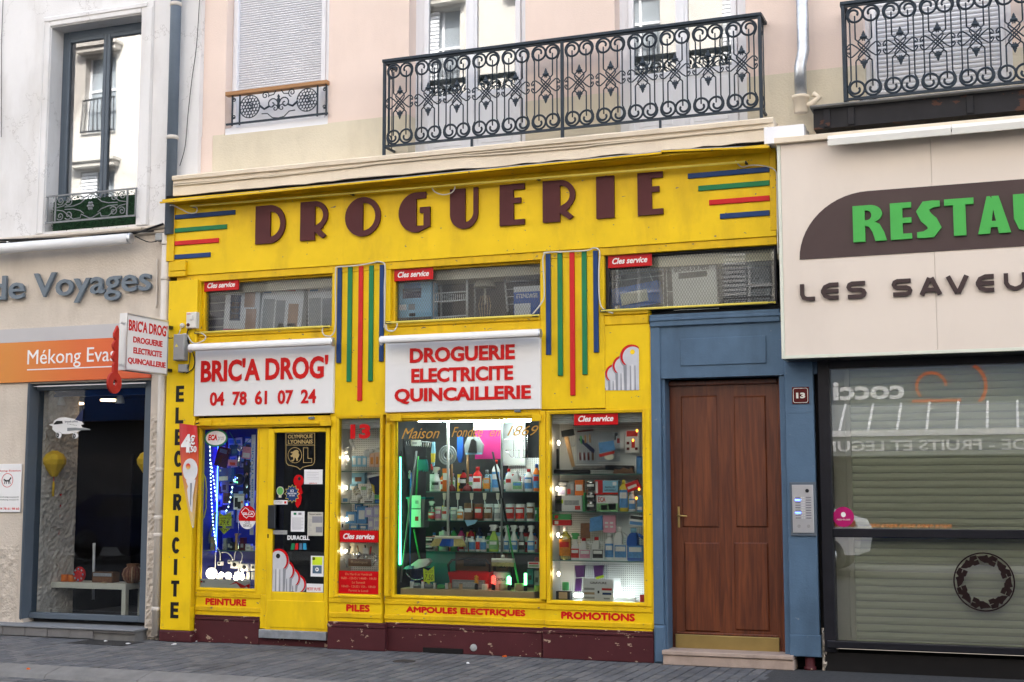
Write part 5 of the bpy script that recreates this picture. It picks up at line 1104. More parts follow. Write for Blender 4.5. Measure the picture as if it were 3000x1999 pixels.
cable([(1355,757),(1385,760),(1420,815),(1460,825),(1515,800),(1522,770),(1490,748)],.007,'cable_white','white cable loop right of the transformer box',zL2,-.07); cable([(1345,700),(1330,745),(1320,760)],.006,'cable_white','short white cable from round cap to transformer',zL2,-.075); cable([(1283,785),(1255,788),(1250,780)],.005,'cable_black','thin black cable from transformer to light box',zL2,-.1)
def loopcable(c,pts,lab): cable(pts,.007,'cable_white',lab,c,-.045)
loopcable(zS1,[(1405,665),(1400,700),(1425,735),(1480,735),(1510,680),(1518,560),(1515,300),(1520,150),(1535,128),(1640,122),(1760,108),(1880,85),(1930,90),(1955,120),(1955,300),(1950,560),(1950,650),(1975,690),(2020,690)],'white cable looped round the left set of vertical stripes')
cable([(1305,640),(1385,540),(1410,470),(1405,300),(1398,180),(1415,125),(1475,112),(1560,115)],.007,'cable_white','white cable rising left of the right stripes',zS2,-.045); cable([(90,175),(110,165),(280,158),(440,150),(490,130),(530,140),(543,180),(535,300),(540,540),(570,620),(650,655)],.007,'cable_white','white cable over and right of the right stripes',zS3,-.046)
cable([(70,740),(75,700),(75,400),(80,230),(50,195),(0,190)],.007,'cable_white','white cable beside the middle mesh window frame',zS2,-.05); cable([(90,715),(100,765),(150,770),(180,730),(180,705)],.007,'cable_white','white cable loop under the middle mesh window',zS2,-.07)
zq8 = conv(480,400,2.5576)
cable([(45,520),(70,518),(130,545),(190,575),(240,570),(248,535),(215,528)],.006,'cable_white','thin cable curl at the left end of the canopy rod',zq8,-.1); cable([(2005,375),(2030,415),(2090,437),(2150,425),(2178,395),(2180,370)],.006,'cable_white','thin cable curl hanging under the canopy above letter U',zq8,-.1)
zq9 = conv(2180,380,5.225); cable([(-130,480),(-40,570),(100,548),(250,550),(400,580),(480,630),(498,700),(505,1000),(512,1560),(520,1900)],.006,'cable_white','thin cable over the right stripes and down the beige panel edge',zq9,-.06)
cable([(0,60),(300,52),(600,45),(850,30),(1000,10),(1150,-40),(1210,-60)],.012,'cable_black','thick dark cable bundle along the ledge of the left house',zL2,-.02); cable([(0,78),(400,62),(760,20),(960,5),(1140,-8)],.010,'cable_black','second dark cable under the ledge of the left house',zL2,-.03)
cable([(1000,30),(1060,60),(1110,75),(1160,70)],.006,'cable_black','short black cable from tube lamp to small box',zL2,-.05); MB().box(*(lambda p: (p[0],p[1],-.03,.049,p[2],p[3]))(RC(zL2,1148,8,1200,62,-.03)),.006).build('junction_box','box_grey',label='small grey box at the right end of the left ledge',cat='electric box')
cable([(1310,0),(1290,300),(1260,520),(1235,740),(1215,960),(1180,1090)],.004,'cable_black','thin black wire running down the wall right of the grey downpipe',zLW,.03); cable([(20,0),(10,300),(10,600),(8,900)],.004,'cable_black','thin wire down the wall at the far left',zLW,.03)
cable([(1165,200),(1162,400),(1160,560)],.010,'pipe_white','thin stone coloured conduit right of the agency lettering',zL2,.03)
# ---- hanging price banner
BN = thing('price_banner','narrow curled red price banner showing 4 euro 50 and a key','banner',A(zW,200,500,-.22))
Ls =[(128,178),(130,280),(136,400),(148,500),(164,600),(182,690),(198,765)]; Rs =[(230,190),(237,280),(240,400),(236,500),(228,600),(219,690),(212,775)]
nt,b = _nt('banner_print'); tc = N(nt,'ShaderNodeTexCoord'); sp = N(nt,'ShaderNodeSeparateXYZ'); nt.links.new(tc.outputs['Generated'],sp.inputs[0]); nt.links.new(ramp(nt,sp.outputs['Z'],[(.0,(.70,.55,.25)),(.3,(.72,.42,.12)),(.55,(.66,.13,.03)),(.8,(.55,.012,.012)),(1,(.5,.01,.012))]).outputs[0],b.inputs['Base Color']); b.inputs['Roughness'].default_value = .45
rows =[]
NS = 24
def inter(L,f_):
 i = min(int(f_*(len(L)-1)),len(L)-2); t = f_*(len(L)-1)-i; return L[i][0]+(L[i+1][0]-L[i][0])*t,L[i][1]+(L[i+1][1]-L[i][1])*t
def bpt(f_,u,dy=0.):
 a,b_ = inter(Ls,f_),inter(Rs,f_); yy = -.22-.03*math.sin(math.pi*u)*(1-f_*.5)+dy
 return A(zW,a[0]+(b_[0]-a[0])*u,a[1]+(b_[1]-a[1])*u,yy)
m = MB(); NU = 6; vs =[bpt(i/NS,j/NU,d) for d in (0,.006) for i in range(NS+1) for j in range(NU+1)]; K =(NS+1)*(NU+1); fs =[]
for i in range(NS):
 for j in range(NU):
  q = i*(NU+1)+j; fs+=[(q,q+NU+1,q+NU+2,q+1),(K+q,K+q+1,K+q+NU+2,K+q+NU+1)]
 for j in (0,NU): q = i*(NU+1)+j; fs.append((q,q+NU+1,K+q+NU+1,K+q) if j else (q,K+q,K+q+NU+1,q+NU+1))
m.add(vs,fs,True); m.build('card','banner_print',BN)
def on_banner(c,pts,mat,nm,dy):
 Pp =[A(c,x,y,-.262+dy) for x,y in pts]; MB().prism([(q.x,q.z) for q in Pp][::-1],-.262+dy,-.259+dy).build(nm,mat,BN)
x0_,x1_,z0_,z1_ = RC(zW,138,240,194,345,-.262); text('4','white',BN,x0_,x1_,z0_,z1_,-.262,depth=.003,bold=.04)
x0_,x1_,z0_,z1_ = RC(zW,186,245,218,300,-.262); text('€','white',BN,x0_,x1_,z0_,z1_,-.262,depth=.003,bold=.03); x0_,x1_,z0_,z1_ = RC(zW,184,308,226,350,-.262); text(',50','white',BN,x0_,x1_,z0_,z1_,-.262,depth=.003,bold=.03)
paint('box_silver',(.66,.66,.68),.4,.1,8); paint('key_silver',(.55,.56,.60),.4,.1,8); paint('key_shade',(.26,.27,.30),.4,.1,8)
on_banner(zW,[(190+43*math.cos(t),445+66*math.sin(t)) for t in [k*math.pi/10 for k in range(20)]],'box_silver','key_bow_print',0); on_banner(zW,[(178+13*math.cos(t),425+18*math.sin(t)) for t in [k*math.pi/8 for k in range(16)]],'banner_print','key_hole_print',-.004)
on_banner(zW,[(165,505),(222,500),(205,600),(202,690),(192,680),(178,610),(172,560),(178,540)],'box_silver','key_blade_print',-.001); on_banner(zW,[(190,520),(200,520),(194,660),(189,640)],'key_shade','key_groove_print',-.003)
MB().tube([A(zW,225,180,-.21),A(zW,240,175,-.05)],.008,6).build('hook','steel_dark',BN)
MB().tube([A(zW,207,765,-.22),A(zW,207,775,-.24)],.008,6).build('clip','alu',BN)
# ---- red Cles service panels
for c,l,t,r,b_,Y,lab in ((zS1,355,240,660,338,.02,'red Cles service panel in the left mesh window'),(zS2,155,245,480,347,.02,'red Cles service panel in the middle mesh window'),(zS3,608,178,962,282,.02,'red Cles service panel in the right mesh window above the house door'),(zC,122,907,377,985,.005,'red Cles service panel halfway down the narrow display window'),(zR,238,115,490,188,.005,'red Cles service panel at the top of the right display window')):
 p = RC(c,l,t,r,b_,Y); o = MB().box(p[0],p[1],Y,Y+.012,p[2],p[3],.003).build('service_panel','red_plastic',label=lab,cat='sign'); w,h = p[1]-p[0],p[3]-p[2]
 text('Cles service','white',o,p[0]+w*.1,p[1]-w*.1,p[2]+h*.28,p[3]-h*.24,Y-.002,depth=.003,bold=.028,shear=.28)
def onglass(body,c,l,t,r,b_,Y,mat,lab,cat='lettering',bold=.0,shear=0.,name='window_lettering',d=.002):
 p = RC(c,l,t,r,b_,Y); return text(body,mat,None,*p,Y,depth=d,bold=bold,shear=shear,name=name,label=lab,cat=cat)
onglass('13',zC,193,208,325,305,.016,'red_plastic','red number 13 on the narrow display window',bold=.055)
paint('gold_script',(.62,.33,.06),.5,.05)
for body,l,r,t,b_ in (('Maison',530,778,232,303),('Fondée',858,1062,226,292),('en',1108,1175,250,288),('1869',1222,1428,218,284)): onglass(body,zC,l,t,r,b_,.046,'gold_script','gold script word '+body+' on the centre pane',shear=.45,bold=-.004)
p = RC(zC,116,1172,380,1322,.012); o = MB().box(p[0],p[1],.012,.017,p[2],p[3],.001).build('opening_hours','red_plastic',label='red panel with opening hours at the foot of the narrow window',cat='sign'); h = p[3]-p[2]; w = p[1]-p[0]; paint('hours_print',(.62,.20,.10),.5,.05)
for k,(s,a) in enumerate((('Du Mardi au Vendredi',.17),('9h00 - 12h15 / 14h00 - 18h30',.06),('Le Samedi',.34),('10h00 - 12h30 / 15h - 18h00',.08),('Fermé le Lundi',.26))): text(s,'hours_print',o,p[0]+w*a,p[1]-w*a,p[3]-h*(.19+.18*k),p[3]-h*(.09+.18*k),.0105,depth=.002,bold=0)
# ---- keys posters
def keys_poster(c,ks,Y,right,lab,cut,side):
 xs =[k[0] for k in ks]; P0 = A(c,ks[0][0],ks[0][1],Y)
 o = thing('keys_sticker',lab,'sticker',(P0.x,Y,A(c,ks[0][0],cut,Y).z))
 for i,(cx_,cy_,r_) in enumerate(ks):
  y = Y-.0006*i; q = A(c,cx_,cy_,y); R0 = abs(A(c,cx_+r_,cy_,y).x-q.x); zc_ = A(c,cx_,cut,y).z; lim = A(c,side,cy_,y).x
  cl =(lambda x: min(x,lim)) if right else (lambda x: max(x,lim))
  s = 1 if right else -1
  for nm,k2,dx,dz,mt in (('shadow',1.12,-.16*s,-.06,'key_shade'),('red_rim',1.1,-.11*s,.08,'red_plastic')):
   MB().prism([(cl(q.x+R0*(dx+k2*math.cos(t))),max(zc_,q.z+R0*(dz+k2*math.sin(t)))) for t in [k*math.pi/16 for k in range(32)]],y,y+.0005).build(nm,mt,o); y-=.0001
  y-=.0002; s = 1 if right else -1
  m = MB(); m.prism([(cl(q.x+R0*.97*math.cos(t)),q.z+R0*.97*math.sin(t)) for t in [k*math.pi/16 for k in range(32)]],y,y+.00015); m.build('key_bow','key_silver',o)
  zt2 = q.z-R0*.75
  if zt2>zc_+.01:
   xa,xb = q.x-R0*.62,q.x+R0*.62
   m = MB(); m.prism([(cl(xa),zc_),(cl(xb),zc_),(cl(xb),zt2-R0*.2),(cl(xb+R0*.12),zt2),(cl(xa-R0*.12),zt2),(cl(xa),zt2-R0*.2)],y-.0001,y+.0001); m.build('key_blade','key_silver',o)
   MB().prism([(cl(xa-R0*.2*s),zc_),(cl(xa+R0*.04),zc_),(cl(xa+R0*.04),zt2),(cl(xa-R0*.3*s),zt2)] if s>0 else [(cl(xb-.04*R0),zc_),(cl(xb+R0*.2),zc_),(cl(xb+R0*.3),zt2),(cl(xb-.04*R0),zt2)],y-.00025,y-.00015).build('blade_shadow','key_shade',o)
   MB().prism([(cl(q.x-R0*.1),zc_),(cl(q.x+R0*.06),zc_),(cl(q.x+R0*.06),zt2),(cl(q.x-R0*.1),zt2)],y-.00028,y-.00012).build('highlight','box_silver',o)
   for f_ in (-.3,.16): m = MB(); m.prism([(cl(q.x+R0*f_),zc_),(cl(q.x+R0*(f_+.16)),zc_),(cl(q.x+R0*(f_+.12)),zt2-R0*.1),(cl(q.x+R0*(f_+.02)),zt2-R0*.1)],y-.0002,y-.0001); m.build('groove','key_shade',o)
  if i==len(ks)-1: m = MB(); m.disc(cl(q.x),q.z+R0*.45,R0*.24,R0*.24,y-.0003,y-.0001,20); m.build('key_hole','yellow' if right else 'dark_in',o)
 return o
keys_poster(zS3,[(600,1205,58),(664,1145,64),(728,1080,68),(806,1005,82)],-.009,True,'sticker of four overlapping silver keys with red rims on yellow board',1275,858)
keys_poster(zE,[(1740,1190,118),(1640,1090,122),(1540,970,128),(1425,800,145)],.016,False,'large sticker of four silver keys with red rims on the shop door',1305,1338)
# ---- stickers on door and left pane
def card(name,c,l,t,r,b_,Y,mat,lab,cat='sticker',parts=()):
 p = RC(c,l,t,r,b_,Y); o = MB().box(p[0],p[1],Y,Y+.003,p[2],p[3]).build(name,mat,label=lab,cat=cat); w,h = p[1]-p[0],p[3]-p[2]
 for q in parts:
  if q[0]=='t': text(q[1],q[6],o,p[0]+w*q[2],p[0]+w*q[4],p[2]+h*q[3],p[2]+h*q[5],Y-.0012,depth=.0011,bold=q[7] if len(q)>7 else .01)
  else: bx(q[1],q[6],o,p[0]+w*q[2],p[0]+w*q[4],Y-.001,Y-.0001,p[2]+h*q[3],p[2]+h*q[5])
 return o
Yd = .016
lines = lambda n,a,b_,t,bt,mt='print_grey': [('b','printed_line',a,t-(t-bt)*k/n-.012,b_-(.15 if k%3==2 else 0),t-(t-bt)*k/n,mt) for k in range(n)]
card('notice',zD,1297,612,1508,780,Yd,'paper','white note with small print at the top right of the shop door','notice',lines(5,.15,.8,.8,.25)+[('t','MERCI',.3,.03,.7,.1,'sign_red')])
card('notice',zD,1145,1090,1300,1325,Yd,'paper','white printed sheet in the middle of the shop door','notice',[('b','stamp',.2,.82,.4,.93,'stripe_green'),('b','stamp',.55,.82,.78,.93,'print_grey')]+lines(12,.1,.92,.68,.08))
card('newspaper_cutting',zD,1337,1100,1512,1372,Yd,'paper_news','yellowed newspaper cutting on the right of the shop door','notice',[('b','photo',.3,.55,.97,.82,'print_grey'),('b','photo',.55,.14,.97,.38,'print_grey'),('t','Nouvel horaire',.1,.88,.9,.95,'print_black',0)]+lines(9,.06,.28,.7,.08))
card('push_sign',zD,937,1308,1102,1356,Yd,'box_grey','grey plate reading POUSSEZ on the shop door','sign',[('t','POUSSEZ',.15,.3,.85,.7,'print_grey')])
card('alarm_sticker',zD,943,963,1105,1012,Yd,'paper','white electronic surveillance sticker above the door plate','sticker',[('t','surveillance',.08,.55,.65,.8,'print_black',0),('t','électronique',.08,.2,.65,.48,'print_black',0),('b','dot',.78,.2,.93,.75,'sign_red')])
card('player_sticker',zE,1962,722,2172,1062,Yd,'paper','pale sticker with yellow field and blue play button on the door','sticker',[('b','yellow_field',.12,.56,.9,.95,'tag_yellow'),('b','blue_field',.15,.15,.86,.53,'blue_wood'),('b','mark',.12,.78,.35,.93,'print_black')]) if False else None
paint('tag_yellow',(.62,.80,.03),.5,.04); paint('cream',(.66,.62,.50),.6,.06)
o = card('player_sticker',zE,1962,722,2172,1062,Yd,'paper','pale sticker with yellow field and blue play button on the door','sticker',[('b','yellow_field',.12,.56,.9,.95,'tag_yellow'),('b','blue_field',.15,.15,.86,.53,'blue_wood'),('b','mark',.13,.80,.33,.93,'print_black')])
q = A(zE,2065,945,Yd-.002); MB().disc(q.x,q.z,.02,.02,Yd-.0022,Yd-.0012,18).build('play_disc','paper',o); MB().prism([(q.x-.007,q.z-.01),(q.x+.011,q.z),(q.x-.007,q.z+.01)],Yd-.003,Yd-.0023).build('play_arrow','print_black',o)
card('guide_sticker',zE,1893,1180,2165,1318,Yd,'paper','white guide sticker with red print at the door bottom','sticker',[('t','PETIT FUTÉ',.03,.2,.85,.62,'sign_red',.02)])
onglass('DURACELL',zE,1580,388,1940,462,Yd,'white','white battery maker lettering on the shop door',bold=.04)
for k,(a,b_,mt) in enumerate(((1640,1700,'stripe_green'),(1705,1755,'stripe_red'),(1765,1820,'blue_wood'),(1825,1885,'led_print'))):
 if mt=='led_print' and 'led_print' not in M: paint('led_print',(.03,.28,.48),.5,.05)
 q =[A(zE,x,y,Yd) for x,y in ((a-12+k*8,620),(b_-8+k*6,620),(b_,515),(a+10,515))]; MB().prism([(p.x,p.z) for p in q],Yd,Yd+.002).build('battery_print',mt,label=('green','red','slate blue','bright blue')[k]+' printed shape below the white lettering on the door',cat='sticker')
 # crest
CRS = thing('club_crest','gold outlined football crest sticker with lion at the top of the door','sticker',A(zD,1250,610,Yd)); cr = lambda x,y: (lambda q: (q.x,q.z))(A(zD,x,y,Yd)); g = 'gold'
def stroke(pts,w,nm,closed=False,k=0): MB().ribbon([cr(*p) for p in pts],w,Yd-.0004*k,Yd+.002,closed).build(nm,g,CRS)
stroke([(1088,193),(1417,193),(1417,500),(1412,535),(1390,560),(1330,572),(1280,585),(1250,612),(1220,585),(1175,572),(1115,560),(1093,535),(1088,500)],.006,'shield_outline',True)
stroke([(1088,330),(1417,330)],.006,'divider',k=1)
x0_,x1_,z0_,z1_ = RC(zD,1112,210,1392,260,Yd); text('OLYMPIQUE',g,CRS,x0_,x1_,z0_,z1_,Yd,depth=.002,bold=0,fat=.001); x0_,x1_,z0_,z1_ = RC(zD,1112,268,1394,316,Yd); text('LYONNAIS',g,CRS,x0_,x1_,z0_,z1_,Yd,depth=.002,bold=.025)
stroke([(1190+79*math.cos(t),447+88*math.sin(t)) for t in [k*math.pi/16 for k in range(32)]],.005,'ring',True)
stroke([(1289,362),(1340,362),(1340,484),(1384,484),(1384,532),(1289,532)],.005,'letter_outline',True)
MB().prism([cr(x,y) for x,y in [(1150,500),(1165,505),(1175,480),(1160,460),(1148,470),(1140,450),(1160,440),(1165,420),(1145,425),(1142,410),(1170,405),(1180,395),(1205,385),(1225,392),(1235,405),(1228,420),(1242,440),(1232,470),(1222,480),(1228,505),(1210,515),(1205,490),(1190,470),(1185,500),(1170,520),(1150,515)]][::-1],Yd,Yd+.002).build('lion',g,CRS)
# red key sticker + star
KS = thing('key_copy_sticker','red key sticker behind a blue star reading ICI REPRODUCTION DE CLES','sticker',A(zD,1220,1050,Yd))
q = A(zD,1232,740,Yd); MB().disc(q.x,q.z,.058,.06,Yd,Yd+.002).build('key_bow','red_plastic',KS); MB().prism([cr(x,y) for x,y in [(1262,800),(1280,880),(1262,900),(1270,930),(1258,1010),(1222,1055),(1198,1020),(1200,800)]][::-1],Yd,Yd+.0019).build('key_blade','red_plastic',KS); q = A(zD,1243,716,Yd); MB().disc(q.x,q.z,.017,.018,Yd-.001,Yd-.0001).build('key_hole','dark_in',KS)
q = A(zD,1160,890,Yd); st =[((.082 if k%2==0 else .06)*math.cos(k*math.pi/12),(.088 if k%2==0 else .065)*math.sin(k*math.pi/12)) for k in range(24)]
MB().prism([(q.x+a*1.07,q.z+b_*1.07) for a,b_ in st],Yd-.002,Yd-.0012).build('star_rim','yellow_rod',KS); MB().prism([(q.x+a,q.z+b_) for a,b_ in st],Yd-.003,Yd-.0021).build('star','stripe_blue',KS)
for s,a,b_,c0,c1 in (('ICI',-.018,.018,.016,.042),('REPRODUCTION',-.05,.05,-.004,.01),('DE CLES',-.03,.03,-.024,-.01)): text(s,'white',KS,q.x+a,q.x+b_,q.z+c0,q.z+c1,Yd-.004,depth=.001,bold=.02)
q = A(zD,1022,858,Yd); o = MB().disc(q.x,q.z,.042,.045,Yd,Yd+.002).build('bulb_sticker','cream',label='round green bulb recycling sticker on the door',cat='sticker'); paint('leaf_green',(.12,.38,.10),.5,.1); MB().disc(q.x,q.z,.035,.038,Yd-.001,Yd-.0001).build('green_disc','leaf_green',o); MB().box(q.x-.016,q.x+.016,Yd,Yd+.0019,q.z-.066,q.z-.03).build('bulb_foot','cream',o)
# left pane stickers (pane at y=.05)
Yp = .044
q = A(zD,284,250,Yp); R1 = abs(A(zD,418,250,Yp).x-q.x); o = MB().disc(q.x,q.z,R1,R1*.65,Yp,Yp+.002).build('oval_sticker','stripe_green',label='oval white and green sticker with red lettering on the left pane',cat='sticker'); MB().disc(q.x,q.z,R1*.86,R1*.52,Yp-.001,Yp-.0001).build('white_field','paper',o)
text('ECA','sign_red',o,q.x-R1*.66,q.x+R1*.12,q.z-R1*.17,q.z+R1*.26,Yp-.002,depth=.001,bold=.05,shear=.15); text('pros','print_grey',o,q.x+R1*.16,q.x+R1*.72,q.z-R1*.3,q.z+R1*.1,Yp-.002,depth=.001,bold=-.01,shear=.3)
q = A(zD,647,1160,Yp); R1 = abs(A(zD,748,1160,Yp).x-q.x); o = MB().disc(q.x,q.z,R1,R1*1.16,Yp,Yp+.002).build('round_sticker','paper',label='round red and white key service sticker on the left pane',cat='sticker')
MB().prism([(q.x+R1*math.cos(t),q.z+R1*1.16*math.sin(t)) for t in [math.radians(-18+k*216/24) for k in range(25)]],Yp-.001,Yp-.0001).build('red_field','red_plastic',o)
ar =[(-.78,.52),(-.3,.95),(.1,.75),(.12,.62),(.7,.58),(.92,.30),(.7,.05),(.1,.12),(-.1,-.08),(-.45,.1)]; MB().ribbon([(q.x+a*R1*.9,q.z+b_*R1) for a,b_ in ar],.006,Yp-.002,Yp-.0011,True).build('key_outline','paper',o)
text('SILCA','paper',o,q.x-R1*.5,q.x+R1*.66,q.z+R1*.22,q.z+R1*.48,Yp-.0021,depth=.001,bold=.03); text('CLES','print_black',o,q.x-R1*.3,q.x+R1*.3,q.z-R1*.62,q.z-R1*.36,Yp-.0011,depth=.001,bold=.0); text('SERVICE','print_black',o,q.x-R1*.48,q.x+R1*.48,q.z-R1*.95,q.z-R1*.69,Yp-.0011,depth=.001,bold=.0)
def tagcard(c,outline,Y,texts,lab):
 P =[A(c,x,y,Y) for x,y in outline]; o = MB().prism([(q.x,q.z) for q in P][::-1],Y,Y+.003).build('price_tag','tag_yellow',label=lab,cat='price tag')
 for s,l,t,r,b_ in texts: p = RC(c,l,t,r,b_,Y-.001); text(s,'print_black',o,*p,Y-.0012,depth=.001,bold=-.005,shear=.2)
tagcard(zD,[(316,1100),(375,1140),(460,1098),(462,1258),(400,1262),(395,1282),(448,1290),(375,1355),(318,1285),(365,1280),(355,1262),(316,1256)],.07,[('kit',325,1125,350,1150),('electricité',365,1120,455,1148),('nouveau LED',330,1152,455,1180),('29,€',332,1185,445,1255),('PROMO',322,1288,430,1325)],'yellow arrow price tag marked 29 euro in the blue lit window')
tagcard(zC,[(672,1155),(705,1170),(742,1140),(745,1240),(715,1243),(710,1262),(690,1243),(674,1243)],.12,[('7.50',682,1195,738,1232),('LE LOT',685,1168,738,1186)],'yellow price tag marked 7.50 before the blue bucket')
# blind slats at window tops
for g_,Y,c,l,r,t,b_,lab in ((G2,.06,zC,122,388,178,240,'gathered white venetian blind at the top of the narrow window'),(G4,.06,zR,108,632,124,178,'gathered white venetian blind at the top of the right window')):
 p = RC(c,l,t,r,b_,Y); o = bx('venetian_blind','shutter_grey',None,p[0],p[1],Y,Y+.04,p[3]-.03,p[3],label=lab,cat='blind')
 for k in range(6): z = p[3]-.036-k*(p[3]-p[2]-.04)/6; m = MB(); m.beam((p[0],Y+.02,z+.004*math.sin(k*2)),(p[1],Y+.02,z-.004*math.cos(k*3)),.03,.004,(0,-.4,1)); m.build('slat','shutter_grey',o)
 # ================================================================ GOODS IN THE WINDOWS
paint('p_white',(.70,.70,.70),.35,.03); paint('p_red',(.55,.015,.015),.35,.05); paint('p_orange',(.70,.17,.02),.35,.05); paint('p_blue',(.02,.10,.42),.35,.05); paint('p_navy',(.012,.02,.07),.5,.1); paint('p_sky',(.25,.50,.68),.4,.04)
paint('p_black',(.015,.015,.016),.45,.1); paint('p_grey',(.22,.24,.25),.5,.06); paint('p_green',(.06,.34,.10),.4,.05); paint('p_lime',(.40,.58,.10),.35,.05); paint('p_yellow',(.72,.55,.05),.35,.04); paint('p_pink',(.62,.28,.36),.45,.05); paint('p_magenta',(.38,.02,.14),.5,.05); paint('p_purple',(.10,.03,.16),.45,.1)
paint('p_brown',(.16,.08,.04),.5,.12,8); paint('p_wood',(.46,.27,.12),.55,.15,9,stretch=(6,6,.6)); paint('p_tan',(.48,.34,.20),.7,.1); paint('p_cream',(.68,.64,.52),.5,.05); paint('p_bristle',(.58,.50,.20),.8,.25,40); paint('p_teal',(.03,.22,.24),.6,.1); paint('p_chrome',(.65,.66,.68),.15,.05,metallic=1.0); paint('p_peach',(.70,.45,.33),.5,.05); paint('p_lilac',(.50,.46,.68),.5,.05); paint('p_darkred',(.12,.012,.012),.5,.1)
paint('l_white',(.72,.72,.72),.6,.10,60); paint('l_blue',(.10,.28,.58),.5,.25,45); paint('l_red',(.55,.03,.02),.5,.2,45); paint('l_green',(.22,.45,.20),.5,.25,45); paint('l_black',(.03,.03,.03),.5,.5,45); paint('l_pink',(.62,.25,.36),.5,.2,45); paint('l_orange',(.66,.25,.04),.5,.25,45); paint('l_grey',(.35,.36,.37),.6,.2,50); paint('l_brown',(.22,.10,.05),.6,.3,45)
glass('p_clear',(.80,.86,.84),1.5,.1,.05); glass('p_clearyellow',(.85,.78,.25),1.5,.1,.08)
# glass shelves
def shelf(win,c,l,r,y,Y0,Y1,lab=None):
 a,b_ = A(c,l,y,Y0),A(c,r,y,Y0); z =(a.z+b_.z)/2; g_ = bx('glass_shelf','glass_shelf',win,a.x,b_.x,Y0,Y1,z-.008,z); bx('shelf_edge','shelf_edge',win,a.x,b_.x,Y0-.0015,Y0-.0002,z-.008,z); return z
paint('shelf_edge',(.10,.22,.18),.2,.05)
z3 =[shelf(W3,zC,690,1438,y,.20,.6) for y in (650,842,1045)]
z4 =[shelf(W4,zR,108,637,y,.06,.28) for y in (469,684,966)]
z2 =[shelf(W2,zC,116,388,y,.06,.26) for y in (516,727,905)]
z1s = shelf(W1,zE,150,1065,632,.12,.42)
z1b = A(zE,500,1110,.10).z
# ---------------- prop builders: pixel box + shelf height -> object with parts
def box_of(c,l,t,r,b_,Y,zs=None):
 x0,x1,z0,z1 = RC(c,l,t,r,b_,Y)
 if zs is not None: z1+=zs-z0; z0 = zs
 return x0,x1,z0+.0005,z1
def lab_patch(o,x0,x1,z0,z1,Y,mat,extra=None):
# label: gently bowed card on the front of a bottle
 m = MB(); n = 4; w = x1-x0
 vs =[(x0+w*i/n,Y-.006*math.sin(math.pi*i/n),z) for z in (z0,z1) for i in range(n+1)]
 m.add(vs,[(i,i+1,n+2+i,n+1+i) for i in range(n)],True); q = m.build('label',mat,o)
 if extra: h = z1-z0; m = MB(); m.add([(x0+w*.12,Y-.0085,z0+h*.55),(x1-w*.12,Y-.0085,z0+h*.55),(x1-w*.12,Y-.0085,z0+h*.85),(x0+w*.12,Y-.0085,z0+h*.85)],[(0,1,2,3)]); m.build('label_print',extra,o)
def bottle(c,l,t,r,b_,Y,zs,body,cap,lab,lm,lp,text_,neck=.38,shoulder=.72,sy=.7):
 x0,x1,z0,z1 = box_of(c,l,t,r,b_,Y,zs); R0 =(x1-x0)/2; H = z1-z0; cx =(x0+x1)/2
 o = MB().lathe([(R0*.9,0),(R0,H*.03),(R0,H*shoulder*.93),(R0*.85,H*shoulder),(R0*neck,H*(shoulder+.12)),(R0*neck,H*.88)],cx,Y+R0*sy,z0,12,'z',1,sy).build('bottle',body,label=text_,cat='bottle')
 MB().lathe([(R0*neck*1.15,H*.86),(R0*neck*1.15,H*.99),(R0*neck*.9,H)],cx,Y+R0*sy,z0,10,'z',1,sy).build('cap',cap,o)
 if lm: lab_patch(o,cx-R0*.8,cx+R0*.8,z0+H*.12,z0+H*shoulder*.86,Y+R0*sy*.30-.0,lm,lp) if False else lab_band(o,cx,Y+R0*sy,z0+H*.12,z0+H*shoulder*.86,R0*1.02,sy,lm,lp)
 return o
def lab_band(o,cx,cy,z0,z1,R0,sy,mat,extra):
 def strip(a0,a1,za,zb,Rr,mt,nm):
  m = MB(); n = 6; vs =[(cx+Rr*math.cos(math.radians(a0+(a1-a0)*i/n)),cy+Rr*sy*math.sin(math.radians(a0+(a1-a0)*i/n)),z) for z in (za,zb) for i in range(n+1)]
  m.add(vs,[(i,i+1,n+2+i,n+1+i) for i in range(n)],True); m.build(nm,mt,o)
 strip(205,335,z0,z1,R0,mat,'label')
 if extra: strip(225,315,z0+(z1-z0)*.52,z0+(z1-z0)*.85,R0*1.015,extra,'label_print')
def spray(c,l,t,r,b_,Y,zs,body,trig,lm,lp,text_):
 x0,x1,z0,z1 = box_of(c,l,t,r,b_,Y,zs); W_ = x1-x0; R0 = W_*.46; H = z1-z0; cx = x0+W_*.5; sy = .62; cy = Y+R0*sy
 o = MB().lathe([(R0*.92,0),(R0,H*.03),(R0*.96,H*.42),(R0*.72,H*.56),(R0*.42,H*.68),(R0*.36,H*.76)],cx,cy,z0,12,'z',1,sy).build('spray_bottle',body,label=text_,cat='spray bottle')
 m = MB(); Z = lambda f_: z0+H*f_
 m.prism([(cx-R0*.42,Z(.76)),(cx+R0*.42,Z(.76)),(cx+R0*.40,Z(.84)),(cx+R0*.85,Z(.90)),(cx+R0*.75,Z(.98)),(cx+R0*.2,Z(1)),(cx-R0*.75,Z(.99)),(cx-R0*.85,Z(.93)),(cx-R0*.45,Z(.90))],cy-R0*.3,cy+R0*.3); m.prism([(cx-R0*.62,Z(.90)),(cx-R0*.48,Z(.90)),(cx-R0*.58,Z(.80)),(cx-R0*.75,Z(.76)),(cx-R0*.8,Z(.78)),(cx-R0*.66,Z(.82))],cy-R0*.16,cy+R0*.16); m.build('trigger',trig,o)
 if lm: lab_band(o,cx,cy,z0+H*.08,z0+H*.42,R0*1.02,sy,lm,lp)
 return o
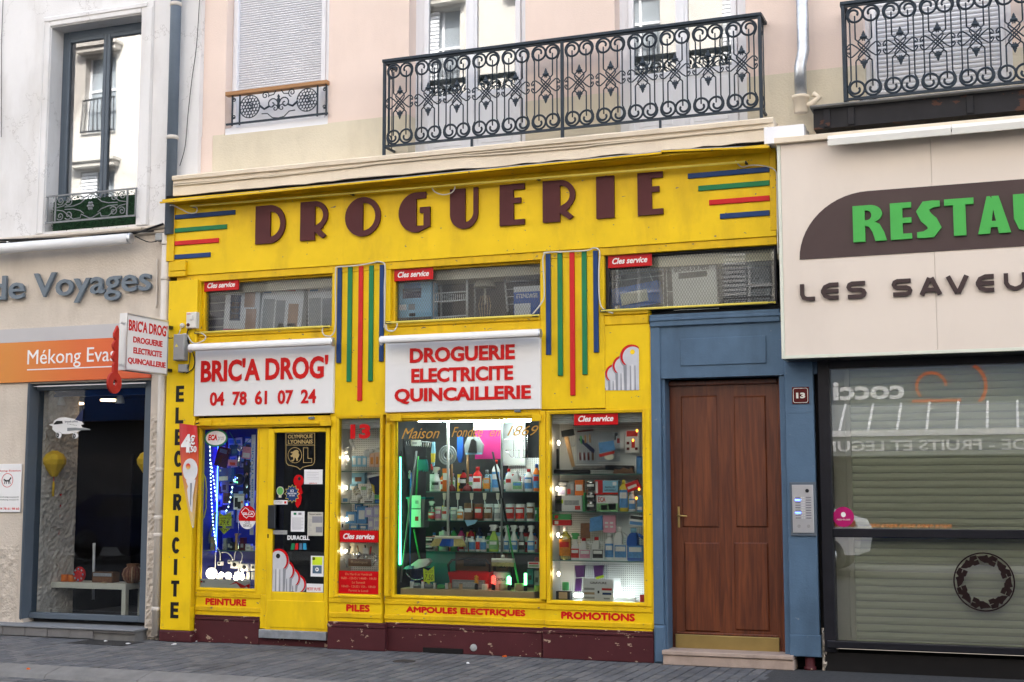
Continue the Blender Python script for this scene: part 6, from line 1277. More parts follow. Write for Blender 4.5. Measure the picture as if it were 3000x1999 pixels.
def jug(c,l,t,r,b_,Y,zs,body,cap,lm,lp,text_,capx=.35):
 x0,x1,z0,z1 = box_of(c,l,t,r,b_,Y,zs); W_ = x1-x0; H = z1-z0; D_ = W_*.45; X = lambda f_: x0+W_*f_; Z = lambda f_: z0+H*f_
 m = MB()
 m.prism([(X(.02),Z(0)),(X(.98),Z(0)),(X(1),Z(.04)),(X(1),Z(.48)),(X(.62),Z(.48)),(X(.60),Z(.52)),(X(.60),Z(.74)),(X(.55),Z(.86)),(X(.22),Z(.86)),(X(.04),Z(.72)),(X(0),Z(.6)),(X(0),Z(.04))],Y,Y+D_)
 m.prism([(X(.60),Z(.74)),(X(.88),Z(.66)),(X(.86),Z(.50)),(X(1),Z(.48)),(X(1),Z(.62)),(X(.94),Z(.74)),(X(.62),Z(.86))],Y+D_*.25,Y+D_*.75)
 o = m.build('jug',body,label=text_,cat='bottle'); bv = o.modifiers.new('soft','BEVEL'); bv.width = W_*.07; bv.segments = 2
 MB().lathe([(W_*.17,H*.86),(W_*.17,H*.98),(W_*.14,H)],X(capx),Y+D_/2,z0,12).build('cap',cap,o)
 if lm: bx('label',lm,o,X(.1),X(.9),Y-.002,Y-.0005,Z(.10),Z(.46)); bx('label_print',lp or lm,o,X(.16),X(.84),Y-.0035,Y-.0021,Z(.28),Z(.42))
 return o
def can(c,l,t,r,b_,Y,zs,body,lid,lm,text_,cat='tin'):
 x0,x1,z0,z1 = box_of(c,l,t,r,b_,Y,zs); R0 =(x1-x0)/2; H = z1-z0; cx =(x0+x1)/2
 o = MB().lathe([(R0*.95,0),(R0,H*.02),(R0,H*.9),(R0*.96,H*.92)],cx,Y+R0,z0,16).build('tin',body,label=text_,cat=cat); MB().lathe([(R0*.97,H*.92),(R0*.97,H*.99),(R0*.85,H)],cx,Y+R0,z0,16).build('lid',lid,o)
 if lm: lab_band(o,cx,Y+R0,z0+H*.12,z0+H*.8,R0*1.01,1,lm,'l_white' if lm!='l_white' else 'l_red')
 return o
def carton(c,l,t,r,b_,Y,zs,mat,text_,prints=(),d=.06,tilt=0,cat='box',name='carton',words=()):
 x0,x1,z0,z1 = box_of(c,l,t,r,b_,Y,zs); w,h = x1-x0,z1-z0
 o = MB().box(x0,x1,Y,Y+d,z0,z1).build(name,mat,label=text_,cat=cat)
 for (a,b2,a1,b3,mt) in prints: bx('print',mt,o,x0+w*a,x0+w*a1,Y-.0012,Y-.0002,z0+h*b2,z0+h*b3)
 for (s,a,b2,a1,b3,mt) in words: text(s,mt,o,x0+w*a,x0+w*a1,z0+h*b2,z0+h*b3,Y-.0022,depth=.001,bold=.02,name='lettering')
 if tilt: o.rotation_euler[1] = math.radians(tilt)
 return o
def poly(name,c,pts,Y,d,mat,lab,cat,par=None):
 P =[A(c,x,y,Y) for x,y in pts]; a = sum(P[i].x*P[(i+1)%len(P)].z-P[(i+1)%len(P)].x*P[i].z for i in range(len(P)))
 q =[(p.x,p.z) for p in P]
 return MB().prism(q if a>0 else q[::-1],Y,Y+d).build(name,mat,par,label=lab,cat=cat)
def stick(name,c,a,b_,Y,r,mat,parent=None,Y2=None,**kw): return MB().tube([A(c,*a,Y),A(c,*b_,Y if Y2 is None else Y2)],r,8).build(name,mat,parent,**kw)
# ---------------- centre window
a = z3[0]; Yf = .24; P = 'p_'
spray(zC,716,486,780,648,Yf,a,'p_white','p_white','l_grey','l_black','white spray bottle with dark label, first on the top shelf')
carton(zC,798,495,832,645,.34,a,'p_orange','tall orange box behind the white spray bottle',[(.1,.5,.9,.8,'l_white')])
bottle(zC,905,500,955,645,.36,a,'p_red','p_black',1,'l_black','l_white','red bottle with black cap behind a plunger'); bottle(zC,990,486,1050,647,.26,a,'p_red','p_red',1,'l_white','l_red','stout red bottle with white label right of the plungers')
bottle(zC,1060,506,1107,648,.26,a,'p_clear','p_grey',1,'l_orange','l_grey','clear bottle with amber label on the top shelf'); bottle(zC,1116,440,1168,648,.30,a,'p_white','p_red',1,'l_blue','l_white','tall white bottle with pale blue base behind the dark broom stick')
bottle(zC,1206,498,1251,648,Yf,a,'p_white','p_red',1,'l_white','l_red','white bottle with red cap left of the white jug'); jug(zC,1252,512,1326,648,Yf,a,'p_white','p_white','l_green','l_blue','white handled jug with green label on the top shelf')
o = bottle(zC,1330,500,1385,648,Yf,a,'p_white','p_red',1,'l_blue','l_white','white cleaner bottle with bent red nozzle'); bottle(zC,1388,466,1433,646,Yf,a,'p_orange','p_blue',1,'l_blue','l_red','orange drain cleaner bottle with blue cap at the right end')
for cx_,lab in ((853,'dark red plunger behind the white broom handle'),(958,'wide dark red plunger with wooden handle')):
 q = A(zC,cx_,648,.30); rr = .05 if cx_>900 else .04; o = MB().lathe([(rr,0),(rr*1.05,.015),(rr*.75,.045),(rr*.3,.06),(rr*.25,.075)],q.x,.32,a,16).build('plunger','p_darkred',label=lab,cat='plunger'); MB().tube([(q.x,.32,a+.07),(q.x,.32,a+.36)],.011,8).build('handle','p_wood',o)
b2 = z3[1]
spray(zC,697,710,746,836,Yf,b2,'p_clear','p_white','l_red','l_white','small clear spray bottle, first on the middle shelf')
for k,(l,r,t,m1,lm) in enumerate(((742,786,748,'p_cream','l_pink'),(788,826,750,'p_cream','l_white'),(842,888,752,'p_cream','l_grey'))): can(zC,l,t,r,837,Yf+.02,b2,m1,'p_white',lm,('jar with pink label on the middle shelf','jar with white label left of the white broom handle','jar with grey label right of the white broom handle')[k],'jar')
bottle(zC,889,745,931,838,Yf,b2,'p_white','p_white',1,'l_orange','l_white','small white bottle with orange label on the middle shelf')
for l,t,r,bb,bm,lm,lab in ((930,722,992,836,'p_brown','l_brown','brown tin on the middle shelf'),(1000,726,1056,836,'p_brown','l_red','reddish brown tin with ring label on the middle shelf'),(1060,728,1120,837,'p_white','l_brown','white tin with brown base on the middle shelf'),(1128,728,1181,837,'p_white','l_grey','white tin with grey picture behind the dark broom stick'),(1203,728,1263,838,'p_white','l_red','left of the two white tins with red labels'),(1267,728,1331,838,'p_white','l_red','right of the two white tins with red labels'),(1342,722,1394,840,'p_white','l_brown','white tin with plum picture at the right of the middle shelf')): can(zC,l,t,r,bb,Yf+.01,b2,bm,bm,lm,lab)
for k,x in enumerate((810,898,988,1073,1160)):
 o = poly('paint_brush',zC,[(x-11,660),(x+11,660),(x+8,700),(x+4,705),(x-4,705),(x-8,700)],.215,.012,'p_cream','cream bottle brush hanging below the top shelf, '+('first','second','third','fourth','fifth')[k]+' from the left','brush'); stick('handle',zC,(x,700),(x+(k-1)*5,775),.22,.004,'p_white',o)
poly('cleaning_cloth',zC,[(943,838),(1030,836),(1010,862),(960,878)],.19,.004,'p_sky','folded light blue cloth hanging over the middle shelf edge','cloth')
c3 = z3[2]
for k,(t,bb) in enumerate(((985,1028),(937,983))): can(zC,678,t,735,bb,Yf,c3+(0 if k==0 else .066),'p_white','p_red','l_black',('lower','upper')[k]+' of two stacked round tins at the left of the bottom shelf')
for l,t,r,bm,cm,lm,lab in ((770,880,822,'p_white','p_navy','l_grey','white bottle with dark cap behind the blue broom head'),(845,882,886,'p_green','p_navy','l_green','green bottle in the back row of the bottom shelf'),(893,882,937,'p_magenta','p_navy','l_pink','magenta bottle in the back row of the bottom shelf'),(955,882,1002,'p_red','p_black','l_black','red bottle in the back row of the bottom shelf'),(1010,880,1062,'p_navy','p_navy','l_blue','dark blue bottle in the back row of the bottom shelf')): bottle(zC,l,t,r,1030,.42,c3,bm,cm,1,lm,'l_white',lab)
for l,t,r,lm,lab in ((903,945,936,'l_red','small white bottle with red label beside the blue broom head'),(940,948,963,'l_grey','slim white bottle on the bottom shelf'),(966,944,1009,'l_blue','white bottle with blue label on the bottom shelf'),(1012,940,1041,'l_red','slim white bottle with red label on the bottom shelf'),(1040,943,1082,'l_blue','white bottle left of the green spray bottle')): bottle(zC,l,t,r,1041,Yf,c3,'p_white','p_white',1,lm,None,lab)
for l,t,r,bm,tm,lm,lab in ((1093,865,1162,'p_lime','p_white','l_green','light green spray bottle on the bottom shelf'),(1163,872,1199,'p_white','p_white','l_grey','white spray bottle behind the cream broom stick'),(1196,870,1234,'p_white','p_white','l_blue','white spray bottle right of the broom stick'),(1232,866,1290,'p_white','p_white','l_blue','tall white spray bottle with blue label near the diagonal stick'),(1290,870,1338,'p_grey','p_white','l_black','grey spray bottle on the bottom shelf'),(1348,866,1402,'p_white','p_white','l_blue','white spray bottle at the right end of the bottom shelf')): spray(zC,l,t,r,1042,Yf+(.04 if bm=='p_grey' else 0),c3,bm,tm,lm,'l_white',lab)
# brooms
o = stick('broom',zC,(835,180),(835,948),.14,.013,'p_white',label='broom with white handle and blue and cream bristles hanging bristles down',cat='broom')
bh = RC(zC,735,943,935,962,.125); MB().box(bh[0]+.02,bh[1]-.02,.12,.165,bh[2],bh[3],.006).build('head','p_cream',o)
cols =['p_bristle','p_bristle','p_blue','p_blue','p_blue','p_bristle','p_bristle']
for k,mt in enumerate(cols):
 m = MB();
 for j in range(7):
  f_ =(k+j/7)/7; xa = bh[0]+.02+(bh[1]-bh[0]-.04)*f_; xb = A(zC,722,1008,.14).x+(A(zC,946,1008,.14).x-A(zC,722,1008,.14).x)*f_
  zb2 = A(zC,835,1010,.14).z
  for dy in (.13,.145,.158): m.beam((xa,dy,bh[2]),(xb,dy+(dy-.143)*1.3,zb2+random.uniform(-.004,.008)),.007,.007)
 m.build('bristles',mt,o,kind='stuff')
o = stick('broom',zC,(1187,178),(1187,1085),.15,.011,'p_grey',label='broom with grey handle and wooden head before the spray bottles',cat='broom'); bh = RC(zC,1118,1090,1262,1116,.13); MB().box(bh[0],bh[1],.125,.175,bh[2],bh[3],.008).build('head','p_cream',o); MB().lathe([(.022,0),(.013,.035)],(bh[0]+bh[1])/2,.15,bh[3],10).build('socket','p_cream',o)
m = MB(); zb2 = A(zC,1190,1141,.15).z
for j in range(34):
 xa = bh[0]+.006+(bh[1]-bh[0]-.012)*j/33
 for dy in (.135,.15,.165): m.beam((xa,dy,bh[2]),(xa+random.uniform(-.004,.004),dy,zb2+random.uniform(-.003,.006)),.005,.005)
m.build('bristles','p_bristle',o,kind='stuff')
o = stick('scrub_brush',zC,(1127,390),(1222,870),.13,.010,'p_black',label='dark diagonal broom stick turning green towards the bottom',cat='broom',Y2=.16); stick('lower_handle',zC,(1222,870),(1296,1255),.16,.009,'p_green',o,Y2=.2)
stick('metal_pole',zC,(627,385),(524,1245),.13,.010,'p_grey',label='grey metal pole leaning at the left of the centre window',cat='pole',Y2=.18); stick('pole',zC,(590,525),(585,1140),.2,.007,'p_blue',label='thin blue pole standing behind the grey leaning pole',cat='pole')
m = MB(); q = A(zC,583,545,.13); m.lathe([(.008,-.03),(.012,-.02),(.012,.0),(.008,.02),(.014,.03),(.006,.05)],q.x,.13,q.z,8); m.build('hook_fitting','p_white',label='white plastic fitting on the leaning pole',cat='fitting')
for k,(x0a,y0a,x1a,y1a,mt) in enumerate(((505,380,520,1100,'p_navy'),(520,370,560,1000,'p_green'),(538,520,530,900,'p_teal'),(640,420,625,690,'p_green'),(610,900,650,1100,'p_green'))): stick('garden_stake',zC,(x0a,y0a),(x1a,y1a),.34,.009,mt,label=('navy','green','teal','upper light green','lower green')[k]+' stake leaning in the green lit left corner',cat='stake',Y2=.4)
# green neon
q0,q1 = A(zC,519,425,.16),A(zC,519,1130,.16); m = MB().tube([q0,q1],.012,8); o = m.build('neon_tube','neon_green',label='lit green neon tube down the left side of the centre window',cat='lamp'); MB().tube([q0,(q0.x,q0.y,q0.z+.06)],.014,8).build('socket','p_black',o)
# top fluorescents
for k,(l,r,mt) in enumerate(((640,828,0),(842,1182,0),(1196,1375,0))):
 q0,q1 = A(zC,l,186,.16),A(zC,r,178,.16); MB().tube([(q0.x,.16,q0.z),(q1.x,.16,q0.z)],.014,8).build('fluorescent_tube','tube_white',label='lit fluorescent tube at the top of the centre window, '+('left','middle','right')[k]+' one',cat='lamp')
 # hung goods
m = MB(); o = poly('leaf_rake',zC,[(545,312),(735,330),(728,362),(560,345)],.22,.02,'clear_plastic','clear plastic comb rake hanging at the upper left','rake'); stick('tine_bar',zC,(548,312),(735,330),.215,.006,'p_grey',o)
for k in range(12): stick('tine',zC,(560+k*14.5,318+k*1.3),(566+k*13.6,348+k*1.2),.214,.0025,'p_white',o)
carton(zC,594,314,654,352,.205,None,'p_white','white card on the comb rake',[(.1,.3,.6,.7,'l_grey')],.004,cat='card')
o = poly('feather_duster',zC,[(728,325),(742,325),(746,390),(740,480),(726,488),(722,420)],.21,.03,'p_sky','blue and yellow duster hanging below the comb rake','duster'); poly('yellow_part',zC,[(722,400),(744,400),(740,460),(724,460)],.205,.03,'p_yellow',None,None,o); stick('grip',zC,(730,470),(728,510),.22,.012,'p_red',o)
poly('rubber_gloves',zC,[(640,440),(690,440),(702,500),(697,520),(690,502),(684,522),(676,502),(668,522),(660,504),(648,518),(634,500)],.28,.03,'p_teal','teal rubber gloves hanging at the left of the centre window','gloves')
q = A(zC,832,412,.24); R0 = abs(A(zC,888,412,.24).x-q.x)
m = MB()
for k in range(5): m.tube([(q.x+(R0-.012*k)*math.cos(t),.24+.012*(k%2),q.z+(R0-.012*k)*math.sin(t)) for t in [i*math.pi/12 for i in range(24)]],.007,6,True)
m.build('hose_coil','p_grey',label='grey coil of wire hanging behind the white broom handle',cat='coil')
o = poly('dustpan',zC,[(948,405),(940,345),(965,292),(1030,292),(1062,345),(1052,405)],.26,.04,'p_grey','dark dustpan with brush hanging in the centre window','dustpan'); poly('hand_brush',zC,[(965,395),(985,310),(1000,305),(1015,320),(1020,398)],.235,.02,'p_black','black hand brush clipped before the grey dustpan','brush'); bx_ = RC(zC,950,396,1055,408,.25); bx('lip','p_sky',o,bx_[0],bx_[1],.25,.258,bx_[2],bx_[3])
poly('blue_brush',zC,[(895,290),(928,290),(930,420),(918,460),(905,460),(893,420)],.29,.03,'p_blue','blue bottle brush pack hanging left of the dustpan','brush')
carton(zC,1012,240,1180,437,.46,None,'p_magenta','magenta panel hanging in the back of the centre window',[],.01,cat='panel'); carton(zC,1000,190,1182,246,.45,None,'p_white','white poster above the magenta panel',lines(3,.1,.9,.7,.2) and [(.1,.3,.5,.45,'l_grey'),(.1,.6,.8,.7,'l_grey')],.004,cat='poster')
carton(zC,1196,192,1340,480,.62,None,'p_white','white panel at the back right of the centre window',[],.01,cat='panel'); carton(zC,1230,430,1440,650,.66,None,'pegboard','white pegboard at the back right of the centre window',[],.01,cat='panel'); carton(zC,690,1040,880,1280,.66,None,'p_teal','dark pegboard low in the back of the centre window',[],.01,cat='panel')
o = stick('wire_rack',zC,(1180,308),(1330,312),.3,.003,'p_chrome',label='chrome wire rack hanging at the upper right of the centre window',cat='rack')
for a_,b_ in (((1210,380),(1378,378)),((1250,425),(1355,428)),((1265,240),(1265,425)),((1355,240),(1355,440)),((1300,310),(1300,430)),((1330,310),(1330,430)),((1215,380),(1250,425))): stick('wire',zC,a_,b_,.3,.003,'p_chrome',o)
# bin
p = RC(zC,572,700,688,886,.3); o = MB(); o.add([(p[0]+.02,.3,p[2]),(p[1]-.02,.3,p[2]),(p[1]-.02,.42,p[2]),(p[0]+.02,.42,p[2]),(p[0],.28,p[3]),(p[1],.28,p[3]),(p[1],.46,p[3]),(p[0],.46,p[3])],[(0,1,5,4),(1,2,6,5),(2,3,7,6),(3,0,4,7),(3,2,1,0),(4,5,6,7)]); o = o.build('waste_bin','p_grey',label='grey waste bin hanging at the left of the centre window',cat='bin'); bx('rim','p_teal',o,p[0]-.01,p[1]+.012,.265,.47,p[3],p[3]+.02,.004)
for (l,t,r,bb,pm) in ((596,676,656,760,'l_grey'),(594,768,656,884,'l_red')): q = RC(zC,l,t,r,bb,.262); lb = bx('label','p_white',o,q[0],q[1],.262,.264,q[2],q[3]); w = q[1]-q[0]; h = q[3]-q[2]; bx('print',pm,lb,q[0]+w*.4,q[0]+w*.75,.2605,.2618,q[2]+h*.35,q[2]+h*.6)
# floor of the window
zfl = A(zC,960,1292,.16).z
pk = RC(zC,522,1292,1402,1345,.10); MB().box(pk[0],pk[1],.10,.6,pk[2]-.02,zfl-.001,.004).build('display_board','p_tan',label='pale wooden board across the floor of the centre window',cat='board')
q = A(zC,625,1262,.24); R0 = abs(A(zC,697,1200,.24).x-q.x); o = MB().lathe([(R0*.72,0),(R0*.76,.02),(R0*.98,.16),(R0*1.03,.165),(R0*1.03,.178),(R0*.95,.178),(R0*.7,.03)],q.x,.24+R0,zfl,18).build('bucket','p_navy',label='dark blue bucket in the lower left of the centre window',cat='bucket'); MB().tube([(q.x+R0*math.cos(t),.24+R0*.2-.02*math.sin(t),zfl+.17-.1*math.sin(t)) for t in [k*math.pi/10 for k in range(11)]],.004,5).build('bail','p_chrome',o)
poly('white_duster',zC,[(548,1148),(590,1130),(640,1095),(700,1090),(716,1108),(690,1140),(620,1158)],.26,.06,'p_white','white floor duster lying over the blue bucket','duster'); poly('dustpan',zC,[(540,1160),(560,1140),(600,1138),(596,1158)],.22,.05,'p_sky','pale blue dustpan edge on the bucket rim','dustpan')
p = RC(zC,838,1180,1108,1256,.26); m = MB(); m.add([(p[0]+.03,.26,zfl),(p[1]-.03,.26,zfl),(p[1]-.03,.46,zfl),(p[0]+.03,.46,zfl),(p[0],.24,p[3]),(p[1],.24,p[3]),(p[1],.48,p[3]),(p[0],.48,p[3])],[(0,1,5,4),(1,2,6,5),(2,3,7,6),(3,0,4,7),(3,2,1,0)]); o = m.build('shopping_basket','p_red',label='red shopping basket with black handle on the window floor',cat='basket'); MB().tube([A(zC,x,y,.3) for x,y in ((842,1180),(835,1130),(860,1100),(960,1090),(1080,1100),(1110,1130),(1108,1180))],.012,8).build('handle','p_black',o)
o = can(zC,1114,1190,1222,1300,.28,zfl,'p_white','p_white',None,'white paint pot lettered ACRYLIQUE on the window floor','pot'); p = RC(zC,1150,1218,1218,1236,.278); text('CRYLIK','print_black',o,*p,.275,depth=.002,bold=.02)
carton(zC,860,1242,1068,1300,.2,zfl,'p_grey','grey metal cash box in front of the red basket',[(.05,.2,.95,.8,'l_grey')],.04)
def glow_bulb(x,yt,yb,mt,lab,shape='spiral'):
 q = A(zC,x,yb,.16); z0 = zfl; o = MB().lathe([(.017,0),(.019,.02),(.016,.05),(.013,.055)],q.x,.16,z0,12).build('lamp_bulb','p_black',label=lab,cat='bulb'); H = .075 if shape=='spiral' else .11
 if shape=='spiral': MB().tube([(q.x+.017*math.cos(t)*(1 if t<22 else .5),.16+.017*math.sin(t),z0+.058+H*t/25) for t in [k*.42 for k in range(60)]],.0062,6).build('glass_spiral',mt,o)
 else: MB().tube([(q.x,.16,z0+.055),(q.x,.16,z0+.055+H)],.014,10).build('glass_tube',mt,o)
paint('p_amber',(.70,.40,.03),.3,.05)
glow_bulb(1020,1200,1300,'p_amber','unlit yellow spiral bulb in the centre window'); glow_bulb(1132,1200,1300,'glow_red','lit red spiral bulb in the centre window'); glow_bulb(1235,1200,1305,'glow_green','lit green spiral bulb in the centre window'); glow_bulb(1343,1180,1310,'glow_green','lit green tube bulb at the right of the window floor','tube')
for l,t,r,mt,lab in ((600,1262,656,'p_grey','grey pumice stone in front of the bucket'),(672,1262,732,'p_grey','second grey pumice stone right of the first'),(757,1268,812,'p_green','green sponge on the window floor')):
 p = box_of(zC,l,t,r,1296,.125,zfl); MB().lathe([(.02,0),(.5,.01),(.5,.6),(.3,1)],0,0,0,12).build('scouring_stone',mt,label=lab,cat='sponge'); o = bpy.context.scene.objects[-1]
 o.scale =((p[1]-p[0]),.05,p[3]-p[2]); o.location =((p[0]+p[1])/2,.14,zfl)
for l,t,r,m1,m2,lab in ((580,1252,605,'p_white','p_blue','tiny white pot with blue lid'),(655,1250,676,'p_white','p_red','tiny white pot with red lid'),(734,1258,752,'p_white','p_green','tiny white pot with green lid'),(812,1262,830,'p_white','p_white','tiny white pot right of the green sponge'),(834,1258,852,'p_tan','p_red','tiny tan pot before the red basket'),(902,1262,924,'p_tan','p_brown','tiny brown pot before the grey cash box'),(1050,1262,1090,'p_cream','p_white','cream jar on the window floor'),(1160,1255,1218,'p_tan','p_cream','tan pot before the white paint pot'),(1262,1252,1320,'p_tan','p_lime','tan pot with green lid between the lit bulbs'),(1395,1260,1430,'p_lime','p_green','green bag of seed at the right corner')): can(zC,l,t,r,1300,.115,zfl,m1,m2,None,lab,'pot')
carton(zC,1358,1112,1436,1152,.15,None,'p_white','small price card at the right edge of the centre window',[(.1,.6,.9,.9,'l_red'),(.1,.2,.9,.45,'l_green')],.004,cat='card'); can(zC,1398,1082,1436,1112,.16,A(zC,1417,1112,.16).z,'p_darkred','p_darkred',None,'small dark red tin at the right edge above the price card')
for k,(l,t,r,bb,mt) in enumerate(((1352,1160,1390,1260,'p_teal'),(1400,1170,1432,1280,'p_grey'),(1150,1060,1230,1190,'p_brown'),(890,1050,1130,1180,'p_brown'))): carton(zC,l,t,r,bb,.5,None,mt,('teal box','grey box','brown carton','wide brown carton')[k]+' standing in the dim back of the centre window',[(.2,.3,.8,.6,'l_black')],.1)
# ---------------- right window
Yr = .10
o = poly('mallet',zR,[(163,222),(230,208),(236,245),(170,258)],.13,.04,'p_black','black rubber mallet with wooden handle on the pegboard','hammer'); poly('handle',zR,[(180,255),(203,250),(242,425),(224,428)],.14,.02,'p_wood',None,None,o)
q = A(zR,228,297,.2); MB().lathe([(.012,-.012),(.028,-.012),(.028,.012),(.012,.012)],q.x,.2,q.z,16,'y').build('tape_roll','p_white',label='small white tape roll beside the mallet',cat='tape')
o = carton(zR,252,222,370,410,.16,None,'clear_plastic','clear screwdriver set case with red handle hanging on the pegboard',[],.02,cat='tool case',name='tool_case')
for k,(x,y,mt) in enumerate(((278,250,'p_green'),(302,246,'p_wood'),(328,243,'p_wood'),(272,345,'p_darkred'),(296,345,'p_darkred'),(320,345,'p_darkred'),(345,345,'p_brown'))): stick('screwdriver',zR,(x,y),(x+3,y+45),.15,.009,mt,o)
poly('bag_label',zR,[(262,270),(280,262),(358,330),(352,355)],.148,.003,'p_navy',None,None,o); stick('handle',zR,(258,225),(350,215),.165,.008,'p_darkred',o)
o = carton(zR,374,228,500,398,.14,None,'clear_plastic','clear bag with blue and red printed packet on the pegboard',[],.02,cat='packet',name='packet'); poly('packet_print',zR,[(378,290),(465,275),(475,330),(385,350)],.136,.002,'l_blue',None,None,o); poly('packet_print',zR,[(380,355),(472,335),(470,352),(385,372)],.136,.002,'l_red',None,None,o); q = A(zR,440,370,.137); MB().disc(q.x,q.z,.045,.03,.1365,.139).build('round_sponge','p_cream',o)
carton(zR,468,226,526,320,.2,None,'p_white','white card with red and black tool on the pegboard',[(.3,.3,.6,.6,'l_red'),(.05,.5,.2,.95,'l_black')],.006,cat='card'); carton(zR,532,214,612,345,.2,None,'p_white','white card with red fittings at the pegboard right',[(.1,.7,.9,.95,'l_red'),(.45,.2,.7,.55,'l_red'),(.1,.1,.3,.22,'p_darkred'),(.1,.35,.3,.47,'p_darkred'),(.7,.1,.9,.22,'p_darkred')],.006,cat='card')
q = A(zR,480,240,.18); MB().lathe([(.006,-.01),(.016,-.008),(.016,.008),(.006,.01)],q.x,.18,q.z,14,'y').build('door_bell','p_black',label='small black knob beside the white cards',cat='knob')
for k,(x0a,y0a,x1a,y1a,r,mt,lab) in enumerate(((125,455,330,458,.022,'p_black','long black roll on the top shelf of the right window'),(235,436,418,432,.022,'p_check','checked cloth roll on the top shelf of the right window'),(420,432,580,436,.026,'p_black','thick black roll at the right of the top shelf'),(137,325,140,440,.024,'p_black','folded black umbrella hanging at the left'))):
 if mt=='p_check' and mt not in M: paint('p_check',(.2,.19,.18),.7,.8,60)
 stick('fabric_roll',zR,(x0a,y0a),(x1a,y1a),.14+.03*k,r,mt,label=lab,cat='roll')
can(zR,590,360,637,462,.13,z4[0],'l_blue','p_blue',None,'blue checked tin tilted at the right of the top shelf'); poly('crumpled_bag',zR,[(462,465),(470,440),(500,445),(520,432),(550,445),(570,430),(582,465)],.11,.04,'p_brown','crumpled brown packet on the top shelf','packet')
for k,(x,y) in enumerate(((150,290),(142,553),(147,818),(150,1042))): q = A(zR,x,y,.08); MB().lathe([(.003,-.02),(.011,-.008),(.012,.006),(.004,.02)],q.x,.08,q.z,10).build('spot_bulb','bulb_warm',label='small lit lamp on the left side of the right window, '+('top','second','third','lowest')[k]+' one',cat='lamp')
for k,(x,y) in enumerate(((600,220),(612,556),(577,275),(597,607))): q = A(zR,x,y,.075); MB().lathe([(.003,-.014),(.010,-.006),(.010,.006),(.003,.014)],q.x,.075,q.z,10).build('spot_bulb','glow_orange',label='small orange glowing lamp on the right side of the right window, '+('top','third','second','lowest')[k]+' one',cat='lamp')
e = z4[1]
carton(zR,130,592,282,682,.09,e,'p_white','white and black box with red mincer picture on the second shelf',[(0,0,.25,1,'l_black'),(.35,.4,.9,.7,'l_grey'),(.75,.1,.95,.35,'l_red'),(.05,.5,.3,.75,'tag_yellow')],.1); carton(zR,284,575,300,682,.12,e,'p_green','narrow green box between mincer box and tins',[],.08)
for l,t,r,bb,mt,pr,lab in ((243,503,291,592,'p_orange',[(.1,.3,.9,.7,'l_white')],'orange box standing on the mincer box'),(146,540,190,592,'p_white',[(.1,.1,.9,.6,'p_lilac')],'small white and lilac box on the mincer box'),(196,516,241,592,'p_grey',[(.1,.1,.5,.5,'l_red'),(.5,.4,.9,.9,'l_grey')],'grey box beside the orange box'),(148,510,200,542,'p_black',[(.1,.2,.9,.8,'l_grey')],'black and white packet lying above the lilac box')): carton(zR,l,t,r,bb,.11,None,mt,lab,pr,.05)
for k,(t,bb) in enumerate(((625,682),(572,624),(508,571))): can(zR,302,t,358,bb,.09,e+k*.0905,'p_chrome','p_chrome','l_black',('lowest','middle','top')[k]+' of three stacked silver tins with black labels')
carton(zR,358,503,402,588,.13,None,'p_red','red box behind the green dishwasher box',[(.1,.1,.4,.9,'l_white')],.06); carton(zR,404,506,491,587,.12,None,'p_sky','pale blue box of cleaning tablets on the second shelf',[(0,0,1,.15,'l_red'),(.65,.65,.9,.9,'l_white')],.06,words=[('PASTILLES',.15,.45,.8,.58,'p_navy'),('LAVE-VAISSELLE',.12,.25,.85,.38,'p_navy')])
carton(zR,368,590,491,682,.09,e,'p_white','white and green dishwasher box with red lettering on the second shelf',[(0,0,1,.5,'l_green'),(.2,.1,.5,.4,'p_white'),(.55,.1,.9,.5,'p_white')],.08,words=[('ECA',.08,.6,.42,.9,'sign_red')])
bottle(zR,493,500,546,682,.09,e,'p_yellow','p_yellow',1,'l_blue','l_white','tall yellow washing-up bottle on the second shelf',.3,.8); bottle(zR,548,560,590,680,.09,e,'p_white','p_white',1,'l_blue','l_white','white and blue bottle on the second shelf'); carton(zR,545,510,622,562,.10,None,'p_red','tilted red box above the white and blue bottle',[(.1,.3,.8,.6,'l_white')],.05,tilt=-20); carton(zR,600,585,632,678,.12,e,'l_blue','narrow blue box at the right end of the second shelf',[(.1,.1,.9,.3,'l_white')],.05,tilt=0)
g3 = z4[2]
carton(zR,117,732,222,764,.08,None,'p_red','flat red box hanging above the yellow bottle',[(.1,.2,.3,.8,'l_white')],.03); carton(zR,117,699,218,731,.085,None,'p_green','flat green box above the flat red box',[(.1,.2,.3,.8,'l_red')],.03)
bottle(zR,145,766,216,957,.08,g3,'p_clearyellow','p_white',1,'l_orange','l_red','big clear yellow bottle with orange label on the third shelf',.3,.72); spray(zR,213,800,270,957,.08,g3,'p_white','p_green','l_red','l_white','white spray bottle with green trigger on the third shelf')
jug(zR,265,828,336,957,.08,g3,'p_white','p_red','l_pink','l_white','white jug with pink label and red cap'); jug(zR,338,822,411,957,.08,g3,'p_white','p_red','l_black','l_white','white jug with black label and red cap'); bottle(zR,412,798,463,957,.08,g3,'p_white','p_white',1,'l_blue','l_white','white bottle with blue label left of the big white jug')
jug(zR,463,764,546,960,.08,g3,'p_white','p_white','l_blue','l_white','big white jug with blue label on the third shelf'); jug(zR,538,772,642,962,.08,g3,'p_blue','p_sky','l_blue','p_white','big blue jug with white handle at the right of the third shelf')
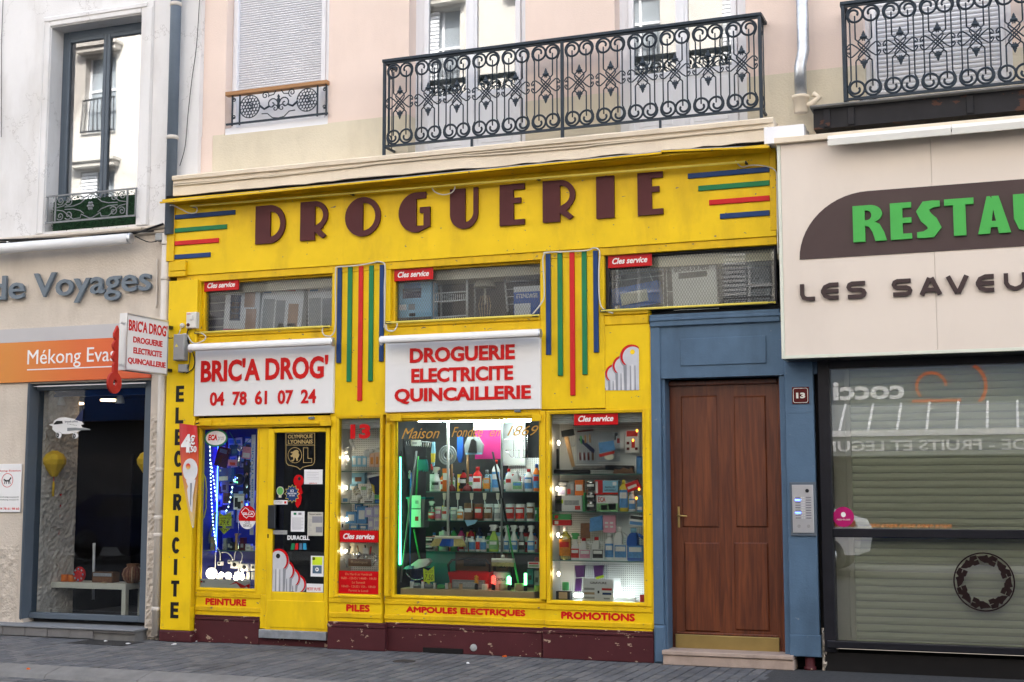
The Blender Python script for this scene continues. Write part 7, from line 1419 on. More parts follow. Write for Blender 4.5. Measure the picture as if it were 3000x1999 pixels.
poly('pouch',zR,[(330,722),(400,706),(402,790),(328,800)],.12,.02,'l_blue','pale blue washing pouch hanging above the black label jug','packet'); carton(zR,405,705,478,806,.13,None,'p_pink','pink blister pack with white cubes above the blue bottle',[(.15,.5,.4,.62,'p_white'),(.55,.5,.8,.62,'p_white'),(.15,.28,.4,.4,'p_white'),(.55,.28,.8,.4,'p_white')],.01,cat='packet'); carton(zR,553,704,638,768,.1,None,'p_white','white and blue box hanging above the blue jug',[(.05,.6,.9,.9,'l_black'),(.05,.1,.9,.4,'l_blue')],.03,tilt=6); poly('pouch',zR,[(277,752),(328,750),(328,838),(275,842)],.14,.02,'l_brown','brown pouch behind the red capped jug','packet')
zf4 = A(zR,370,1196,.08).z
carton(zR,290,1072,465,1200,.06,None,'paper','white card lettered GRAVURE with sample plates at the window bottom',[(.04,.5,.38,.6,'box_grey'),(.04,.3,.38,.4,'p_tan'),(.04,.1,.38,.2,'box_grey'),(.62,.5,.95,.6,'sign_red'),(.64,.3,.93,.4,'stripe_blue'),(.68,.1,.88,.17,'box_grey'),(.48,.36,.54,.48,'print_black')],.004,cat='sign',words=[('GRAVURE',.24,.78,.78,.88,'print_black')])
o = carton(zR,242,990,428,1066,.16,None,'clear_plastic','pack of purple cups hanging at the bottom of the right window',[],.03,cat='packet')
for k,x in enumerate((268,375)): poly('cup',zR,[(x-26,995),(x+30,992),(x+24,1060),(x-18,1064)],.15,.04,'p_purple',None,None,o)
poly('purple_cloth',zR,[(246,1068),(280,1066),(276,1140),(242,1142)],.14,.03,'p_purple','dark purple cloth hanging below the cups','cloth'); poly('price_flag',zR,[(362,1060),(408,1048),(410,1062),(366,1074)],.12,.003,'tag_yellow','small yellow flag on the purple pack','price tag')
for l,t,r,bb,mt,lab in ((166,1090,203,1138,'p_green','small green glass at the bottom left of the right window'),(612,1162,641,1204,'p_red','small red pot at the bottom right corner')): can(zR,l,t,r,bb,.1,None,mt,mt,None,lab,'pot')
carton(zR,135,1142,216,1190,.1,None,'p_black','black cash box at the bottom left of the right window',[(.2,.1,.8,.9,'p_tan')],.06); carton(zR,460,1066,508,1146,.2,None,'paper','plain white sheet behind the lettered card',[],.003,cat='sheet')
for k,(l,r) in enumerate(((240,292),(462,580))): q0,q1 = A(zR,l,1163,.13),A(zR,r,1165,.13); MB().tube([q0,(q1.x,.13,q0.z)],.016,8).build('fluorescent_tube','tube_soft',label='lit tube '+('left','right')[k]+' of the lettered card at the right window bottom',cat='lamp')
carton(zR,228,1175,292,1200,.12,None,'p_white','white lamp batten left of the lettered card',[],.04,cat='lamp'); carton(zR,466,1178,590,1204,.12,None,'p_white','white lamp batten right of the lettered card',[],.04,cat='lamp')
# ---------------- narrow window
def bulb(c,x,y,r,Y,mt,lab,rot=0,base='p_chrome'):
 q = A(c,x,y,Y); o = MB().lathe([(.004,-r),(r*.8,-r*.6),(r,0),(r*.8,r*.7),(r*.42,r*1.3),(r*.36,r*1.5)],0,0,0,12).build('light_bulb',mt,loc=(0,0,0),label=lab,cat='bulb'); MB().lathe([(r*.38,r*1.5),(r*.38,r*2.1),(r*.2,r*2.25)],0,0,0,10).build('screw_base',base,o); o.location = q; o.rotation_euler[1] = math.radians(rot); return o
for k,(x,y) in enumerate(((170,425),(165,623),(168,832),(163,1040))): bulb(zC,x,y,.014,.1,'bulb_warm','small lit lamp on the left side of the narrow window, '+('top','second','third','lowest')[k]+' one',150+20*k)
bulb(zC,302,400,.04,.14,'p_white','big white globe bulb in the narrow window',120); bulb(zC,165,385,.026,.13,'p_white','frosted bulb left in the narrow window',30); bulb(zC,250,1065,.03,.13,'p_chrome','silvered bulb low in the narrow window',200)
def cfl(c,x,y,Y,lab,rot):
 o = MB();
 for k in range(3): a_ = k*2.1; o.tube([(.012*math.cos(a_),.012*math.sin(a_),0),(.012*math.cos(a_),.012*math.sin(a_),.07)],.006,6)
 q = A(c,x,y,Y); o = o.build('energy_bulb','p_white',loc=(0,0,0),label=lab,cat='bulb'); MB().lathe([(.016,-.045),(.02,-.01),(.02,0)],0,0,0,12).build('base','p_white',o); o.location = q; o.rotation_euler[1] = math.radians(rot)
cfl(zC,205,335,.14,'white energy saving bulb tilted at the top of the narrow window',150); cfl(zC,345,385,.13,'white energy saving bulb above the peach cards',70); cfl(zC,180,460,.13,'small energy bulb by the top lit lamp',200)
for k in range(3): carton(zC,203+k*33,417,234+k*33,488,.12,None,'p_sky',('first','second','third')[k]+' pale blue bulb card in the narrow window',[(.2,.2,.8,.8,'p_white')],.008,cat='card')
for k in range(2): carton(zC,318+k*36,398-k*5,352+k*34,490,.12,None,'p_peach',('left','right')[k]+' peach coloured bulb card in the narrow window',[(.25,.2,.75,.7,'l_orange')],.008,cat='card')
carton(zC,203,527,288,600,.2,None,'p_sky','pale blue box on the second shelf of the narrow window',[(.25,.2,.75,.6,'l_brown')],.05); o = poly('navy_bag',zC,[(305,540),(385,530),(387,650),(372,672),(350,668)],.12,.03,'p_navy','navy bag with white top hanging in the narrow window','bag'); poly('bag_top',zC,[(303,545),(386,530),(387,545),(308,562)],.115,.03,'p_white',None,None,o); poly('yellow_card',zC,[(330,600),(348,612),(352,665),(340,650)],.11,.02,'p_yellow','yellow card before the navy bag','card')
def twist(c,x,y,Y,lab,rot,s=1):
 o = MB().tube([(.02*s*math.cos(t),.02*s*math.sin(t),.06*s*t/19) for t in [k*.42 for k in range(46)]],.007*s,6).build('spiral_bulb','p_cream',loc=(0,0,0),label=lab,cat='bulb'); MB().lathe([(.018*s,-.04*s),(.02*s,-.004)],0,0,0,12).build('base','p_white',o); o.location = A(c,x,y,Y); o.rotation_euler[1] = math.radians(rot)
twist(zC,245,670,.12,'spiral bulb on the second shelf, left one',-30,1.3); twist(zC,318,670,.12,'spiral bulb on the second shelf, right one',10,1.0); carton(zC,262,615,300,680,.1,None,'clear_plastic','clear blister between the spiral bulbs',[(.1,.6,.9,.95,'l_green')],.01,cat='card')
n2 = z2[1]
for k,(l,t,r,mt,pm) in enumerate(((140,672,180,'p_white','l_blue'),(190,700,245,'p_white','l_grey'),(280,702,345,'p_white','l_black'),(352,672,386,'p_green','l_green'),(355,700,386,'p_blue','l_blue'),(190,600,232,'p_sky','l_white'))): carton(zC,l,t,r,724 if k<5 else 640,.09+.02*(k%2),n2 if k<5 and k!=3 else None,mt,('white and blue bulb box at left','flat white box','flat white box with black print','green packet','small blue box','pale blue packet')[k]+' on the second shelf of the narrow window',[(.1,.15,.9,.6,pm)],.04)
for k,(l,t,r,bb,mt,pm) in enumerate(((165,782,232,862,'l_blue','p_white'),(236,745,300,862,'l_blue','p_white'),(222,732,270,772,'l_blue','l_white'),(290,755,340,820,'p_lilac','p_white'),(345,742,387,820,'p_lilac','p_white'),(308,826,346,900,'p_lilac','l_white'),(347,826,387,900,'p_white','p_lilac'),(185,866,245,900,'l_blue','p_white'),(250,870,305,900,'l_blue','l_white'),(126,850,152,900,'p_white','l_black'))): carton(zC,l,t,r,bb,.10+.012*(k%3),None,mt,('blue bulb pack low left','tall blue bulb pack in the middle','small blue pack at the top','lilac pack right of the blue pack','lilac box at the right edge','lilac LED box','white box with yellow dot','flat blue pack at the bottom','second flat blue pack at the bottom','small white and black box')[k]+', third shelf of the narrow window',[(.2,.25,.8,.75,pm)],.03,cat='packet')
for k,(x,y,mt) in enumerate(((195,1010,'p_black'),(240,1005,'p_wood'),(290,1000,'p_black'),(330,1010,'p_red'),(210,1045,'p_chrome'),(300,1060,'p_chrome'),(345,1050,'p_chrome'),(160,1095,'p_grey'),(370,1085,'p_chrome'))): stick('small_tool',zC,(x,y),(x+(-14,10,6,-8,20,-16,30,12,-30)[k],y+55),.14,.007,mt,label=('short black','wooden','second black','red','left silver','middle silver','right silver','grey','curved silver')[k]+' small tool hanging below the red panel of the narrow window',cat='tool')
o = carton(zC,180,1092,330,1142,.11,None,'p_brown','brown wooden plaque lettered Rustique in the narrow window',[],.01,cat='sign',words=[('Rustique',.12,.3,.85,.75,'p_tan')])
carton(zC,275,1020,310,1060,.12,None,'p_white','small white card above the brown plaque',[],.003,cat='card'); carton(zC,190,990,380,1060,.2,None,'p_cream','pale yellow card behind the small tools',[],.003,cat='card')
# ---------------- left window
Y1 = .14
bx('pegboard_back','p_pegblue' if 'p_pegblue' in M else 'dark_in2',W1,G1[0],G1[1],.44,.45,G1[2],z1s+.35)
def led_string(pts,lab):
 Pp =[A(zD,x,y,.1) for x,y in pts]; tot = sum((Pp[i+1]-Pp[i]).length for i in range(len(Pp)-1)); n = int(tot/.02); o = MB().tube(Pp,.003,5).build('light_string','clear_plastic',label=lab,cat='light string'); m = MB(); acc = 0; d = 0
 for i in range(len(Pp)-1):
  L =(Pp[i+1]-Pp[i]).length; k = int(L/.036)
  for j in range(k): p = Pp[i].lerp(Pp[i+1],j/max(k,1)); m.lathe([(.001,-.009),(.008,0),(.001,.009)],p.x,p.y-.004,p.z,6)
 m.build('leds','led_cyan',o,kind='stuff')
led_string([(217,350),(222,500),(228,750),(236,960),(255,1250),(290,1490)],'long white LED light string hanging at the left of the blue window'); led_string([(232,540),(255,690),(278,860),(300,1000)],'second LED string beside the long one'); led_string([(475,815),(455,930),(430,1040),(385,1125)],'LED string curving up to the mirror ball')
stick('blue_neon',zD,(128,670),(124,1170),.12,.014,'led_blue',label='lit blue neon tube at the left edge of the window',cat='lamp'); MB().tube([A(zD,x,y,.09) for x,y in ((135,650),(162,700),(174,850),(170,1050),(150,1150),(120,1205))],.008,6).build('yellow_hose','p_yellow',label='curved yellow hose around the blue neon tube',cat='hose')
for k,(x,y0a,y1a) in enumerate(((205,1040,1270),(700,1150,1250),(130,1480,1550),(640,1000,1040))): stick('blue_lamp',zD,(x,y0a),(x,y1a),.3,.018 if k==0 else .01,'led_blue',label=('thick','right','lowest left','small')[k]+' blue glowing lamp in the left window',cat='lamp')
for l,t,r,bb,Y,mt,pr,lab,tl in ((310,592,500,752,.2,'p_blue',[(.05,.1,.6,.4,'l_white'),(.1,.75,.2,.9,'l_white')],'blue card pack hanging in the middle of the left window',-2),(262,350,400,580,.24,'p_navy',[(.35,.2,.55,.6,'l_black'),(.2,.7,.8,.9,'l_blue')],'dark blue tilted box at the upper left',14),(420,498,525,575,.22,'l_pink',[(.2,.2,.8,.6,'l_red')],'red and white packet under the blue box',3),(580,352,680,488,.26,'l_pink',[(.1,.1,.9,.5,'p_white')],'pink and white packet behind the silver bell',6),(460,330,540,450,.28,'p_blue',[(.2,.2,.8,.6,'l_blue')],'blue packet at the top of the left window',-5),(205,600,292,985,.3,'p_lilac',[(.3,.1,.6,.9,'l_blue')],'tall pale box behind the LED strings',0)): carton(zD,l,t,r,bb,Y,None,mt,lab,pr,.02,tilt=tl,cat='packet')
o = carton(zD,682,212,728,1362,.22,None,'p_white','tall narrow white banner at the right of the left window',[],.004,cat='banner'); p = RC(zD,690,320,716,940,.218); tm = text('outils YPUOIC','l_blue',o,0,p[3]-p[2],0,p[1]-p[0],0,depth=.001,bold=.02,frame=Matrix(((0,0,-1,p[1]),(0,1,0,.2175),(1,0,0,p[2]),(0,0,0,1))))
q = A(zD,550,725,.2); R0 = .062; o = MB().lathe([(R0*math.sin(math.pi*k/10)+.0005,-R0*math.cos(math.pi*k/10)) for k in range(11)],q.x,.2,q.z,16).build('mirror_ball','p_mirror' if 'p_mirror' in M else 'steel_dark',label='dark mirror ball with painted coloured glints hanging in the left window',cat='mirror ball')
for f_ in o.data.polygons: f_.use_smooth = False
for k in range(14): a_ = random.uniform(0,6.28); rr = R0*.6*math.sqrt(random.random()); m = MB().lathe([(.001,-.004),(.004,0),(.001,.004)],q.x+rr*math.cos(a_),.2-math.sqrt(R0**2-rr**2)-.002,q.z+rr*math.sin(a_),6); m.build('painted_glint',('led_cyan','led_blue','glow_green')[k%3],o)  # glints on the ball put in as small glowing beads
q = A(zD,560,372,.16); m = MB(); m.tube([(q.x+.024*math.cos(t),.16,q.z+.024*math.sin(t)) for t in [k*math.pi/8 for k in range(16)]],.007,6,True); m.tube([(q.x,.16,q.z),(q.x,.16,q.z-.07)],.006,6); m.tube([(q.x-.035,.16,q.z),(q.x+.035,.16,q.z)],.004,5); m.build('pulley','p_chrome',label='chrome pulley hanging from green string',cat='pulley')
o = MB().lathe([(.024,-.12),(.02,-.06),(.008,-.02),(.004,0)],q.x-.004,.16,A(zD,555,440,.16).z,12).build('chrome_bell','p_chrome',label='chrome bell shaped weight under the pulley',cat='bell'); stick('green_string',zD,(440,180),(548,355),.17,.003,'p_green',label='left green string of the pulley',cat='string'); stick('green_string',zD,(690,245),(575,358),.17,.003,'p_green',label='right green string of the pulley',cat='string')
carton(zD,488,890,606,1072,.18,None,'paper','white blister card with black radio set',[(.1,.15,.4,.75,'p_black'),(.4,.05,.7,.5,'p_black'),(.72,.4,.9,.55,'p_orange'),(0,.88,1,.97,'l_grey')],.006,cat='card')
o = carton(zD,600,500,670,965,.25,None,'p_black','black card with four chrome mirrors in the left window',[],.006,cat='card')
for y in (540,675,800,915): q = A(zD,638,y,.245); MB().disc(q.x,q.z,.014,.025,.242,.247,16).build('mirror','p_chrome',o)
for k,(x,y,mt) in enumerate(((380,810,'p_grey'),(400,940,'p_brown'),(370,1200,'p_grey'),(440,1230,'p_grey'),(300,1200,'p_black'),(130,1280,'p_white'),(150,1400,'p_sky'))): carton(zD,x-35,y-60,x+35,y+60,.32,None,mt,('grey lamp holder pack','brown fitting pack','grey fitting','silver fitting','black fitting','white fitting at the left edge','pale blue fitting at the left edge')[k]+' in the dim of the left window',[(.2,.2,.8,.7,'l_black')],.03,cat='packet')
o = stick('wooden_hammer',zE,(745,380),(742,625),.2,.014,'p_wood',label='wooden hammer standing on the window shelf',cat='hammer'); poly('head',zE,[(705,385),(720,352),(790,355),(795,378),(770,385)],.19,.03,'p_wood',None,None,o); stick('metal_rod',zE,(778,0),(778,600),.16,.005,'p_chrome',label='thin metal rod hanging over the window shelf',cat='rod'); stick('black_grip',zE,(780,540),(785,650),.17,.012,'p_black',label='black grip at the end of the metal rod',cat='grip'); stick('metal_bar',zE,(400,0),(245,660),.22,.014,'p_grey',label='grey bar leaning diagonally in the left window',cat='bar')
for l,t,r,mt,lab in ((520,440,580,'p_grey','grey bulb pack on the window shelf'),(515,530,560,'p_white','white candle on the window shelf'),(590,430,650,'p_navy','navy bulb pack on the window shelf'),(625,500,685,'p_black','black bulb pack on the window shelf'),(800,425,870,'p_darkred','dark red box on the window shelf'),(890,525,975,'p_white','white alarm unit on the window shelf'),(985,560,1025,'p_cream','cream unit on the window shelf'),(300,420,370,'p_tan','tan packet on the window shelf'),(270,590,330,'p_white','white sockets row on the window shelf')): carton(zE,l,t,r,628,.24,z1s,mt,lab,[(.2,.2,.8,.5,'l_grey')],.05)
zb1 = A(zE,560,1112,.07).z
def cube_socket(l,t,r,b_,lab):
 p = RC(zE,l,t,r,b_,.16); w = p[1]-p[0]; o = MB().box(p[0],p[1],.16,.16+w,p[2],p[3],.006).build('cube_socket','p_white',label=lab,cat='socket'); cx_,cz_ =(p[0]+p[1])/2,(p[2]+p[3])/2; MB().lathe([(w*.22,0),(w*.22,-.003),(w*.05,-.0032)],cx_,.16,cz_,16,'y').build('socket_hole','p_black',o)
cube_socket(642,812,778,925,'white cube socket hanging on two cables'); cube_socket(802,850,935,970,'white cube socket right of the hanging one'); cube_socket(972,858,1056,965,'white cube socket at the right edge of the window'); cube_socket(595,790,650,850,'small white adapter behind the hanging cube'); cube_socket(425,820,490,880,'white lamp holder hanging on a loop of cable')
def wcable(pts,lab): cable(pts,.006,'white',lab,zE,.15,6)
wcable([(440,580),(405,650),(398,780),(395,920)],'white cable running down to the globe lamp'); wcable([(440,600),(475,680),(475,800)],'white cable to the hanging lamp holder'); wcable([(500,665),(580,665),(650,720),(685,790)],'white cable arching to the hanging cube socket'); wcable([(735,640),(715,700),(708,790)],'white cable from shelf to cube socket'); wcable([(800,645),(838,700),(830,780),(795,870),(770,1000)],'white cable hanging in an S before the cubes')
def lit(x,y,r,mt,lab,base=.03,shape=None):
 q = A(zE,x,y,.11); pr = shape or [(r*math.sin(math.pi*k/10)+.0005,-r*math.cos(math.pi*k/10)) for k in range(1,10)]
 o = MB().lathe(pr,q.x,.11,q.z,16).build('light_bulb',mt,label=lab,cat='bulb'); MB().lathe([(base,zb1-q.z),(base*.9,-r*.8)],q.x,.11,q.z,12).build('lamp_base','p_white',o)
lit(335,1010,.058,'bulb_white','big lit globe lamp at the bottom left of the window',.03); lit(495,1032,.026,'bulb_warm','small lit bulb right of the globe lamp',.018); lit(608,1045,.036,'bulb_white','lit round bulb in the middle of the row',.022); lit(735,1080,.026,'bulb_warm','low lit bulb right of the middle one',.018); lit(838,1060,.022,'bulb_warm','lit flame shaped bulb in the row',.012,[(.001,-.04),(.018,-.02),(.02,0),(.012,.025),(.002,.05)])
for l,t,r,mt,lab in ((410,1070,470,'p_white','white holder among the lit bulbs'),(710,1000,800,'p_white','white box behind the low bulb'),(850,1070,905,'p_black','small black box right of the flame bulb'),(910,1000,960,'p_grey','grey clip right of the lit bulbs'),(985,990,1050,'p_grey','grey timer at the right edge')): carton(zE,l,t,r,1118,.16,zb1,mt,lab,[(.2,.3,.7,.6,'l_grey')],.04)
poly('black_case',zE,[(160,670),(230,680),(265,730),(270,900),(240,1100),(150,1100)],.2,.05,'p_black','black curved case at the left edge of the window','case'); q = A(zE,250,730,.19); MB().disc(q.x,q.z,.006,.02,.185,.19,12).build('orange_light','glow_orange',label='small orange light on the black case',cat='lamp')
p = RC(zE,142,1112,966,1248,.055); o = bx('display_strip','paper',None,p[0],p[1],.056,.06,p[2],p[3],label='white card strip with red arrow along the bottom of the left window',cat='card'); P =[A(zE,x,y,.054) for x,y in ((625,1200),(735,1145),(880,1215),(962,1178),(962,1250),(940,1252),(900,1225),(880,1250),(810,1248),(745,1170))]
MB().prism([(q.x,q.z) for q in P][::-1],.0535,.0555).build('red_arrow','sign_red',o); bx('emblem','sign_red',o,p[0]+.012,p[0]+.03,.0545,.0558,p[3]-.035,p[3]-.018); bx('print','print_grey',o,p[0]+.034,p[0]+.06,.0545,.0558,p[3]-.036,p[3]-.018)
# more stock: dim back rows of the centre window, blue lit hanging packs of the left one
ordn =('first','second','third','fourth','fifth','sixth','seventh','eighth','ninth','tenth','eleventh','twelfth')
cn ={'p_white': 'white','p_red': 'red','p_blue': 'blue','p_green': 'green','p_yellow': 'yellow','p_orange': 'orange','p_pink': 'pink','p_teal': 'teal','p_sky': 'pale blue','p_lilac': 'lilac','p_grey': 'grey'}
cl_ = list(cn)
for k,(zs,yb,h) in enumerate(((z3[0],648,105),(z3[1],840,75),(z3[2],1042,110))):
 for i in range(12):
  x = 715+i*60; mt = cl_[(i*5+k*3)%11]; (bottle(zC,x,yb-h-(i*37%20),x+44,yb,.47,zs,mt,cl_[(i*3+k)%11],1,'l_white' if mt!='p_white' else 'l_blue','l_red' if i%2 else 'l_green',cn[mt]+' bottle, '+ordn[i]+' from the left in the back row of the '+('top','middle','bottom')[k]+' shelf') if (i+k)%3 else carton(zC,x,yb-h-8,x+46,yb,.47,zs,mt,cn[mt]+' box, '+ordn[i]+' from the left in the back row of the '+('top','middle','bottom')[k]+' shelf',[(.1,.5,.9,.8,'l_white'),(.2,.15,.8,.35,'l_black')],.05))
for r in range(5):
 for i in range(6):
  x = 150+i*92+(r%2)*30; y = 230+r*205+(i*41%50); mt =('p_blue','p_sky','p_lilac','p_white','p_navy')[(i*2+r)%5]
  carton(zD,x,y,x+62+(i*17%22),y+120+(i*29%40),.36+.008*(i%3),None,mt,{'p_navy': 'navy',**cn}[mt]+' pack, '+ordn[i]+' from the left in row '+ordn[r]+' on the blue back wall',[(.1,.55,.9,.85,'l_blue' if mt!='p_blue' else 'l_white'),(.2,.12,.8,.4,'l_black' if i%2 else 'l_grey')],.02,cat='packet',tilt=(i*7+r*5)%13-6)
for x,lab in ((G1[0]+.02,'left'),(G1[1]-.02,'right')): MB().tube([(x,.3,G1[2]+.35),(x,.3,G1[3]-.05)],.008,6).build('added_blue_bar','led_blue',label='added vertical blue light bar inside the '+lab+' edge of the blue window',cat='lamp')  # glowing bars added to give this window more blue light
# ---------------- goods behind the mesh (left to right)
x0_,x1_,z0_,z1_ = TW[0]
carton(zS1,362,345,545,700,.2,None,'p_navy','dark stack of trays in the left mesh window',[(.05,.1+.2*k,.95,.13+.2*k,'l_grey') for k in range(4)],.2)
paint('photo_skin',(.42,.26,.18),.6,.2,6); paint('photo_grey',(.30,.31,.33),.6,.2,6); paint('box_pale',(.74,.74,.76),.6,.04)
o = carton(zS1,528,252,835,702,.16,None,'box_pale','white heater box with orange bars and a printed photo in the left mesh window',[(0,0,1,.06,'magenta'),(.16,.22,.46,.72,'p_navy'),(.2,.26,.42,.34,'l_orange'),(.2,.38,.42,.46,'l_orange'),(.2,.5,.42,.58,'l_orange'),(.62,.06,.92,.45,'photo_skin'),(.56,.48,.86,.86,'photo_skin')],.1,tilt=3)
carton(zS1,848,232,1215,690,.18,None,'box_pale','white heater box in the middle of the left mesh window',[(.04,.72,.22,.88,'l_blue'),(.26,.76,.8,.83,'l_red'),(.05,.02,.32,.6,'l_grey'),(.36,.02,.58,.58,'photo_grey'),(.66,.08,.9,.52,'photo_skin'),(.45,.05,.85,.15,'p_white')],.1,tilt=4); carton(zS1,1275,225,1560,680,.2,None,'box_pale','white heater box at the right of the left mesh window',[(.05,.75,.3,.92,'l_blue'),(.35,.8,.9,.86,'l_red'),(.02,.02,.4,.62,'l_grey'),(.44,.02,1,.6,'photo_grey')],.1)
carton(zS2,160,345,470,690,.16,None,'p_sky','light blue appliance box in the middle mesh window',[(0,0,1,.1,'l_black'),(.22,.56,.72,.8,'p_navy'),(.25,.72,.7,.95,'l_blue'),(.38,.28,.55,.42,'p_grey'),(.12,.28,.32,.42,'p_white'),(.4,.12,.56,.2,'p_black')],.15)
WT = stick('plastic_rack',zS2,(480,260),(480,690),.2,.012,'p_white',label='white three tier plastic rack in the middle mesh window',cat='rack')
for xx in (765,): stick('post',zS2,(xx,250),(xx,690),.2,.012,'p_white',WT)
for xx in (548,832): stick('post',zS2,(xx,280),(xx,660),.42,.010,'p_white',WT)
for yy in (262,325,450,520,650,690):
 for Y in (.2,.42): stick('bar',zS2,(480,yy+8),(765,yy-10),Y,.007,'p_white',WT)
for yy in (262,455,648):
 for k in range(16): stick('basket_bar',zS2,(492+k*17.5,yy+6),(492+k*17.5,yy+62),.2,.0035,'p_white',WT)
q = A(zS2,915,390,.3); zz = A(zS2,915,680,.3).z; o = MB().lathe([(.012,-.16),(.012,.0)],q.x,.3,q.z-.03,8).build('table_lamp','p_cream',label='table lamp with cream shade in the middle mesh window',cat='lamp'); MB().lathe([(.115,-.01),(.112,-.008),(.05,.12),(.048,.12)],q.x,.3,A(zS2,915,395,.3).z,18).build('lamp_shade','p_cream',o)
for k in range(5): MB().tube([(q.x+.02*(k-2),.3,q.z-.1),(q.x+.032*(k-2),.29,q.z-.2),(q.x+.02*(k-2),.3,zz)],.004,5).build('stem_wire','p_tan',o)
carton(zS2,1155,395,1390,655,.2,None,'p_blue','blue and white clothes airer box in the middle mesh window',[(0,.82,1,1,'p_white'),(.02,.0,.6,.45,'p_white')],.05,words=[('ETENDAGE',.1,.62,.85,.76,'p_white')])
o = stick('clothes_airer',zS2,(1065,200),(1105,610),.3,.010,'p_white',label='white clothes airer leaning in the middle mesh window',cat='airer')
for k in range(5): stick('bar',zS2,(1075+k*8,300+k*62),(1390,285+k*60),.31,.004,'p_white',o)
carton(zS3,625,425,1040,610,.16,None,'p_blue','blue box lying tilted in the right mesh window',[(.24,.2,.76,.72,'p_cream'),(.1,.1,.2,.25,'p_tan')],.1,tilt=-8); carton(zS3,1135,185,1490,640,.18,None,'box_pale','tall white airer box in the right mesh window',[(.15,.6,.8,.7,'p_black')],.06,tilt=-2,words=[('ETENDAGE',.06,.88,.5,.95,'print_black'),('A LINGE KOOK',.06,.8,.65,.87,'print_black'),('SECHOIR SUR PIEDS',.06,.72,.85,.79,'print_black')])
o = stick('wire_shelf',zS3,(620,300),(1060,240),.22,.005,'p_white',label='white wire shelf behind the blue box in the right mesh window',cat='rack')
for a_,b_ in (((620,300),(640,630)),((1050,240),(1060,620)),((625,350),(1050,300)),((630,400),(1050,350)),((725,300),(690,440)),((925,280),(970,400)),((1075,180),(1090,620)),((1075,200),(1130,200)),((1085,480),(1135,480))): stick('wire',zS3,a_,b_,.23,.004,'p_white',o)
# ---------------- agency window goods
tz = A(zL3,530,965,.55).z
TB = thing('display_table','low pale table in the agency window carrying souvenirs','table',(A(zL3,530,965,.5).x,.5,.16)); p = RC(zL3,280,960,772,995,.4)
bx('table_top','p_cream',TB,p[0],p[1],.40,.75,p[2],p[3],.003)
for xx in (p[0],p[1]-.055):
 for yy in (.402,.69): bx('leg','p_cream',TB,xx+.001,xx+.054,yy,yy+.055,.161,p[2]-.001,.002)
tz = p[3]
lant = lambda x,lab: None
for x,lab in ((333,'yellow silk lantern with tassel hanging in the agency window'),(915,'yellow silk lantern half hidden at the right of the agency window')):
 q = A(zL3,x,225,.33); o = MB(); n = 10; R0 = .13
 o.lathe([(.03,.14),(R0*.75,.10),(R0,.04),(R0*.95,-.01),(R0*.35,-.13),(.03,-.15)][::-1],q.x,.33,q.z,n); paint('silk',(.78,.47,.015),.5,.12,8) if 'silk' not in M else None; o = o.build('lantern','silk',label=lab,cat='lantern')
 for f_ in o.data.polygons: f_.use_smooth = False
 MB().tube([(q.x,.33,q.z-.15),(q.x,.33,q.z-.24)],.006,6).build('cord','p_red',o); MB().lathe([(.006,0),(.014,-.03),(.012,-.16),(.002,-.17)],q.x,.33,q.z-.2,8).build('tassel','silk',o)
a0,a1 = A(zL3,262,50,.42),A(zL3,330,70,.42); o = MB().beam((a0.x,.42,a0.z),(a0.x,.42,A(zL3,262,165,.42).z),.03,.03,(1,0,0)).build('wooden_bracket','p_wood',label='wooden bracket holding the yellow lantern',cat='bracket'); MB().beam((a0.x,.42,a1.z),(a1.x,.42,a1.z),.03,.025).build('arm','p_wood',o); MB().beam((a0.x,.42,A(zL3,262,130,.42).z),(A(zL3,315,75,.42).x,.42,a1.z),.02,.02,(0,1,0)).build('strut','p_wood',o)
for k,x in enumerate((382,425)): can(zL3,x-20,916,x+20,960,.48,tz,'p_orange','p_orange',None,('left','right')[k]+' small orange candle pot on the agency table','pot')
q = A(zL3,488,912,.5); R0 = .085; o = MB().lathe([(.002,-.02),(R0*.8,-.015),(R0,0),(R0*.8,.015),(.002,.02)],q.x,.5,tz+R0,18,'y').build('fish_ornament','p_red',label='round red and white ornament on the agency table',cat='ornament')
for k in range(8): a_ = k*math.pi/4; MB().lathe([(.002,-.004),(.012,0),(.002,.004)],q.x+R0*.7*math.cos(a_),.477,tz+R0+R0*.7*math.sin(a_),8,'y').build('scale','p_white' if k%2 else 'p_sky',o)
carton(zL3,565,895,690,960,.5,tz,'p_brown','carved wooden casket on the agency table',[(.05,.1,.95,.5,'l_brown'),(.05,.6,.95,.9,'l_grey')],.12,cat='casket'); q = A(zL3,640,962,.44); MB().lathe([(.03,0),(.04,.008),(.02,.014)],q.x,.44,tz,12).build('sea_shell','p_tan',label='small tan shell before the casket',cat='shell')
q = A(zL3,795,915,.5); R0 = abs(A(zL3,850,915,.5).x-q.x); o = MB().lathe([(R0*.5,0),(R0*.85,.04),(R0,.10),(R0*.85,.155),(R0*.55,.18),(R0*.62,.205),(R0*.58,.21)],q.x,.5+R0*.5,tz,18).build('wicker_urn','l_brown',label='reddish brown wicker urn on the agency table',cat='urn')
for k in range(18): a_ = k*math.pi/9; MB().tube([(q.x+R0*r_*1.01*math.cos(a_),.5+R0*.5+R0*r_*1.01*math.sin(a_),tz+h_) for r_,h_ in ((.5,.005),(.85,.04),(1,.10),(.85,.155),(.56,.178))],.004,4).build('cane','p_darkred' if k%3 else 'p_tan',o)
o = stick('display_stand',zL3,(370,360),(335,1140),.5,.018,'p_red',label='red upright post of a display stand in the agency window',cat='stand')
for k,(t,b_) in enumerate(((538,645),(672,780),(808,915))): carton(zL3,310-k*5,t,352-k*5,b_,.48,None,'p_white',('upper','middle','lower')[k]+' white leaflet pocket beside the red post',[(.3,.2,.7,.9,'l_grey')] if k==0 else [],.02,cat='leaflet')
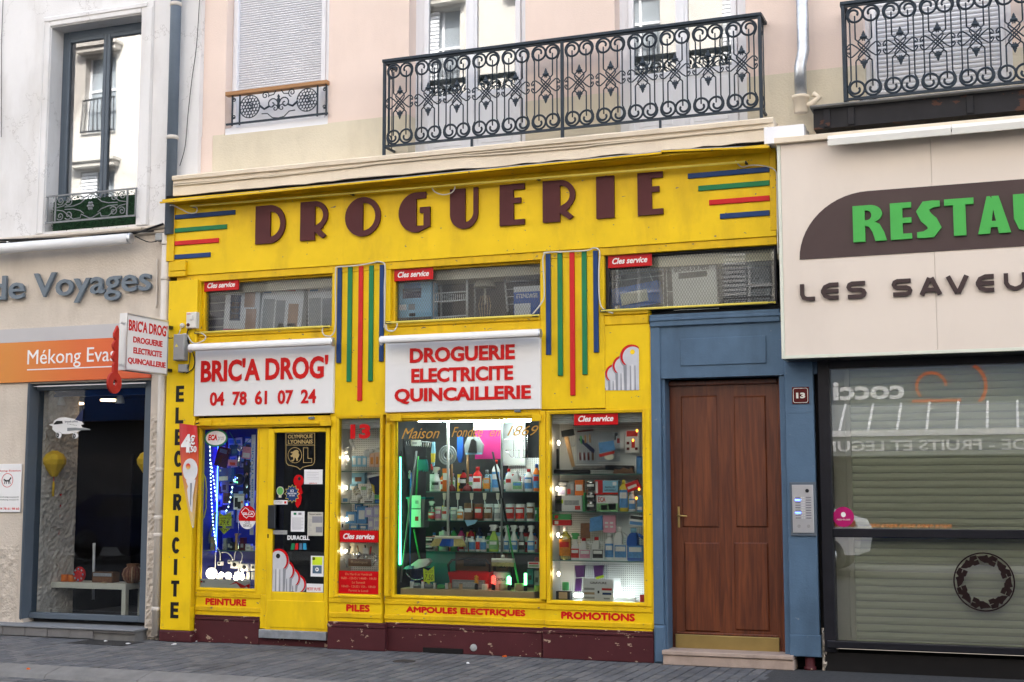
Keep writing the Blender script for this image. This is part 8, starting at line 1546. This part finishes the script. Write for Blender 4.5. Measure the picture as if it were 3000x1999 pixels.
carton(zL3,478,170,800,1000,1.5,None,'dark_in','dark screen panel in the back of the agency',[],.03,cat='screen'); stick('lamp_pole',zL3,(577,715),(572,1060),.9,.016,'p_white',label='white vertical pole inside the agency',cat='pole')
# aeroplane sticker on the agency glass
Ya = YL+.115; AP = thing('aeroplane_sticker','cartoon white aeroplane sticker on the agency window','sticker',A(zL2,500,1480,Ya)); ap = lambda pts: [(lambda q: (q.x,q.z))(A(zL2,x,y,Ya)) for x,y in pts]
MB().prism(ap([(362,1425),(395,1420),(400,1400),(440,1376),(490,1374),(560,1388),(605,1405),(622,1425),(600,1430),(610,1450),(665,1460),(668,1468),(600,1470),(560,1490),(480,1498),(415,1488),(388,1465),(390,1440),(365,1430)])[::-1],Ya,Ya+.002).build('body','p_white',AP)
MB().prism(ap([(556,1392),(614,1310),(618,1320),(612,1402),(600,1405)])[::-1],Ya-.001,Ya+.001).build('tail_fin','p_navy',AP); MB().prism(ap([(396,1424),(420,1400),(462,1400),(466,1420),(405,1428)])[::-1],Ya-.002,Ya-.0005).build('cockpit','p_black',AP)
x0_,x1_,z0_,z1_ = RC(zL2,482,1396,578,1412,Ya); text('brussels airlines','p_navy',AP,x0_,x1_,z0_,z1_,Ya-.0015,depth=.001,bold=0)
for k in range(7): a0 = A(zL2,502+k*10.5,1422+k*2,Ya); MB().disc(a0.x,a0.z,.0035,.005,Ya-.0015,Ya-.0003,8).build('cabin_window','p_black',AP)
for x,y in ((437,1505),(560,1510)):
 q = A(zL2,x,y,Ya); MB().disc(q.x,q.z,.041,.035,Ya-.0018,Ya-.0004,20).build('engine_rim','p_grey',AP); MB().disc(q.x,q.z,.037,.031,Ya-.002,Ya-.0019,20).build('engine','p_white',AP); MB().disc(q.x-.014,q.z-.002,.018,.024,Ya-.003,Ya-.0021,16).build('engine_mouth','p_black',AP); MB().disc(q.x-.014,q.z-.002,.006,.007,Ya-.004,Ya-.0031,12).build('spinner','p_white',AP)
MB().prism(ap([(500,1452),(560,1450),(668,1460),(666,1468),(560,1470),(500,1476)])[::-1],Ya-.0045,Ya-.0035).build('wing','p_grey',AP)
# ================================================================ ACROSS THE STREET (seen mirrored in the panes)
YO = -18.0
paint('opp_wall',(.56,.53,.49),.9,.05,.8); paint('opp_dark',(.06,.065,.075),.4,.2,1); paint('opp_glass',(.30,.33,.36),.3,.2,1)
OB = thing('opposite_house','cream house across the street, seen mirrored in the windows','building',(-12,YO,0))
holes =[]
for fl in range(5):
 for k in range(-16,9): xc = k*2.6-.6; holes.append((xc-.55,xc+.55,4.9+fl*3.3,7.1+fl*3.3))
bx('opposite_pavement','concrete',road,-60,40,YO-.2,-14.4,-.1,.0)
mw = wall_mesh(-45,23,3.4,21,holes,YO,YO-.35)
mw.build('wall','opp_wall',OB); bx('building_mass','dark_in',OB,-45,23,-28,YO-1.2,0,20.8)
bx('ground_floor','opp_dark',OB,-45,23,YO-.5,YO-.4,0,3.4)
bx('string_course','opp_wall',OB,-45,23,YO,YO+.22,4.62,4.8); bx('string_course','opp_wall',OB,-45,23,YO,YO+.15,7.9,8.05)
shs = None
for h in holes:
 if h[3]>17.5 or h[0]>12: continue
 if shs is None:
  m = MB()
  for k in range(22): m.box(0,.5,-.02,.02,k*.1,k*.1+.07)
  shs = m.build('louvred_shutter','pvc',OB); cs = MB().box(0,1.4,0,.28,0,.14).box(-.06,1.46,.0,.36,.14,.22).build('window_hood','opp_wall',OB); gl = MB().box(0,1.1,-.02,0,0,2.2).build('pane','opp_glass',OB); fr_ = MB().box(0,.06,0,.03,0,2.2).box(1.04,1.1,0,.03,0,2.2).box(.52,.58,0,.03,0,2.2).box(.06,1.04,0,.03,1.2,1.26).build('window_frame','pvc',OB)
  rl = MB()
  rl.box(0,1.1,.06,.1,.0,.04).box(0,1.1,.06,.1,.9,.94)
  for k in range(9): rl.box(k*.132,k*.132+.02,.07,.09,.04,.9)
  rl = rl.build('window_rail','iron_black',OB)
  for o in (shs,cs,gl,fr_,rl):
   for q in o.data.vertices: q.co+=ORG[OB.name]
  S0 = True
 for src,dx,dy,dz in ((shs,0,-.06,0),(cs,-.15,0,2.28),(gl,0,-.25,0),(fr_,0,-.24,0),(rl,0,0,0)):
  if src is shs and random.random()<.25: continue
  o = again(src,OB,Vector((h[0]+dx,YO+dy,h[2]+dz))-ORG[OB.name])
for o in (shs,cs,gl,fr_,rl): bpy.data.objects.remove(o)
# grocer: white awning with lettering, fruit crates
GA = thing('grocer_awning','white awning lettered FRUITS ET LEGUMES across the street, mirrored in the restaurant pane','awning',(-3,YO+1,2.6))
m = MB(); m.add([(-6.2,YO+.1,3.35),(3,YO+.1,3.35),(3,YO+1.3,2.72),(-6.2,YO+1.3,2.72)],[(0,1,2,3)]); m.build('canopy','p_grey',GA)
for k in range(16): x = -6.0+k*.58; MB().beam((x,YO+.1,3.37),(x,YO+1.3,2.74),.05,.006).build('rib','white',GA)
bx('valance_bar','white',GA,-6.2,3,YO+1.28,YO+1.34,2.62,2.74); bx('valance','p_grey',GA,-6.2,3,YO+1.29,YO+1.31,2.22,2.618)
text('ALIMENTATION DU MONDE - FRUITS ET LEGUMES','white',GA,4.6,-4.42,2.31,2.53,YO+1.33,depth=-.01,bold=.02)
GS = thing('grocer_sign','grey fascia with white lettering and orange emblem, mirrored in the restaurant pane','sign',(-3,YO+.1,3.5)); bx('board','alu_grey',GS,-6.2,3,YO+.02,YO+.06,3.3,4.5)
text('cocci','white',GS,-2.45,-3.95,3.45,3.85,YO+.075,depth=-.01,bold=.03); text('M','orange_old',GS,-4.1,-4.35,3.45,3.95,YO+.075,depth=-.01,bold=.03)
m = MB(); m.ribbon([(-1.9+.3*math.cos(t),3.7+.3*math.sin(t)) for t in [k*.3 for k in range(14)]],.06,YO+.08,YO+.07); m.ribbon([(-1.3,3.4),(-2.3,3.4)],.06,YO+.08,YO+.07); m.ribbon([(-1.3+.5*math.cos(t),3.7+.5*math.sin(t)) for t in [-.8+k*.2 for k in range(10)]],.07,YO+.08,YO+.07); m.build('emblem','orange_old',GS)
fc = paint('fruit_orange',(.75,.22,.02),.5,.1)
for k in range(8):
 x = -4.3+k*.35; o = MB().box(x,x+.32,YO+1.0,YO+1.4,.55,.75).build('fruit_crate','stripe_blue',label=('first','second','third','fourth','fifth','sixth','seventh','eighth')[k]+' orange crate from the left, mirrored in the restaurant pane',cat='crate',group='fruit crates across the street')
 m = MB()
 for a in range(4):
  for b_ in range(5): m.lathe([(.005,-.04),(.03,-.028),(.04,0),(.03,.028),(.005,.04)],x+.04+a*.08,YO+1.04+b_*.08,.77+.02*((a+b_)%2),8)
 m.build('oranges','fruit_orange',o,kind='stuff')
 # parked van and car behind the camera
def vehicle(name,label,loc,L,Wd,prof,belt,mat,wins,stripe=None,shiny='alu'):
 o = thing(name,label,'van' if 'van' in name else 'car',loc)
 x0,y0 = loc[0],loc[1]
 m = MB(); n = len(prof); m.add([(x0+a*L,y0-Wd/2,z) for a,z in prof]+[(x0+a*L,y0+Wd/2,z) for a,z in prof],[tuple(range(n)),tuple(range(2*n-1,n-1,-1))]+[(i,n+i,n+(i+1)%n,(i+1)%n) for i in range(n)]); m.build('body',mat,o)
 for a in (.18,.82):
  for s in (-1,1):
   w = MB().lathe([(.2,-.1),(.33,-.09),(.33,.09),(.2,.1)],x0+a*L,y0+s*(Wd/2-.08),.33,20,'y').build('wheel','frame_black',o); MB().lathe([(.05,-.012),(.2,-.01),(.2,.012),(.05,.012)],x0+a*L,y0+s*(Wd/2+.03),.33,16,'y').build('rim',shiny,w)
 for p in wins: MB().prism([(x0+a*L,z) for a,z in p][::-1],y0+Wd/2+.006,y0+Wd/2-.01).build('side_window','opp_dark',o)
 if stripe: bx('stripe',stripe,o,x0+.02,x0+L*.97,y0+Wd/2,y0+Wd/2+.004,.86,.98)
 for s in (-1,1): MB().lathe([(.02,-.12),(.1,-.06),(.12,0),(.02,.04)],x0+L*.965,y0+s*(Wd/2-.18),.82,12,'x').build('headlight',shiny,o)
 return o
vehicle('delivery_van','white van with orange stripe, mirrored in the lower restaurant pane',(-6.5,-14.3,-.1),3.6,1.9,[(0,.35),(.98,.35),(1,.75),(.97,.95),(.8,1.15),(.66,1.95),(.6,2.0),(0,2.0)],1,'white',[[(.5,1.2),(.73,1.2),(.64,1.85),(.5,1.85)]],'glow_none' if False else 'orange_old')
vehicle('parked_car','dark blue car across the street, mirrored in the agency window',(-20.5,-13.6,-.1),4.3,1.7,[(0,.3),(.99,.3),(1,.7),(.93,.85),(.72,.95),(.58,1.42),(.22,1.45),(.03,.95),(0,.8)],1,'p_navy',[[(.24,.95),(.68,.95),(.57,1.36),(.28,1.38)]],None,'frame_black')
# tandoori sign across from the agency
TS = thing('shop_sign','dark fascia with white lettering across the street, mirrored in the agency window','sign',(-20,YO+.1,3)); bx('board','stripe_blue',TS,-24,-16,YO+.02,YO+.06,3.4,4.6)
text('LE TANDOORI','white',TS,-17.2,-20.3,3.75,4.2,YO+.075,depth=-.01,bold=.02)
